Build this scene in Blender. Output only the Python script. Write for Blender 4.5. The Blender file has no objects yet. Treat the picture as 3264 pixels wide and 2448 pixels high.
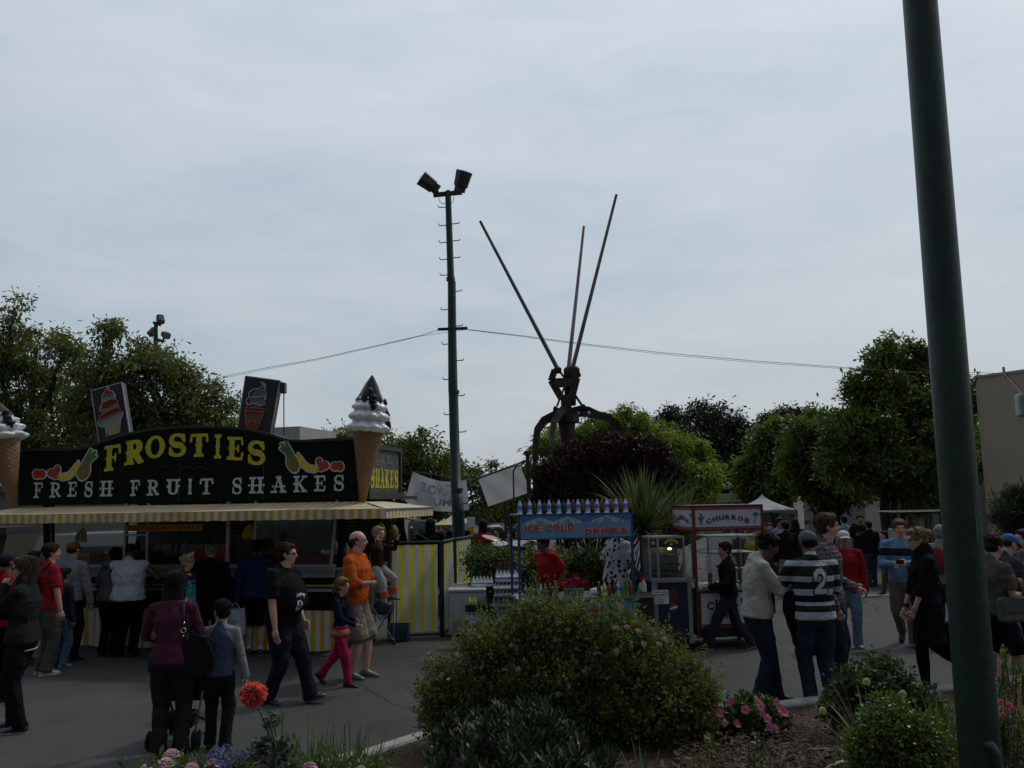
import bpy,math,random
import numpy as np
from mathutils import Vector,Matrix
from mathutils.bvhtree import BVHTree
rnd=random.Random(7)
nr=np.random.default_rng(11)
R=math.radians
scene=bpy.context.scene
COL=scene.collection
FPX=2750.0;CAMH=2.2
PITCH=math.atan(372/FPX);ROLL=-0.018
CM=Matrix.Rotation(R(90)+PITCH,3,'X')@Matrix.Rotation(ROLL,3,'Z')
cam_d=bpy.data.cameras.new('camera');cam=bpy.data.objects.new('camera',cam_d)
COL.objects.link(cam);scene.camera=cam
cam.matrix_world=Matrix.Translation((0,0,CAMH))@CM.to_4x4()
cam_d.sensor_fit='HORIZONTAL';cam_d.sensor_width=36;cam_d.lens=36*FPX/3264
cam_d.clip_start=0.1;cam_d.clip_end=3000
CO=Vector((0,0,CAMH))
def ray(px,py):
 return(CM@Vector(((px-1632)/FPX,-(py-1224)/FPX,-1.0))).normalized()
def at(px,py,Y):
 d=ray(px,py);return CO+d*(Y/d.y)
def ground(px,py,z=0.0):
 d=ray(px,py);return CO+d*((z-CAMH)/d.z)
def tag(o,label=None,cat=None,group=None,kind=None):
 if label:o['label']=label
 if cat:o['category']=cat
 if group:o['group']=group
 if kind:o['kind']=kind
 return o
def thing(name,label,cat,loc=(0,0,0),rotz=0,group=None,M=None):
 o=bpy.data.objects.new(name,None);COL.objects.link(o)
 o.empty_display_size=0.2
 if M is not None:o.matrix_basis=M
 else:
  o.location=loc;o.rotation_euler=(0,0,rotz)
 return tag(o,label,cat,group)
def rootM(o):
 return o.matrix_basis.copy()if o.rotation_mode else o.matrix_basis.copy()
class MB:
 """collects faces, then links them as one mesh object"""
 def __init__(s):s.v=[];s.f=[];s.m=[];s.sm=[]
 def add(s,vs,fs,m=0,smooth=False):
  b=len(s.v);s.v.extend([tuple(p)for p in vs])
  for f in fs:s.f.append(tuple(b+i for i in f));s.m.append(m);s.sm.append(smooth)
  return s
 def box(s,c,d,rot=None,m=0,bev=0):
  c=Vector(c);hx,hy,hz=d[0]/2,d[1]/2,d[2]/2
  vs=[]
  if bev<=0:
   pts=[(x*hx,y*hy,z*hz)for z in(-1,1)for y in(-1,1)for x in(-1,1)]
   fs=[(0,2,3,1),(4,5,7,6),(0,1,5,4),(2,6,7,3),(0,4,6,2),(1,3,7,5)]
  else:
   b=min(bev,hx*.9,hy*.9,hz*.9)
   prof=[(-hx+b,-hy),(hx-b,-hy),(hx,-hy+b),(hx,hy-b),(hx-b,hy),(-hx+b,hy),(-hx,hy-b),(-hx,-hy+b)]
   pts=[]
   for z,k in((-hz,b),(-hz+b,0),(hz-b,0),(hz,b)):
    for x,y in prof:
     pts.append((x*(1-k/hx)if k else x,y*(1-k/hy)if k else y,z))
   fs=[tuple(range(7,-1,-1)),tuple(range(24,32))]
   for l in range(3):
    for i in range(8):
     j=(i+1)%8;fs.append((l*8+i,l*8+j,l*8+8+j,l*8+8+i))
  for p in pts:
   p=Vector(p)
   if rot is not None:p=rot@p
   vs.append(c+p)
  return s.add(vs,fs,m)
 def span(s,a,b,m=0,bev=0):
  a=Vector(a);b=Vector(b)
  return s.box((a+b)/2,(abs(b.x-a.x),abs(b.y-a.y),abs(b.z-a.z)),None,m,bev)
 def tube(s,pts,rad,n=8,m=0,cap=True,smooth=True):
  pts=[Vector(p)for p in pts]
  if not hasattr(rad,'__len__'):rad=[rad]*len(pts)
  vs=[];up=None
  for i,p in enumerate(pts):
   a=pts[max(i-1,0)];b=pts[min(i+1,len(pts)-1)]
   d=(b-a).normalized()if(b-a).length>1e-9 else Vector((0,0,1))
   if up is None:
    up=Vector((0,0,1))if abs(d.z)<.9 else Vector((0,1,0))
   u=d.cross(up)
   if u.length<1e-6:u=d.cross(Vector((1,0.1,0)))
   u.normalize();w=u.cross(d).normalized();up=w
   for k in range(n):
    t=2*math.pi*(k+.5)/n
    vs.append(p+(u*math.cos(t)+w*math.sin(t))*rad[i])
  fs=[]
  for i in range(len(pts)-1):
   for k in range(n):
    j=(k+1)%n;fs.append((i*n+k,i*n+j,i*n+n+j,i*n+n+k))
  s.add(vs,fs,m,smooth)
  if cap:
   s.add([vs[k]for k in range(n)],[tuple(range(n-1,-1,-1))],m)
   s.add([vs[-n+k]for k in range(n)],[tuple(range(n))],m)
  return s
 def bar(s,a,b,w,h=None,m=0,up=(0,0,1)):
  """rectangular bar from a to b"""
  a=Vector(a);b=Vector(b);h=h or w
  d=(b-a).normalized();up=Vector(up)
  if abs(d.dot(up))>.99:up=Vector((0,1,0))
  u=d.cross(up).normalized();w2=u.cross(d).normalized()
  vs=[]
  for p in(a,b):
   for i,j in((-1,-1),(1,-1),(1,1),(-1,1)):vs.append(p+u*w/2*i+w2*h/2*j)
  return s.add(vs,[(0,1,2,3),(7,6,5,4),(0,4,5,1),(1,5,6,2),(2,6,7,3),(3,7,4,0)],m)
 def lathe(s,prof,c=(0,0,0),axis=None,n=16,m=0,fn=None,smooth=True):
  """prof: (r, z) list; axis: Matrix3"""
  c=Vector(c);vs=[]
  for(r,z)in prof:
   for k in range(n):
    t=2*math.pi*k/n;rr=r if fn is None else fn(r,z,t)
    p=Vector((rr*math.cos(t),rr*math.sin(t),z))
    if axis is not None:p=axis@p
    vs.append(c+p)
  fs=[]
  for i in range(len(prof)-1):
   for k in range(n):
    j=(k+1)%n;fs.append((i*n+k,i*n+j,i*n+n+j,i*n+n+k))
  s.add(vs,fs,m,smooth)
  s.add(vs[:n],[tuple(range(n-1,-1,-1))],m);s.add(vs[-n:],[tuple(range(n))],m)
  return s
 def ell(s,c,r,M=None,n=12,m=0):
  if not hasattr(r,'__len__'):r=(r,r,r)
  c=Vector(c);vs=[];h=max(4,n//2)
  for i in range(h+1):
   ph=math.pi*(i/h-.5)
   if i in(0,h):ph*=.999
   for k in range(n):
    t=2*math.pi*k/n
    p=Vector((r[0]*math.cos(ph)*math.cos(t),r[1]*math.cos(ph)*math.sin(t),r[2]*math.sin(ph)))
    if M is not None:p=M@p
    vs.append(c+p)
  fs=[]
  for i in range(h):
   for k in range(n):
    j=(k+1)%n;fs.append((i*n+k,i*n+j,i*n+n+j,i*n+n+k))
  s.add(vs,fs,m,True)
  return s
 def prism(s,poly,fn,t0,t1,m=0,ms=None):
  """poly: 2D outline; fn(u, v, t) -> point"""
  n=len(poly)
  vs=[fn(u,v,t0)for u,v in poly]+[fn(u,v,t1)for u,v in poly]
  s.add(vs,[tuple(range(n))],m);s.add(vs,[tuple(range(2*n-1,n-1,-1))],m)
  s.add(vs,[(i,i+n,(i+1)%n+n,(i+1)%n)for i in range(n)],m if ms is None else ms)
  return s
 def quad(s,a,b,c,d,m=0):return s.add([a,b,c,d],[(0,1,2,3)],m)
 def build(s,name,mats,root=None,world=False,**kw):
  me=bpy.data.meshes.new(name)
  vs=s.v
  if world and root is not None:
   Mi=root.matrix_basis.inverted();vs=[Mi@Vector(v)for v in vs]
  me.from_pydata(vs,[],s.f)
  if not isinstance(mats,(list,tuple)):mats=[mats]
  for x in mats:me.materials.append(x)
  me.polygons.foreach_set('material_index',s.m)
  me.polygons.foreach_set('use_smooth',s.sm)
  me.update()
  o=bpy.data.objects.new(name,me);COL.objects.link(o)
  if root is not None:o.parent=root
  return tag(o,**kw)
def copy_tree(o,parent=None):
 c=o.copy();COL.objects.link(c)
 if parent is not None:c.parent=parent
 for ch in[x for x in bpy.data.objects if x.parent==o]:copy_tree(ch,c)
 return c
def copy_fast(root,kids,M=None,loc=None,label=None,group=None):
 c=root.copy();COL.objects.link(c)
 if M is not None:c.matrix_basis=M
 if loc is not None:c.location=loc
 if label:c['label']=label
 if group:c['group']=group
 for k in kids:
  d=k.copy();COL.objects.link(d);d.parent=c
 return c
_mc={}
def nodes_of(m):
 m.use_nodes=True;nt=m.node_tree
 return nt,nt.nodes,nt.links,nt.nodes['Principled BSDF']
def mat(name,col,rough=.6,metal=0,var=.12,scale=6,bump=0,bscale=40,spec=None,alpha=None,trans=0,coat=0,detail=4):
 key=(name,tuple(col),rough,metal,var,scale,bump,bscale,trans)
 if key in _mc:return _mc[key]
 m=bpy.data.materials.new(name);nt,N,L,P=nodes_of(m)
 P.inputs['Roughness'].default_value=rough;P.inputs['Metallic'].default_value=metal
 if spec is not None:P.inputs['Specular IOR Level'].default_value=spec
 if trans:P.inputs['Transmission Weight'].default_value=trans
 if coat:P.inputs['Coat Weight'].default_value=coat
 c=tuple(col)+(1,)if len(col)==3 else col
 if var>0:
  tc=N.new('ShaderNodeTexCoord');no=N.new('ShaderNodeTexNoise')
  no.inputs['Scale'].default_value=scale;no.inputs['Detail'].default_value=detail
  mr=N.new('ShaderNodeMapRange');mr.inputs[1].default_value=.3;mr.inputs[2].default_value=.7
  mr.inputs[3].default_value=1-var;mr.inputs[4].default_value=1+var
  mx=N.new('ShaderNodeVectorMath');mx.operation='SCALE';mx.inputs[0].default_value=c[:3]
  L.new(tc.outputs['Object'],no.inputs['Vector']);L.new(no.outputs['Fac'],mr.inputs[0])
  L.new(mr.outputs[0],mx.inputs['Scale']);L.new(mx.outputs[0],P.inputs['Base Color'])
 else:P.inputs['Base Color'].default_value=c
 if bump>0:
  tc=N.new('ShaderNodeTexCoord');nb=N.new('ShaderNodeTexNoise');bp=N.new('ShaderNodeBump')
  nb.inputs['Scale'].default_value=bscale;nb.inputs['Detail'].default_value=5
  bp.inputs['Strength'].default_value=bump;bp.inputs['Distance'].default_value=.02
  L.new(tc.outputs['Object'],nb.inputs['Vector']);L.new(nb.outputs['Fac'],bp.inputs['Height'])
  L.new(bp.outputs[0],P.inputs['Normal'])
 _mc[key]=m;return m
def stripe_mat(name,axis,period,c1,c2,off=0,rough=.7,trans=0.0,duty=.5):
 m=bpy.data.materials.new(name);nt,N,L,P=nodes_of(m)
 tc=N.new('ShaderNodeTexCoord');sx=N.new('ShaderNodeSeparateXYZ');L.new(tc.outputs['Object'],sx.inputs[0])
 a=N.new('ShaderNodeMath');a.operation='MULTIPLY_ADD';a.inputs[1].default_value=1/period;a.inputs[2].default_value=off+100
 L.new(sx.outputs['XYZ'.index(axis)],a.inputs[0])
 f=N.new('ShaderNodeMath');f.operation='FRACT';L.new(a.outputs[0],f.inputs[0])
 g=N.new('ShaderNodeMath');g.operation='GREATER_THAN';g.inputs[1].default_value=duty;L.new(f.outputs[0],g.inputs[0])
 mx=N.new('ShaderNodeMix');mx.data_type='RGBA';mx.inputs[6].default_value=c1+(1,);mx.inputs[7].default_value=c2+(1,)
 L.new(g.outputs[0],mx.inputs[0])
 no=N.new('ShaderNodeTexNoise');no.inputs['Scale'].default_value=3.5;no.inputs['Detail'].default_value=6
 L.new(tc.outputs['Object'],no.inputs['Vector'])
 mr=N.new('ShaderNodeMapRange');mr.inputs[1].default_value=.3;mr.inputs[2].default_value=.7
 mr.inputs[3].default_value=.82;mr.inputs[4].default_value=1.08;L.new(no.outputs['Fac'],mr.inputs[0])
 vm=N.new('ShaderNodeVectorMath');vm.operation='SCALE';L.new(mx.outputs[2],vm.inputs[0]);L.new(mr.outputs[0],vm.inputs['Scale'])
 L.new(vm.outputs[0],P.inputs['Base Color']);P.inputs['Roughness'].default_value=rough
 bp=N.new('ShaderNodeBump');bp.inputs['Strength'].default_value=.35;bp.inputs['Distance'].default_value=.05
 L.new(no.outputs['Fac'],bp.inputs['Height']);L.new(bp.outputs[0],P.inputs['Normal'])
 if trans:
  tr=N.new('ShaderNodeBsdfTranslucent');ms=N.new('ShaderNodeMixShader');ms.inputs[0].default_value=trans
  L.new(vm.outputs[0],tr.inputs['Color']);L.new(P.outputs[0],ms.inputs[1]);L.new(tr.outputs[0],ms.inputs[2])
  L.new(ms.outputs[0],N['Material Output'].inputs['Surface'])
 return m
def leaf_mat(name,c1,c2,rough=.5,trans=.3,spec=.4):
 m=bpy.data.materials.new(name);nt,N,L,P=nodes_of(m)
 at_=N.new('ShaderNodeAttribute');at_.attribute_name='tone'
 mx=N.new('ShaderNodeMix');mx.data_type='RGBA';mx.inputs[6].default_value=c1+(1,);mx.inputs[7].default_value=c2+(1,)
 L.new(at_.outputs['Fac'],mx.inputs[0]);L.new(mx.outputs[2],P.inputs['Base Color'])
 P.inputs['Roughness'].default_value=rough;P.inputs['Specular IOR Level'].default_value=spec
 tr=N.new('ShaderNodeBsdfTranslucent');ms=N.new('ShaderNodeMixShader');ms.inputs[0].default_value=trans
 vm=N.new('ShaderNodeVectorMath');vm.operation='MULTIPLY';vm.inputs[1].default_value=(1.3,1.35,.6)
 L.new(mx.outputs[2],vm.inputs[0]);L.new(vm.outputs[0],tr.inputs['Color'])
 L.new(P.outputs[0],ms.inputs[1]);L.new(tr.outputs[0],ms.inputs[2])
 L.new(ms.outputs[0],N['Material Output'].inputs['Surface'])
 return m
def cloth_mat(name,col,rough=.85,var=.1,pattern=None,c2=None,**k):
 """woven cloth, optional pattern: 'bands' (Object Z), 'cow', 'plaid'"""
 m=bpy.data.materials.new(name);nt,N,L,P=nodes_of(m)
 tc=N.new('ShaderNodeTexCoord');col=tuple(col)
 P.inputs['Roughness'].default_value=rough;P.inputs['Specular IOR Level'].default_value=.06
 base=N.new('ShaderNodeMix');base.data_type='RGBA'
 base.inputs[6].default_value=col+(1,);base.inputs[7].default_value=(tuple(c2)if c2 else col)+(1,)
 base.inputs[0].default_value=0
 if pattern=='bands':
  sx=N.new('ShaderNodeSeparateXYZ');L.new(tc.outputs['Object'],sx.inputs[0])
  cr=N.new('ShaderNodeValToRGB');cr.color_ramp.interpolation='CONSTANT'
  mr=N.new('ShaderNodeMapRange');mr.inputs[1].default_value=k['z0'];mr.inputs[2].default_value=k['z1']
  L.new(sx.outputs[2],mr.inputs[0]);L.new(mr.outputs[0],cr.inputs[0])
  el=cr.color_ramp.elements
  for i,(p,c)in enumerate(k['stops']):
   e=el[i]if i<2 else el.new(p)
   e.position=p;e.color=tuple(c)+(1,)
  src=cr.outputs[0]
 elif pattern=='cow':
  vo=N.new('ShaderNodeTexVoronoi');vo.inputs['Scale'].default_value=k.get('scale',15);vo.inputs['Randomness'].default_value=.8
  no=N.new('ShaderNodeTexNoise');no.inputs['Scale'].default_value=14
  L.new(tc.outputs['Object'],vo.inputs['Vector']);L.new(tc.outputs['Object'],no.inputs['Vector'])
  ad=N.new('ShaderNodeMath');ad.operation='MULTIPLY_ADD';ad.inputs[1].default_value=.35
  L.new(no.outputs['Fac'],ad.inputs[0]);L.new(vo.outputs['Distance'],ad.inputs[2])
  g=N.new('ShaderNodeMath');g.operation='LESS_THAN';g.inputs[1].default_value=.56;L.new(ad.outputs[0],g.inputs[0])
  L.new(g.outputs[0],base.inputs[0]);src=base.outputs[2]
 elif pattern=='plaid':
  sx=N.new('ShaderNodeSeparateXYZ');L.new(tc.outputs['Object'],sx.inputs[0])
  outs=[]
  for ax in(0,2):
   a=N.new('ShaderNodeMath');a.operation='MULTIPLY';a.inputs[1].default_value=k.get('scale',18);L.new(sx.outputs[ax],a.inputs[0])
   f=N.new('ShaderNodeMath');f.operation='FRACT';L.new(a.outputs[0],f.inputs[0])
   g=N.new('ShaderNodeMath');g.operation='GREATER_THAN';g.inputs[1].default_value=.6;L.new(f.outputs[0],g.inputs[0])
   outs.append(g)
  s_=N.new('ShaderNodeMath');s_.operation='MULTIPLY_ADD';s_.inputs[1].default_value=.5
  L.new(outs[0].outputs[0],s_.inputs[0])
  h=N.new('ShaderNodeMath');h.operation='MULTIPLY';h.inputs[1].default_value=.5;L.new(outs[1].outputs[0],h.inputs[0])
  L.new(h.outputs[0],s_.inputs[2]);L.new(s_.outputs[0],base.inputs[0]);src=base.outputs[2]
 elif pattern=='raglan':
  sx=N.new('ShaderNodeSeparateXYZ');L.new(tc.outputs['Object'],sx.inputs[0])
  ab=N.new('ShaderNodeMath');ab.operation='ABSOLUTE';L.new(sx.outputs[0],ab.inputs[0])
  z=N.new('ShaderNodeMath');z.operation='MULTIPLY_ADD';z.inputs[1].default_value=.55;z.inputs[2].default_value=-k['lim']
  L.new(sx.outputs[2],z.inputs[0])
  mxx=N.new('ShaderNodeMath');mxx.operation='MAXIMUM';mxx.inputs[1].default_value=0;L.new(z.outputs[0],mxx.inputs[0])
  ad=N.new('ShaderNodeMath');ad.operation='ADD';L.new(ab.outputs[0],ad.inputs[0]);L.new(mxx.outputs[0],ad.inputs[1])
  g=N.new('ShaderNodeMath');g.operation='GREATER_THAN';g.inputs[1].default_value=k['x'];L.new(ad.outputs[0],g.inputs[0])
  L.new(g.outputs[0],base.inputs[0]);src=base.outputs[2]
 else:src=base.outputs[2]
 no=N.new('ShaderNodeTexNoise');no.inputs['Scale'].default_value=9;no.inputs['Detail'].default_value=6
 no.inputs['Distortion'].default_value=1.2
 L.new(tc.outputs['Object'],no.inputs['Vector'])
 mr=N.new('ShaderNodeMapRange');mr.inputs[1].default_value=.3;mr.inputs[2].default_value=.7
 mr.inputs[3].default_value=1-var;mr.inputs[4].default_value=1+var;L.new(no.outputs['Fac'],mr.inputs[0])
 vm=N.new('ShaderNodeVectorMath');vm.operation='SCALE';L.new(src,vm.inputs[0]);L.new(mr.outputs[0],vm.inputs['Scale'])
 L.new(vm.outputs[0],P.inputs['Base Color'])
 bp=N.new('ShaderNodeBump');bp.inputs['Strength'].default_value=.8;bp.inputs['Distance'].default_value=.03
 L.new(no.outputs['Fac'],bp.inputs['Height']);L.new(bp.outputs[0],P.inputs['Normal'])
 return m
def seg(a,b,r0,r1=None):
 ax,ay=a;bx,by=b;r1=r0 if r1 is None else r1
 def f(x,y):
  dx,dy=bx-ax,by-ay;L2=dx*dx+dy*dy+1e-12
  t=np.clip(((x-ax)*dx+(y-ay)*dy)/L2,0,1)
  return np.hypot(x-ax-t*dx,y-ay-t*dy)-(r0+(r1-r0)*t)
 return f
def rect(x0,y0,x1,y1,r=0.0):
 cx,cy,hx,hy=(x0+x1)/2,(y0+y1)/2,abs(x1-x0)/2-r,abs(y1-y0)/2-r
 def f(x,y):
  qx=np.abs(x-cx)-hx;qy=np.abs(y-cy)-hy
  return np.hypot(np.maximum(qx,0),np.maximum(qy,0))+np.minimum(np.maximum(qx,qy),0)-r
 return f
def oval(cx,cy,rx,ry,ang=0):
 ca,sa=math.cos(ang),math.sin(ang)
 def f(x,y):
  u=((x-cx)*ca+(y-cy)*sa)/rx;v=(-(x-cx)*sa+(y-cy)*ca)/ry
  return(np.hypot(u,v)-1)*min(rx,ry)
 return f
def diam(cx,cy,rx,ry):
 return lambda x,y:(np.abs(x-cx)/rx+np.abs(y-cy)/ry-1)*min(rx,ry)*.7
def union(*fs):
 def f(x,y):
  d=fs[0](x,y)
  for g in fs[1:]:d=np.minimum(d,g(x,y))
  return d
 return f
def soft(k,*fs):
 def f(x,y):
  d=fs[0](x,y)
  for g in fs[1:]:
   e=g(x,y);h=np.clip(.5+.5*(e-d)/k,0,1);d=e*(1-h)+d*h-k*h*(1-h)
  return d
 return f
def minus(a,b):return lambda x,y:np.maximum(a(x,y),-b(x,y))
def inter(a,b):return lambda x,y:np.maximum(a(x,y),b(x,y))
def grow(a,r):return lambda x,y:a(x,y)-r
def path(pts,r,r1=None):
 n=len(pts)-1;r1=r if r1 is None else r1
 return union(*[seg(pts[i],pts[i+1],r+(r1-r)*i/n,r+(r1-r)*(i+1)/n)for i in range(n)])
def arc(cx,cy,rx,ry,a0,a1,w0,w1=None,n=14):
 w1=w0 if w1 is None else w1
 P=[(cx+rx*math.cos(R(a0+(a1-a0)*i/n)),cy+ry*math.sin(R(a0+(a1-a0)*i/n)),a0+(a1-a0)*i/n)for i in range(n+1)]
 W=[w1+(w0-w1)*abs(math.cos(R(p[2])))**1.5 for p in P]
 return union(*[seg(P[i][:2],P[i+1][:2],W[i],W[i+1])for i in range(n)])
def contour(mb,f,box,fn,nx=28,ny=None,m=0):
 """fill the inside of f with faces over box (x0,y0,x1,y1); fn(u,v)->point"""
 x0,y0,x1,y1=box
 ny=ny or max(4,int(nx*(y1-y0)/(x1-x0)))
 X=np.linspace(x0,x1,nx+1);Y=np.linspace(y0,y1,ny+1)
 gx,gy=np.meshgrid(X,Y);D=f(gx,gy)
 vid={};vs=[];fs=[]
 def vert(key,p):
  if key not in vid:vid[key]=len(vs);vs.append(fn(p[0],p[1]))
  return vid[key]
 for j in range(ny):
  for i in range(nx):
   c=((i,j),(i+1,j),(i+1,j+1),(i,j+1))
   d=[D[b,a]for a,b in c]
   if min(d)>=0:continue
   poly=[]
   for k in range(4):
    a,b=c[k],c[(k+1)%4];da,db=d[k],d[(k+1)%4]
    if da<0:poly.append(vert(a,(X[a[0]],Y[a[1]])))
    if(da<0)!=(db<0):
     t=da/(da-db);t=min(max(t,.001),.999)
     key=(min(a,b),max(a,b))
     poly.append(vert(key,(X[a[0]]*(1-t)+X[b[0]]*t,Y[a[1]]*(1-t)+Y[b[1]]*t)))
   if len(poly)>=3:fs.append(tuple(poly))
 mb.add(vs,fs,m)
 return mb
def western(ch,st=.11,th=.05):
 """slab letter in the unit square: st half stem, th half thin stroke"""
 k=.035;s1=.20;sv=.07
 def serif(cx,y,w=.2):
  sg=1 if y<.5 else-1;yy=y+sg*sv
  return soft(.04,rect(cx-w,yy-sv*.8,cx+w,yy+sv*.8,.03),oval(cx-w,yy,.06,sv),oval(cx+w,yy,.06,sv))
 def spur(cx,y=.5,w=None):
  return diam(cx,y,(w or st)+.09,.10)
 def stem(cx):return rect(cx-st,.05,cx+st,.95)
 def ext(*fs):return soft(k,*fs)
 if ch=='I':return ext(stem(.5),serif(.5,0,.26),serif(.5,1,.26),spur(.5))
 if ch=='T':return ext(stem(.5),serif(.5,0,.22),rect(.06,.84,.94,.97,.02),seg((.07,.9),(.05,.68),.05,.07),seg((.93,.9),(.95,.68),.05,.07),spur(.5))
 if ch=='F':return ext(stem(.32),serif(.32,0,.22),rect(.06,.85,.92,.97,.02),seg((.9,.9),(.92,.68),.05,.07),oval(.08,.9,.07,.07),rect(.3,.46,.68,.54),seg((.68,.38),(.68,.62),.05),spur(.3))
 if ch=='E':return ext(stem(.32),rect(.06,.03,.92,.15,.02),rect(.06,.85,.92,.97,.02),seg((.9,.9),(.92,.7),.05,.07),seg((.9,.1),(.93,.3),.05,.07),rect(.3,.46,.68,.54),seg((.68,.38),(.68,.62),.05),spur(.3),oval(.08,.9,.07,.07),oval(.08,.1,.07,.07))
 if ch=='R':return ext(stem(.28),serif(.26,0,.2),rect(.06,.85,.5,.97,.02),arc(.5,.69,.26,.21,-90,90,st,th*1.2),rect(.28,.44,.55,.54),seg((.52,.46),(.78,.14),st*.9,st*.9),seg((.76,.1),(.95,.09),.07,.05),spur(.26))
 if ch=='O':return ext(arc(.5,.5,.36,.42,0,360,st*1.05,th,24),diam(.06,.5,.1,.11),diam(.94,.5,.1,.11))
 if ch=='S':return ext(arc(.5,.71,.33,.21,20,180,st*.9,th*1.1),arc(.5,.71,.33,.21,180,270,st,st*1.0),arc(.5,.28,.35,.22,-160,0,st*.9,th*1.1),arc(.5,.28,.35,.22,0,95,st,st*1.0),seg((.84,.92),(.86,.66),.05,.07),seg((.12,.1),(.13,.36),.05,.07))
 if ch=='H':return ext(stem(.25),stem(.75),serif(.25,0,.17),serif(.25,1,.17),serif(.75,0,.17),serif(.75,1,.17),rect(.25,.45,.75,.53),diam(.03,.5,.1,.08),diam(.97,.5,.1,.08))
 if ch=='U':return ext(rect(.25-st,.35,.25+st,.95),rect(.75-st*.8,.35,.75+st*.8,.95),arc(.5,.32,.25,.24,180,360,st,th*1.2),serif(.25,1,.18),serif(.75,1,.18),diam(.1,.55,.1,.09),diam(.9,.55,.1,.09))
 if ch=='A':return ext(seg((.5,.93),(.22,.1),th*1.1),seg((.5,.93),(.76,.1),st*.95),serif(.2,0,.15),serif(.78,0,.16),rect(.28,.34,.68,.41),serif(.5,1,.12),diam(.14,.4,.09,.08),diam(.86,.4,.09,.08))
 if ch=='K':return ext(stem(.24),serif(.24,0,.17),serif(.24,1,.17),seg((.26,.42),(.78,.88),th*1.2),seg((.42,.52),(.78,.1),st*.9),serif(.8,0,.15),serif(.8,1,.14),diam(.06,.5,.09,.09))
 return stem(.5)
def font_mesh(body,bold=.0,res=4):
 cu=bpy.data.curves.new('lettering','FONT');cu.body=body;cu.size=1;cu.offset=bold
 cu.resolution_u=res;cu.align_x='LEFT'
 o=bpy.data.objects.new('lettering',cu);COL.objects.link(o)
 dg=bpy.context.evaluated_depsgraph_get();me=bpy.data.meshes.new_from_object(o.evaluated_get(dg))
 vs=[tuple(v.co[:2])for v in me.vertices];fs=[tuple(p.vertices)for p in me.polygons]
 bpy.data.objects.remove(o);bpy.data.meshes.remove(me)
 return vs,fs
def text_in(mb,body,box,fn,bold=.0,m=0,warp=None):
 """stretch the word into box (u0,v0,u1,v1); fn(u,v) -> point"""
 vs,fs=font_mesh(body,bold)
 if not vs:return mb
 xs=[v[0]for v in vs];ys=[v[1]for v in vs]
 x0,x1,y0,y1=min(xs),max(xs),min(ys),max(ys)
 u0,v0,u1,v1=box;out=[]
 for x,y in vs:
  u=u0+(x-x0)/(x1-x0)*(u1-u0);v=v0+(y-y0)/(y1-y0)*(v1-v0)
  if warp:u,v=warp(u,v)
  out.append(fn(u,v))
 return mb.add(out,fs,m)
SUN_EL,SUN_AZ=R(52),R(52)
w=bpy.data.worlds.new('World');scene.world=w;w.use_nodes=True
N,L=w.node_tree.nodes,w.node_tree.links
bg=N['Background'];bg.inputs['Strength'].default_value=.12
sky=N.new('ShaderNodeTexSky');sky.sky_type='NISHITA';sky.sun_disc=False
sky.sun_elevation=SUN_EL;sky.sun_rotation=SUN_AZ;sky.dust_density=2.5;sky.air_density=1.2
tc=N.new('ShaderNodeTexCoord');mp=N.new('ShaderNodeMapping');mp.inputs['Scale'].default_value=(1.0,1.0,3.2)
mp.inputs['Rotation'].default_value=(0,R(-16),R(20))
L.new(tc.outputs['Generated'],mp.inputs[0])
n1=N.new('ShaderNodeTexNoise');n1.inputs['Scale'].default_value=2.2;n1.inputs['Detail'].default_value=5
n1.inputs['Roughness'].default_value=.5;n1.inputs['Distortion'].default_value=.5;L.new(mp.outputs[0],n1.inputs[0])
n2=N.new('ShaderNodeTexNoise');n2.inputs['Scale'].default_value=7;n2.inputs['Detail'].default_value=6;n2.inputs['Distortion'].default_value=.9
L.new(mp.outputs[0],n2.inputs[0])
ma=N.new('ShaderNodeMath');ma.operation='MULTIPLY_ADD';ma.inputs[1].default_value=.35;L.new(n2.outputs[0],ma.inputs[0]);L.new(n1.outputs[0],ma.inputs[2])
cr=N.new('ShaderNodeValToRGB');cr.color_ramp.elements[0].position=.5;cr.color_ramp.elements[1].position=.86
cr.color_ramp.elements[0].color=(4.05,4.78,5.40,1);cr.color_ramp.elements[1].color=(5.25,5.62,6.05,1)
L.new(ma.outputs[0],cr.inputs[0])
sx=N.new('ShaderNodeSeparateXYZ');L.new(tc.outputs['Generated'],sx.inputs[0])
mr=N.new('ShaderNodeMapRange');mr.inputs[1].default_value=.12;mr.inputs[2].default_value=.5;mr.inputs[3].default_value=.85;mr.inputs[4].default_value=1.08
L.new(sx.outputs[2],mr.inputs[0])
vs_=N.new('ShaderNodeVectorMath');vs_.operation='SCALE';L.new(cr.outputs[0],vs_.inputs[0]);L.new(mr.outputs[0],vs_.inputs['Scale'])
mx=N.new('ShaderNodeMix');mx.data_type='RGBA';mx.inputs[0].default_value=.88
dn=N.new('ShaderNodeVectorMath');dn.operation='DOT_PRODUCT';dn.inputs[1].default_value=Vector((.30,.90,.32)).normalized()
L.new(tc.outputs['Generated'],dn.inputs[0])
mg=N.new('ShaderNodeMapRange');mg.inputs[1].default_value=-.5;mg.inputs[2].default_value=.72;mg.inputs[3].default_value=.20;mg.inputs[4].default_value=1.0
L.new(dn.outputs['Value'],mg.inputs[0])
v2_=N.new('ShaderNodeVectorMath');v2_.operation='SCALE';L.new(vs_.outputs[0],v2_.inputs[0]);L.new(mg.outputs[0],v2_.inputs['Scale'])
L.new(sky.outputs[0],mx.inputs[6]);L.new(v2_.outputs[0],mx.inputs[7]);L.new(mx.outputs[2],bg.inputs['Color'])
sd=bpy.data.lights.new('sun','SUN');sd.energy=.9;sd.angle=R(5.0);sd.color=(1,.95,.87)
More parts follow.
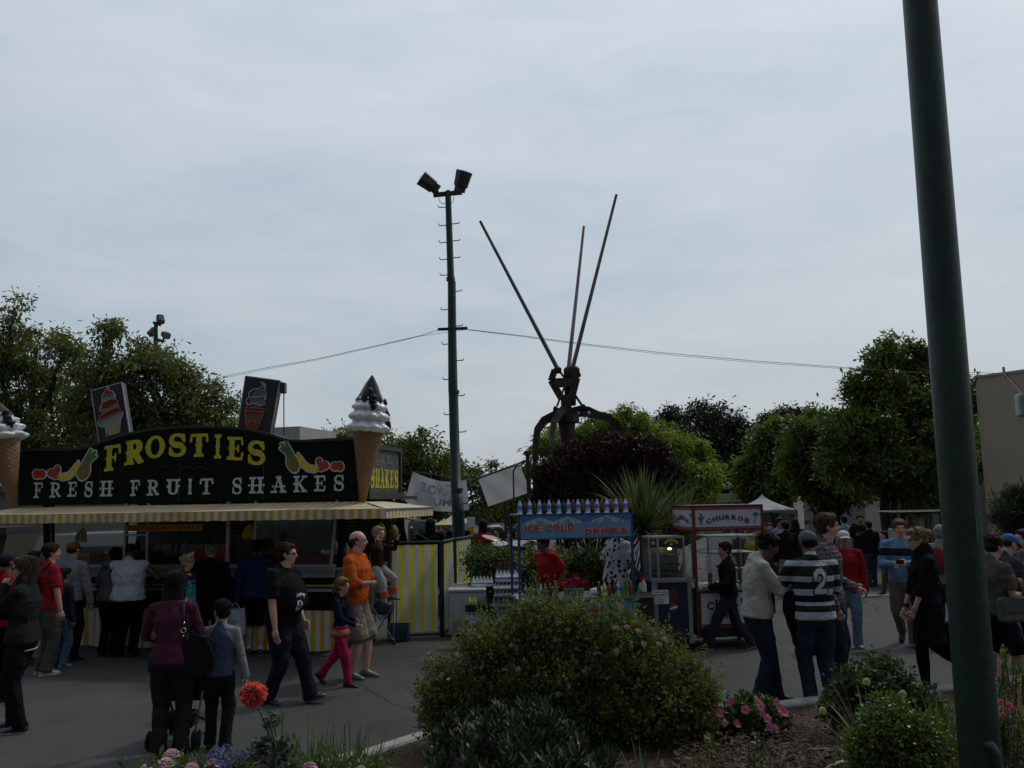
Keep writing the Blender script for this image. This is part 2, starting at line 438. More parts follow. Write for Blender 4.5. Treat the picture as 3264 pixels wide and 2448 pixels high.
so=bpy.data.objects.new('sun',sd);COL.objects.link(so)
sdir=Vector((math.sin(SUN_AZ)*math.cos(SUN_EL),math.cos(SUN_AZ)*math.cos(SUN_EL),math.sin(SUN_EL)))
so.rotation_euler=sdir.to_track_quat('Z','Y').to_euler();so.location=(0,0,30)
scene.view_settings.view_transform='Standard';scene.view_settings.look='None'
scene.view_settings.exposure=0;scene.view_settings.gamma=1
scene.render.engine='CYCLES'
scene.cycles.max_bounces=6;scene.cycles.transparent_max_bounces=8;scene.cycles.sample_clamp_indirect=5
def asphalt():
 m=bpy.data.materials.new('asphalt');nt,N,L,P=nodes_of(m)
 tc=N.new('ShaderNodeTexCoord')
 a=N.new('ShaderNodeTexNoise');a.inputs['Scale'].default_value=.35;a.inputs['Detail'].default_value=6;L.new(tc.outputs['Object'],a.inputs[0])
 b=N.new('ShaderNodeTexNoise');b.inputs['Scale'].default_value=60;b.inputs['Detail'].default_value=3;L.new(tc.outputs['Object'],b.inputs[0])
 s=N.new('ShaderNodeMath');s.operation='MULTIPLY_ADD';s.inputs[1].default_value=.55;L.new(b.outputs[0],s.inputs[0]);L.new(a.outputs[0],s.inputs[2])
 cr=N.new('ShaderNodeValToRGB');cr.color_ramp.elements[0].position=.5;cr.color_ramp.elements[1].position=1.05
 cr.color_ramp.elements[0].color=(.028,.0275,.026,1);cr.color_ramp.elements[1].color=(.082,.079,.074,1)
 L.new(s.outputs[0],cr.inputs[0])
 st=N.new('ShaderNodeTexNoise');st.inputs['Scale'].default_value=1.1;st.inputs['Detail'].default_value=7;st.inputs['Distortion'].default_value=.6;L.new(tc.outputs['Object'],st.inputs[0])
 sr=N.new('ShaderNodeMapRange');sr.inputs[1].default_value=.55;sr.inputs[2].default_value=.72;sr.inputs[3].default_value=.92;sr.inputs[4].default_value=.62;L.new(st.outputs[0],sr.inputs[0])
 gv=N.new('ShaderNodeTexVoronoi');gv.inputs['Scale'].default_value=2.3;gv.inputs['Randomness'].default_value=1;L.new(tc.outputs['Object'],gv.inputs[0])
 gl=N.new('ShaderNodeMath');gl.operation='LESS_THAN';gl.inputs[1].default_value=.028;L.new(gv.outputs['Distance'],gl.inputs[0])
 gm=N.new('ShaderNodeMath');gm.operation='MULTIPLY_ADD';gm.inputs[1].default_value=-.35;L.new(gl.outputs[0],gm.inputs[0]);L.new(sr.outputs[0],gm.inputs[2])
 sv=N.new('ShaderNodeVectorMath');sv.operation='SCALE';L.new(cr.outputs[0],sv.inputs[0]);L.new(gm.outputs[0],sv.inputs['Scale'])
 v=N.new('ShaderNodeTexVoronoi');v.feature='DISTANCE_TO_EDGE';v.inputs['Scale'].default_value=.16
 ds=N.new('ShaderNodeTexNoise');ds.inputs['Scale'].default_value=1.2;ds.inputs['Detail'].default_value=5;L.new(tc.outputs['Object'],ds.inputs[0])
 mv=N.new('ShaderNodeMix');mv.data_type='VECTOR';mv.inputs[0].default_value=.35;L.new(tc.outputs['Object'],mv.inputs[4]);L.new(ds.outputs['Color'],mv.inputs[5])
 L.new(mv.outputs[1],v.inputs['Vector'])
 lt=N.new('ShaderNodeMath');lt.operation='LESS_THAN';lt.inputs[1].default_value=.0022;L.new(v.outputs['Distance'],lt.inputs[0])
 mc=N.new('ShaderNodeMix');mc.data_type='RGBA';mc.inputs[7].default_value=(.018,.018,.018,1)
 L.new(lt.outputs[0],mc.inputs[0]);L.new(sv.outputs[0],mc.inputs[6]);L.new(mc.outputs[2],P.inputs['Base Color'])
 P.inputs['Roughness'].default_value=.85
 bp=N.new('ShaderNodeBump');bp.inputs['Strength'].default_value=.5;bp.inputs['Distance'].default_value=.01
 L.new(b.outputs[0],bp.inputs['Height']);L.new(bp.outputs[0],P.inputs['Normal'])
 return m
M_ASPH=asphalt()
g=MB();g.add([(-400,-60,0),(400,-60,0),(400,900,0),(-400,900,0)],[(0,1,2,3)])
tag(g.build('ground',M_ASPH),'grey asphalt ground of the fair',kind='structure')
kerbL=[(-30,1.2),(-8,3.6),(-4.2,5.2),ground(1200,2448)[:2],ground(1350,2395)[:2],ground(1700,2345)[:2],ground(2100,2310)[:2],ground(2480,2292)[:2],ground(2620,2272)[:2],ground(3000,2235)[:2],ground(3264,2200)[:2],(9,10.2),(30,12)]
kerb=[Vector((p[0],p[1],0))for p in kerbL]
def mulch():
 m=bpy.data.materials.new('bark_mulch');nt,N,L,P=nodes_of(m)
 tc=N.new('ShaderNodeTexCoord');v=N.new('ShaderNodeTexVoronoi');v.inputs['Scale'].default_value=38;L.new(tc.outputs['Object'],v.inputs[0])
 cr=N.new('ShaderNodeValToRGB');cr.color_ramp.elements[0].color=(.016,.008,.005,1);cr.color_ramp.elements[1].color=(.085,.043,.026,1)
 sp=N.new('ShaderNodeSeparateColor');L.new(v.outputs['Color'],sp.inputs[0]);L.new(sp.outputs[0],cr.inputs[0]);L.new(cr.outputs[0],P.inputs['Base Color'])
 P.inputs['Roughness'].default_value=.9;bp=N.new('ShaderNodeBump');bp.inputs['Strength'].default_value=1;bp.inputs['Distance'].default_value=.03
 L.new(v.outputs['Distance'],bp.inputs['Height']);L.new(bp.outputs[0],P.inputs['Normal'])
 return m
M_MULCH=mulch()
g=MB();vs=[]
def bedz(x,y,t):return.10+.10*min(1,t*3)+.03*math.sin(x*2.3+t*5)*math.cos(x*1.1-t*4)
NB=14
kk=[]
for i in range(len(kerb)-1):
 n=8 if 1<i<11 else 2
 for j in range(n):kk.append(kerb[i].lerp(kerb[i+1],j/n))
kk.append(kerb[-1])
for p in kk:
 for j in range(NB+1):
  t=j/NB;y=p.y-.02-t*(p.y+14 if False else 9.5)
  vs.append((p.x,y,bedz(p.x,y,t)if j else.10))
n=NB+1
g.add(vs,[(i*n+j,i*n+j+1,(i+1)*n+j+1,(i+1)*n+j)for i in range(len(kk)-1)for j in range(NB)],smooth=True)
tag(g.build('flower_bed_ground',M_MULCH),'brown bark mulch of the raised flower bed',kind='structure')
ch=MB()
for i in range(5200):
 px,py=rnd.uniform(2150,3264),rnd.uniform(2285,2470)
 q=ground(px,py,.19)
 if i%4==0:q=Vector((rnd.uniform(-2,3.5),rnd.uniform(4.5,7),.19))
 a=rnd.uniform(0,6.3);l=rnd.uniform(.012,.04);w_=rnd.uniform(.005,.013)
 u=Vector((math.cos(a),math.sin(a),rnd.uniform(-.4,.4)))*l;v=Vector((-math.sin(a),math.cos(a),rnd.uniform(-.5,.5)))*w_
 q=Vector((q.x,q.y,.2+rnd.uniform(-.005,.02)))
 ch.add([q-u-v,q+u-v*.6,q+u*.8+v,q-u*.9+v],[(0,1,2,3)],rnd.randrange(3))
tag(ch.build('bark_chips',[mat('bark_dark',(.022,.014,.009),.9),mat('bark_mid',(.06,.031,.019),.9),mat('bark_pale',(.12,.070,.047),.9)]),'loose reddish bark chips strewn over the flower bed','bark',kind='stuff')
g=MB()
prof=[(.0,0),(.0,.12),(.015,.14),(.14,.14),(.155,.12),(.155,0)]
K=[]
for i,p in enumerate(kk):
 a=kk[max(0,i-1)];b=kk[min(len(kk)-1,i+1)];d=(b-a).normalized();nn=Vector((-d.y,d.x,0))
 for(o,z)in prof:K.append(p+nn*(o-.02)+Vector((0,0,z)))
n=len(prof)
g.add(K,[(i*n+j,(i+1)*n+j,(i+1)*n+j+1,i*n+j+1)for i in range(len(kk)-1)for j in range(n-1)])
tag(g.build('kerb',mat('concrete_kerb',(.34,.33,.31),.85,var=.18,scale=8,bump=.4)),'pale concrete kerb round the flower bed',kind='structure')
g=MB()
for a,b in(((2700,1905),(2990,1888)),((2995,1888),(3060,1884))):
 p,q=ground(*a),ground(*b);w_=Vector((0,.28,0))
 g.add([p+Vector((0,0,.004)),q+Vector((0,0,.004)),q+w_+Vector((0,0,.004)),p+w_+Vector((0,0,.004))],[(0,1,2,3)])
tag(g.build('road_marking',mat('worn_yellow_paint',(.42,.33,.16),.8,var=.35,scale=9)),'worn yellow painted line on the asphalt',kind='structure')
g=MB()
p,q=ground(1340,2092),ground(800,2104);g.bar(p+Vector((0,0,.003)),q+Vector((0,0,.003)),.03,.002)
p,q=ground(2650,1992),ground(3264,1960);g.bar(p+Vector((0,0,.003)),q+Vector((0,0,.003)),.03,.002)
g.build('tar_seam',mat('tar_seam',(.09,.088,.083),.8));tag(bpy.context.scene.objects['tar_seam'],'pale seams between asphalt patches',kind='structure')
BAKE=[]
tx=bpy.data.textures.new('folds','CLOUDS');tx.noise_scale=.13;tx.noise_depth=3
tx2=bpy.data.textures.new('hair_strands','CLOUDS');tx2.noise_scale=.035;tx2.noise_depth=2
def remesh_obj(name,mb,material,root,voxel=.014,disp=0,extra=None,tex=None,smooth=3):
 o=mb.build(name,material,root)
 m=o.modifiers.new('r','REMESH');m.mode='VOXEL';m.voxel_size=voxel;m.use_smooth_shade=True
 if smooth:
  s=o.modifiers.new('s','SMOOTH');s.factor=.5;s.iterations=smooth
 if disp:
  d=o.modifiers.new('d','DISPLACE');d.texture=tex or tx;d.strength=disp;d.mid_level=.5
  d.texture_coords='LOCAL'
 BAKE.append((o,extra));return o
DECALS=[]
def bake_all():
 bpy.context.view_layer.update()
 dg=bpy.context.evaluated_depsgraph_get()
 out=[]
 for o,extra in BAKE:
  out.append(bpy.data.meshes.new_from_object(o.evaluated_get(dg)))
 for(o,extra),me in zip(BAKE,out):
  old=o.data;o.modifiers.clear()
  if extra is not None:
   nv=len(me.vertices)
   vs=[tuple(v.co)for v in me.vertices]+list(extra.v)
   fs=[tuple(p.vertices)for p in me.polygons]+[tuple(nv+i for i in f)for f in extra.f]
   m2=bpy.data.meshes.new(old.name);m2.from_pydata(vs,[],fs)
   for x in old.materials:m2.materials.append(x)
   me2=me;me=m2;bpy.data.meshes.remove(me2)
  me.polygons.foreach_set('use_smooth',[True]*len(me.polygons));me.update()
  o.data=me
  if not me.materials:
   for x in old.materials:me.materials.append(x)
  bpy.data.meshes.remove(old)
 for d,c,dr in DECALS:
  bv=BVHTree.FromPolygons([v.co for v in c.data.vertices],[tuple(p.vertices)for p in c.data.polygons])
  dr=Vector(dr).normalized()
  for v in d.data.vertices:
   h=bv.ray_cast(v.co-dr*1.0,dr)
   if h[0]is not None:v.co=h[0]-dr*(.005+.005*d.get('lift',0))
  d.data.update()
def rings(mb,rs,n=14):
 """rs: (center, axis_u scaled, axis_v scaled)"""
 vs=[]
 for c,u,v in rs:
  for k in range(n):
   t=2*math.pi*k/n;vs.append(c+u*math.cos(t)+v*math.sin(t))
 fs=[]
 for i in range(len(rs)-1):
  for k in range(n):
   j=(k+1)%n;fs.append((i*n+k,i*n+j,i*n+n+j,i*n+n+k))
 b=len(vs);c0=rs[0][0];c1=rs[-1][0]
 fs+=[tuple(range(n-1,-1,-1)),tuple(range(len(vs)-n,len(vs)))]
 mb.add(vs,fs,0,True)
def limb(mb,pts,rad,n=12):
 """capsule chain with round ends"""
 pts=[Vector(p)for p in pts]
 for i in range(len(pts)-1):
  a,b=pts[i],pts[i+1];d=b-a
  if d.length<1e-5:continue
  d.normalize();u=d.cross(Vector((0,0,1)))
  if u.length<.05:u=d.cross(Vector((0,1,0)))
  u.normalize();v=d.cross(u)
  rings(mb,[(a,u*rad[i],v*rad[i]),(b,u*rad[i+1],v*rad[i+1])],n)
 for p,r in zip(pts,rad):mb.ell(p,r*.99,n=n)
def ik(a,t,l1,l2,pole):
 d=t-a;L_=d.length;mxl=(l1+l2)*.999
 if L_>mxl:d=d*(mxl/L_);L_=mxl;t=a+d
 if L_<abs(l1-l2)+.01:L_=abs(l1-l2)+.01;d=d.normalized()*L_;t=a+d
 dn=d.normalized();x=(l1*l1-l2*l2+L_*L_)/(2*L_);h=math.sqrt(max(0,l1*l1-x*x))
 p=pole-dn*pole.dot(dn)
 if p.length<1e-4:p=Vector((0,1,0))-dn*dn.y
 return a+dn*x+p.normalized()*h,t
SKIN={}
def skin(c):
 c=tuple(c)
 if c not in SKIN:SKIN[c]=mat('skin',c,.5,var=.08,scale=20,bump=.1)
 return SKIN[c]
LIGHT=(.55,.34,.25);PINK=(.58,.33,.25);TAN=(.36,.21,.14);BROWN=(.17,.09,.055);DARK=(.10,.055,.035)
H_BLACK=(.012,.010,.009);H_BROWN=(.06,.035,.02);H_DKBR=(.03,.018,.012);H_BLOND=(.38,.26,.13);H_GREY=(.25,.23,.21);H_RED=(.16,.07,.03)
def hand_mesh(mb,w,d,nrm,s,curl=.5,spread=.0):
 """w wrist, d direction of the hand, nrm palm normal"""
 d=d.normalized();nrm=(nrm-d*nrm.dot(d)).normalized();side=d.cross(nrm).normalized()
 Lp=.088*s
 rings(mb,[(w-d*.01*s,side*.024*s,nrm*.019*s),(w+d*.03*s,side*.033*s,nrm*.017*s),(w+d*Lp*.75,side*.041*s,nrm*.015*s),(w+d*Lp,side*.036*s,nrm*.012*s)],10)
 for i,(o,l)in enumerate(((-.029,.068),(-.010,.078),(.010,.073),(.028,.058))):
  p0=w+d*Lp*.95+side*o*s;c=curl*(1+.12*i)
  p=p0;pts=[p];ang=0
  for k,f in enumerate((.42,.33,.25)):
   ang+=c*.75;dd=d*math.cos(ang)+nrm*math.sin(ang)+side*spread*o*8
   p=p+dd.normalized()*l*f*s;pts.append(p)
  mb.tube(pts,[.0095*s,.009*s,.0085*s,.0065*s],6)
 t0=w+d*.022*s-side*.026*s
 tp=[t0,t0+(d*.5-side*.7+nrm*.35).normalized()*.036*s]
 tp.append(tp[1]+(d*.85-side*.2+nrm*.5).normalized()*.03*s);tp.append(tp[2]+(d*.9+nrm*.5).normalized()*.02*s)
 mb.tube(tp,[.013*s,.0115*s,.010*s,.0075*s],6)
def person(label,px,yf,yt=None,Y=None,H=None,face=0,g=1.0,belly=0,female=False,feet=None,hands=None,elbow=None,lean=0,yaw=0,nod=0,tone=LIGHT,hair=('short',H_DKBR),top=None,bottom=None,shoes=(.03,.03,.035),hs=1.0,vox=.014,group=None,z0=0,curl=.5,palms=None,twist=0,loc=None,hfwd=0,name='person',drop=0,spread=0,hidehand=False):
 """px,yf: pixel of the ground point between the feet; yt: pixel row of the head's top. face: heading, 0 = walks away
    from the camera, 90 = to the left of the picture, 180 = towards the camera, -90 = to the right"""
 if yf and yt and Y is None:px+=((px-1632)/20000+.018)*(yf-yt)*.5
 if loc is not None:P0=Vector(loc)
 elif Y is not None:
  P0=at(px,yf if yf else 1700,Y);P0.z=z0
 else:P0=ground(px,yf,z0)
 if H is None:H=(at(px,yt,P0.y).z-z0)
 s=H/1.75
 if hs==1.0:hs=1.09
 root=thing(name,label,'person',P0,R(face),group)
 F=feet or[(-.06,.0,0,0),(.06,.0,0,0)]
 hipw=.052*H if not female else.055*H
 L1=.245*H;L2=.235*H
 hz=1e9
 ank=[]
 for sx,f in zip((-1,1),F):
  a=Vector((f[0]*H*1.0,f[1]*H,f[2]*H+.045*H+abs(math.sin(R(f[3])))*.04*H));ank.append(a)
  hd=math.hypot(a.x-sx*hipw,a.y);hz=min(hz,a.z+math.sqrt(max(.001,((L1+L2)*.995)**2-hd*hd)))
 hz=min(hz,.515*H)-drop*H
 tz=hz-.515*H
 hipj=[Vector((-hipw,0,hz)),Vector((hipw,0,hz))]
 knees=[]
 for i,(sx,f)in enumerate(zip((-1,1),F)):
  k,a=ik(hipj[i],ank[i],L1,L2,Vector((sx*.12,1,.1)));knees.append(k);ank[i]=a
 TW=Matrix.Rotation(R(twist),3,'Z');LE=Matrix.Rotation(R(-lean),3,'X')
 pv=Vector((0,0,hz))
 def up(x,y,z):
  return pv+LE@(TW@Vector((x*H,y*H,z*H-.515*H)))
 def ax(v):return LE@(TW@Vector(v))
 shw=(.108 if female else.118)*(1 if hs<=1.15 else.9)*(.5+.5*g)
 sh=[up(-shw,0,.803),up(shw,0,.803)]
 Hd=hands or[(-.15,.03,.47),(.15,.03,.47)]
 A1=.172*H;A2=.150*H;elb=[];wr=[]
 El=elbow or[(-.5,-1,-.3),(.5,-1,-.3)]
 for i in(0,1):
  t=up(*Hd[i])if len(Hd[i])==3 else pv+Vector((Hd[i][0]*H,Hd[i][1]*H,Hd[i][2]*H-.515*H))
  e,w_=ik(sh[i],t,A1,A2,Vector(El[i]));elb.append(e);wr.append(w_)
 gx=g;gy=g
 hipx=(.104 if female else.098)*gx;wx=(.072 if female else.086)*gx
 torso=[(.455,.070*gx,.055*gy,0),(.50,hipx,.066*gy,-.004),(.56,hipx*.97,.066*gy,0),(.62,wx*(1 if belly==0 else 1.12),.056*gy+belly*.5,belly*.5),(.68,(wx+.1*gx)/2*(1 if belly==0 else 1.08),.060*gy+belly*.35,belly*.4),(.74,.100*gx*(.92 if female else 1),.066*gy+(.008 if female else 0)+belly*.1,.004+belly*.15),(.785,.088*gx*(.92 if female else 1),.053*gy,.0),(.815,.052*gx,.036,-.002)]
 def torso_rings(mb,infl=0,zmin=0,zmax=1,hem=1.0,extra=None):
  rs=[]
  for(z,a,b,yo)in torso:
   if z<zmin or z>zmax:continue
   rs.append((up(0,yo,z),ax((a*H+infl,0,0)),ax((0,b*H+infl,0))))
  if extra:rs=extra+rs
  rings(mb,rs,18)
 hh=.130*H*hs
 hc=up(0,.018+hfwd,.868-.13*max(0,min(hs,1.1)-1)*.9)+Vector((0,0,0));HM=ax((1,0,0)),None
 RH=LE@TW@Matrix.Rotation(R(yaw),3,'Z')@Matrix.Rotation(R(-nod),3,'X')
 if lean:RH=Matrix.Rotation(R(lean*.7),3,'X')@RH
 def hp(x,y,z):return hc+RH@(Vector((x,y,z+.5))*hh)
 k=hh
 b=MB()
 torso_rings(b,0)
 limb(b,[sh[0],up(0,0,.812),sh[1]],[.026*H*g,.036*H,.026*H*g])
 b.ell(up(0,-.008,.822),(.068*H,.034*H,.030*H),n=14)
 limb(b,[up(0,-.002,.81),hc+RH@Vector((0,.0,.12*k))],[.036*H*(.85 if female else 1)*(.6+.4*g),.033*H*hs*(.85 if female else 1)])
 ar=[.0285*H*(.7+.3*g),.023*H*(.8+.2*g),.0155*H]
 if female:ar=[r*.86 for r in ar]
 for i in(0,1):
  md=sh[i].lerp(elb[i],.5)
  limb(b,[sh[i],md,elb[i]],[ar[0],ar[0]*.92,ar[1]])
  limb(b,[elb[i],elb[i].lerp(wr[i],.35),wr[i]],[ar[1],ar[1]*.98,ar[2]])
 lr=[.053*H*g,.036*H*(.7+.3*g),.022*H]
 for i in(0,1):
  limb(b,[hipj[i],hipj[i].lerp(knees[i],.5),knees[i]],[lr[0],lr[0]*.88,lr[1]])
  limb(b,[knees[i],knees[i].lerp(ank[i],.35),ank[i]],[lr[1],lr[1]*1.02,lr[2]])
 def he(x,y,z,rx,ry,rz):b.ell(hp(x,y,z),(rx*k,ry*k,rz*k),RH,14)
 he(0,-.03,.14,.33,.41,.36);he(0,.09,-.10,.27,.30,.32);he(0,.20,-.34,.15,.16,.13)
 he(0,.06,-.26,.24,.25,.18);he(0,.36,.11,.20,.06,.05)
 he(.14,.27,-.10,.09,.09,.08);he(-.14,.27,-.10,.09,.09,.08)
 limb(b,[hp(0,.37,.08),hp(0,.46,-.08)],[.035*k,.06*k],8)
 he(0,.34,-.215,.11,.07,.045)
 for sx in(-1,1):he(sx*.335,-.02,-.02,.04,.09,.13)
 hm=MB()
 if not hidehand:
  for i,sx in enumerate((-1,1)):
   d=(wr[i]-elb[i]).normalized()
   nr_=Vector(palms[i])if palms else Vector((-sx,0.15,0))
   cu=curl[i]if hasattr(curl,'__len__')else curl
   hand_mesh(hm,wr[i],d,nr_,s*(1.0 if hs<=1.15 else 1.1)*(.9 if female else 1),cu,spread)
 remesh_obj('body',b,skin(tone),root,vox,extra=hm)
 for sx in(-1,1):
  m=MB();m.ell(hp(sx*.135,.335,.03),(.05*k,.03*k,.026*k),RH,8);m.ell(hp(sx*.135,.36,.03),(.024*k,.012*k,.024*k),RH,8,1)
  m.build('eye',[mat('eye_white',(.6,.58,.55),.3,var=0),mat('iris',(.02,.015,.01),.2,var=0)],root)
 m=MB();m.ell(hp(0,.392,-.215),(.085*k,.02*k,.014*k),RH,8);m.build('mouth',mat('lips',(.28,.10,.08),.5,var=0),root)
 hd,hcol=hair[0],hair[1]if len(hair)>1 else None
 if hcol is not None:
  m=MB();hmt=mat('hair',hcol,.55,var=.3,scale=30,bump=.9,bscale=70,spec=.12)
  for sx in(-1,1):m.ell(hp(sx*.14,.385,.105),(.075*k,.02*k,.014*k),RH,8)
  m.build('eyebrow',hmt,root)
  m=MB()
  def hb(x,y,z,rx,ry,rz):m.ell(hp(x,y,z),(rx*k,ry*k,rz*k),RH,16)
  if hd in('short','messy','long','bob','bun','pony','curly'):
   q=.018 if hd=='short' else.036
   hb(0,-.07,.19,.355+q,.405+q,.35+q);hb(0,-.16,.02,.33+q,.30+q,.34)
   hb(0,.16,.38,.25,.22,.12)
   if hd!='short':hb(0,.12,.36,.30,.28,.16)
   for sx in(-1,1):hb(sx*.30,.04,.10,.06+q/2,.09,.17)
  if hd=='curly':
   for i in range(26):
    a=rnd.uniform(0,6.28);e=rnd.uniform(.1,1.4);hb(.36*math.cos(a)*math.cos(e),-.1+.38*math.sin(a)*math.cos(e),.22+.33*math.sin(e),.1,.1,.1)
  if hd=='long':
   drop_=hair[2]if len(hair)>2 else 1.3
   rings(m,[(hp(0,-.16,.25),RH@Vector((.37*k,0,0)),RH@Vector((0,.25*k,0))),(hp(0,-.22,-.2),RH@Vector((.40*k,0,0)),RH@Vector((0,.20*k,0))),(hp(0,-.27,-.2-drop_*.5),RH@Vector((.42*k,0,0)),RH@Vector((0,.17*k,0))),(hp(0,-.30,-.2-drop_),RH@Vector((.26*k,0,0)),RH@Vector((0,.10*k,0)))])
   for sx in(-1,1):limb(m,[hp(sx*.31,-.10,.1),hp(sx*.36,-.14,-.35),hp(sx*.34,-.12,-.2-drop_*.7)],[.09*k,.12*k,.07*k])
  if hd=='bob':
   rings(m,[(hp(0,-.12,.25),RH@Vector((.39*k,0,0)),RH@Vector((0,.30*k,0))),(hp(0,-.16,-.2),RH@Vector((.47*k,0,0)),RH@Vector((0,.28*k,0))),(hp(0,-.18,-.62),RH@Vector((.43*k,0,0)),RH@Vector((0,.22*k,0))),(hp(0,-.18,-.78),RH@Vector((.30*k,0,0)),RH@Vector((0,.15*k,0)))])
  if hd=='bun':hb(0,-.50,.22,.20,.18,.20)
  if hd=='pony':limb(m,[hp(0,-.42,.15),hp(.05,-.60,-.05),hp(.05,-.56,-.45)],[.13*k,.15*k,.07*k])
  if hd=='fringe':
   hb(0,-.12,.02,.345,.35,.22)
   for sx in(-1,1):hb(sx*.31,-.02,.06,.05,.12,.16)
  if hd=='buzz':hb(0,-.06,.17,.345,.395,.34)
  if hd=='cap':
   hb(0,-.14,.02,.34,.32,.24)
  tf=MB()
  if vox<.016 and hd in('short','messy','long','bob','bun','pony','curly'):
   lg={'short':.10,'messy':.17,'long':.42,'bob':.35,'bun':.12,'pony':.14,'curly':.12}[hd]
   for i in range(420 if hd in('long','bob')else 220):
    a_=rnd.uniform(0,6.283);e_=rnd.uniform(-.15,1.5);cx,sx_=math.cos(e_)*math.cos(a_),math.cos(e_)*math.sin(a_)
    if sx_>.45 and e_<.75:continue
    p0=Vector((.365*cx,-.08+.415*sx_,.19+.355*math.sin(e_)));out=Vector((cx,sx_,math.sin(e_)*.8));fl=Vector((cx*.5+rnd.gauss(0,.3),-.35+sx_*.3+rnd.gauss(0,.3),-.9 if e_<.9 else-.25));fl=(fl-out*fl.dot(out)*.9).normalized()
    l_=lg*rnd.uniform(.6,1.2);pts=[p0,p0+fl*l_*.5+out*.035,p0+fl*l_+out*(.03 if hd in('long','bob')else.055*rnd.random())-Vector((0,0,l_*.15))]
    tf.tube([hp(*q_)for q_ in pts],[.014*k,.013*k,.004*k]if hd in('long','bob')else[.020*k,.018*k,.006*k],5,cap=False)
  remesh_obj('hair',m,hmt,root,vox*.8,.014*(hd!='buzz'),tex=tx2,smooth=2,extra=tf if tf.v else None)
 if hd=='cap' or(len(hair)>2 and hd=='hat'):
  cc=hair[2];m=MB()
  m.ell(hp(0,-.03,.20),(.372*k,.43*k,.32*k),RH,18)
  m.build('cap',cloth_mat('cap_cloth',cc),root)
  m2=MB();a0=hair[3]if len(hair)>3 else 90
  pts=[]
  for r_,zz in((.30,.20),(.50,.16),(.66,.09)):
   for j in range(9):
    t=R(a0-44+88*j/8);pts.append(hp(r_*math.cos(t)*(.75 if r_>.4 else 1.1),-.02+r_*math.sin(t)*(1.05 if r_>.4 else 1.3),zz-.03*abs(j-4)/4))
  pts2=[p+RH@Vector((0,0,-.035*k))for p in pts]
  fs=[(i*9+j,i*9+j+1,i*9+10+j,i*9+9+j)for i in range(2)for j in range(8)]
  nn=len(pts);m2.add(pts+pts2,fs+[tuple(nn+q for q in reversed(f))for f in fs]+[(18+j,18+nn+j,19+nn+j,19+j)for j in range(8)],0,True)
  m2.build('peak',cloth_mat('cap_peak',tuple(c*.8 for c in cc)),root)
 if bottom:
  kind,bc=bottom[0],bottom[1];flare=bottom[2]if len(bottom)>2 else 1.0
  bm=bc if isinstance(bc,bpy.types.Material)else cloth_mat('trouser_cloth',bc)
  m=MB();inf=.013*s
  if kind in('trousers','shorts','tights'):
   i2=inf if kind!='tights' else inf*.3
   torso_rings(m,i2*1.1,0,.585)
   for i in(0,1):
    K_,A_=knees[i],ank[i]
    limb(m,[hipj[i],hipj[i].lerp(K_,.5),K_],[lr[0]+i2,lr[0]*.9+i2*1.3,lr[1]+i2*(1.6 if kind!='tights' else 1)])
    if kind=='trousers':
     fl=lr[2]*1.15+.016*s*flare
     limb(m,[K_,K_.lerp(A_,.5)],[lr[1]+i2*1.5,max(lr[1]*.95+i2,fl*.95)])
     d=(A_-K_).normalized();u=d.cross(Vector((0,1,0))if abs(d.y)<.8 else Vector((1,0,0))).normalized();v=d.cross(u)
     q=K_.lerp(A_,.5);r0=max(lr[1]*.95+i2,fl*.95);e=A_+d*(.022*H if F[i][3]<12 else.005*H)
     rings(m,[(q,u*r0,v*r0),(A_.lerp(q,.3),u*fl*1.02,v*fl*1.1),(e,u*fl*1.08,v*fl*1.25)])
    elif kind=='tights':limb(m,[K_,K_.lerp(A_,.35),A_],[lr[1]+i2,lr[1]*1.02+i2,lr[2]+i2])
    else:
     d=(K_-hipj[i]).normalized();u=Vector((1,0,0));v=d.cross(u).normalized();u=v.cross(d)
     r0=lr[0]*.9+i2*1.6;r1=r0*1.03*flare;e=K_+(A_-K_).normalized()*.015*H
     rings(m,[(hipj[i].lerp(K_,.4),u*r0,v*r0),(K_-d*.02*H,u*r1,v*r1),(e,u*r1,v*r1)])
  if kind=='skirt':
   zb=bottom[3]if len(bottom)>3 else.34
   rs=[(up(0,0,zb),Vector((.135*H*flare,0,0)),Vector((0,.115*H*flare,0))),(up(0,0,.45),Vector((.118*H*flare,0,0)),Vector((0,.095*H*flare,0)))]
   torso_rings(m,inf,.49,.60,extra=rs)
  nm={'trousers':'trousers','shorts':'shorts','skirt':'skirt','tights':'leggings'}[kind]
  tr_o=remesh_obj(nm,m,bm,root,vox,.032 if kind!='tights' else.004)
 shirt_o=None
 if top:
  t=dict(col=(.2,.2,.2),sleeve='short',hem=.49,loose=1.0,name='shirt');t.update(top)
  tm=t['col']if isinstance(t['col'],bpy.types.Material)else cloth_mat(t['name']+'_cloth',t['col'])
  m=MB();inf=.019*s*t['loose']
  hem=t['hem'];ex=[]
  if hem<.455:
   fl=t.get('flare',1.1);ex=[(up(0,0,hem),ax(((.105+.02)*gx*fl*H,0,0)),ax((0,.09*fl*H,0))),(up(0,0,(hem+.455)/2),ax((.113*gx*fl*H,0,0)),ax((0,.082*fl*H,0)))]
  torso_rings(m,inf,hem-.001 if hem>=.455 else 0.46,1,extra=ex or None)
  is_=min(inf,.020*s)*.62;limb(m,[sh[0],up(0,-.002,.812),sh[1]],[.028*H*g+is_,.040*H+is_*.4,.028*H*g+is_])
  m.ell(up(0,-.009,.822),(.072*H+.008*s,.038*H+.008*s,.032*H+.006*s),n=16)
  limb(m,[up(0,-.004,.80),up(0,-.003,.842 if not t.get('scarf')else.86)],[.060*H,.044*H*(.9 if female else 1)*(.75+.25*g)+(.03*s if t.get('scarf')else 0)])
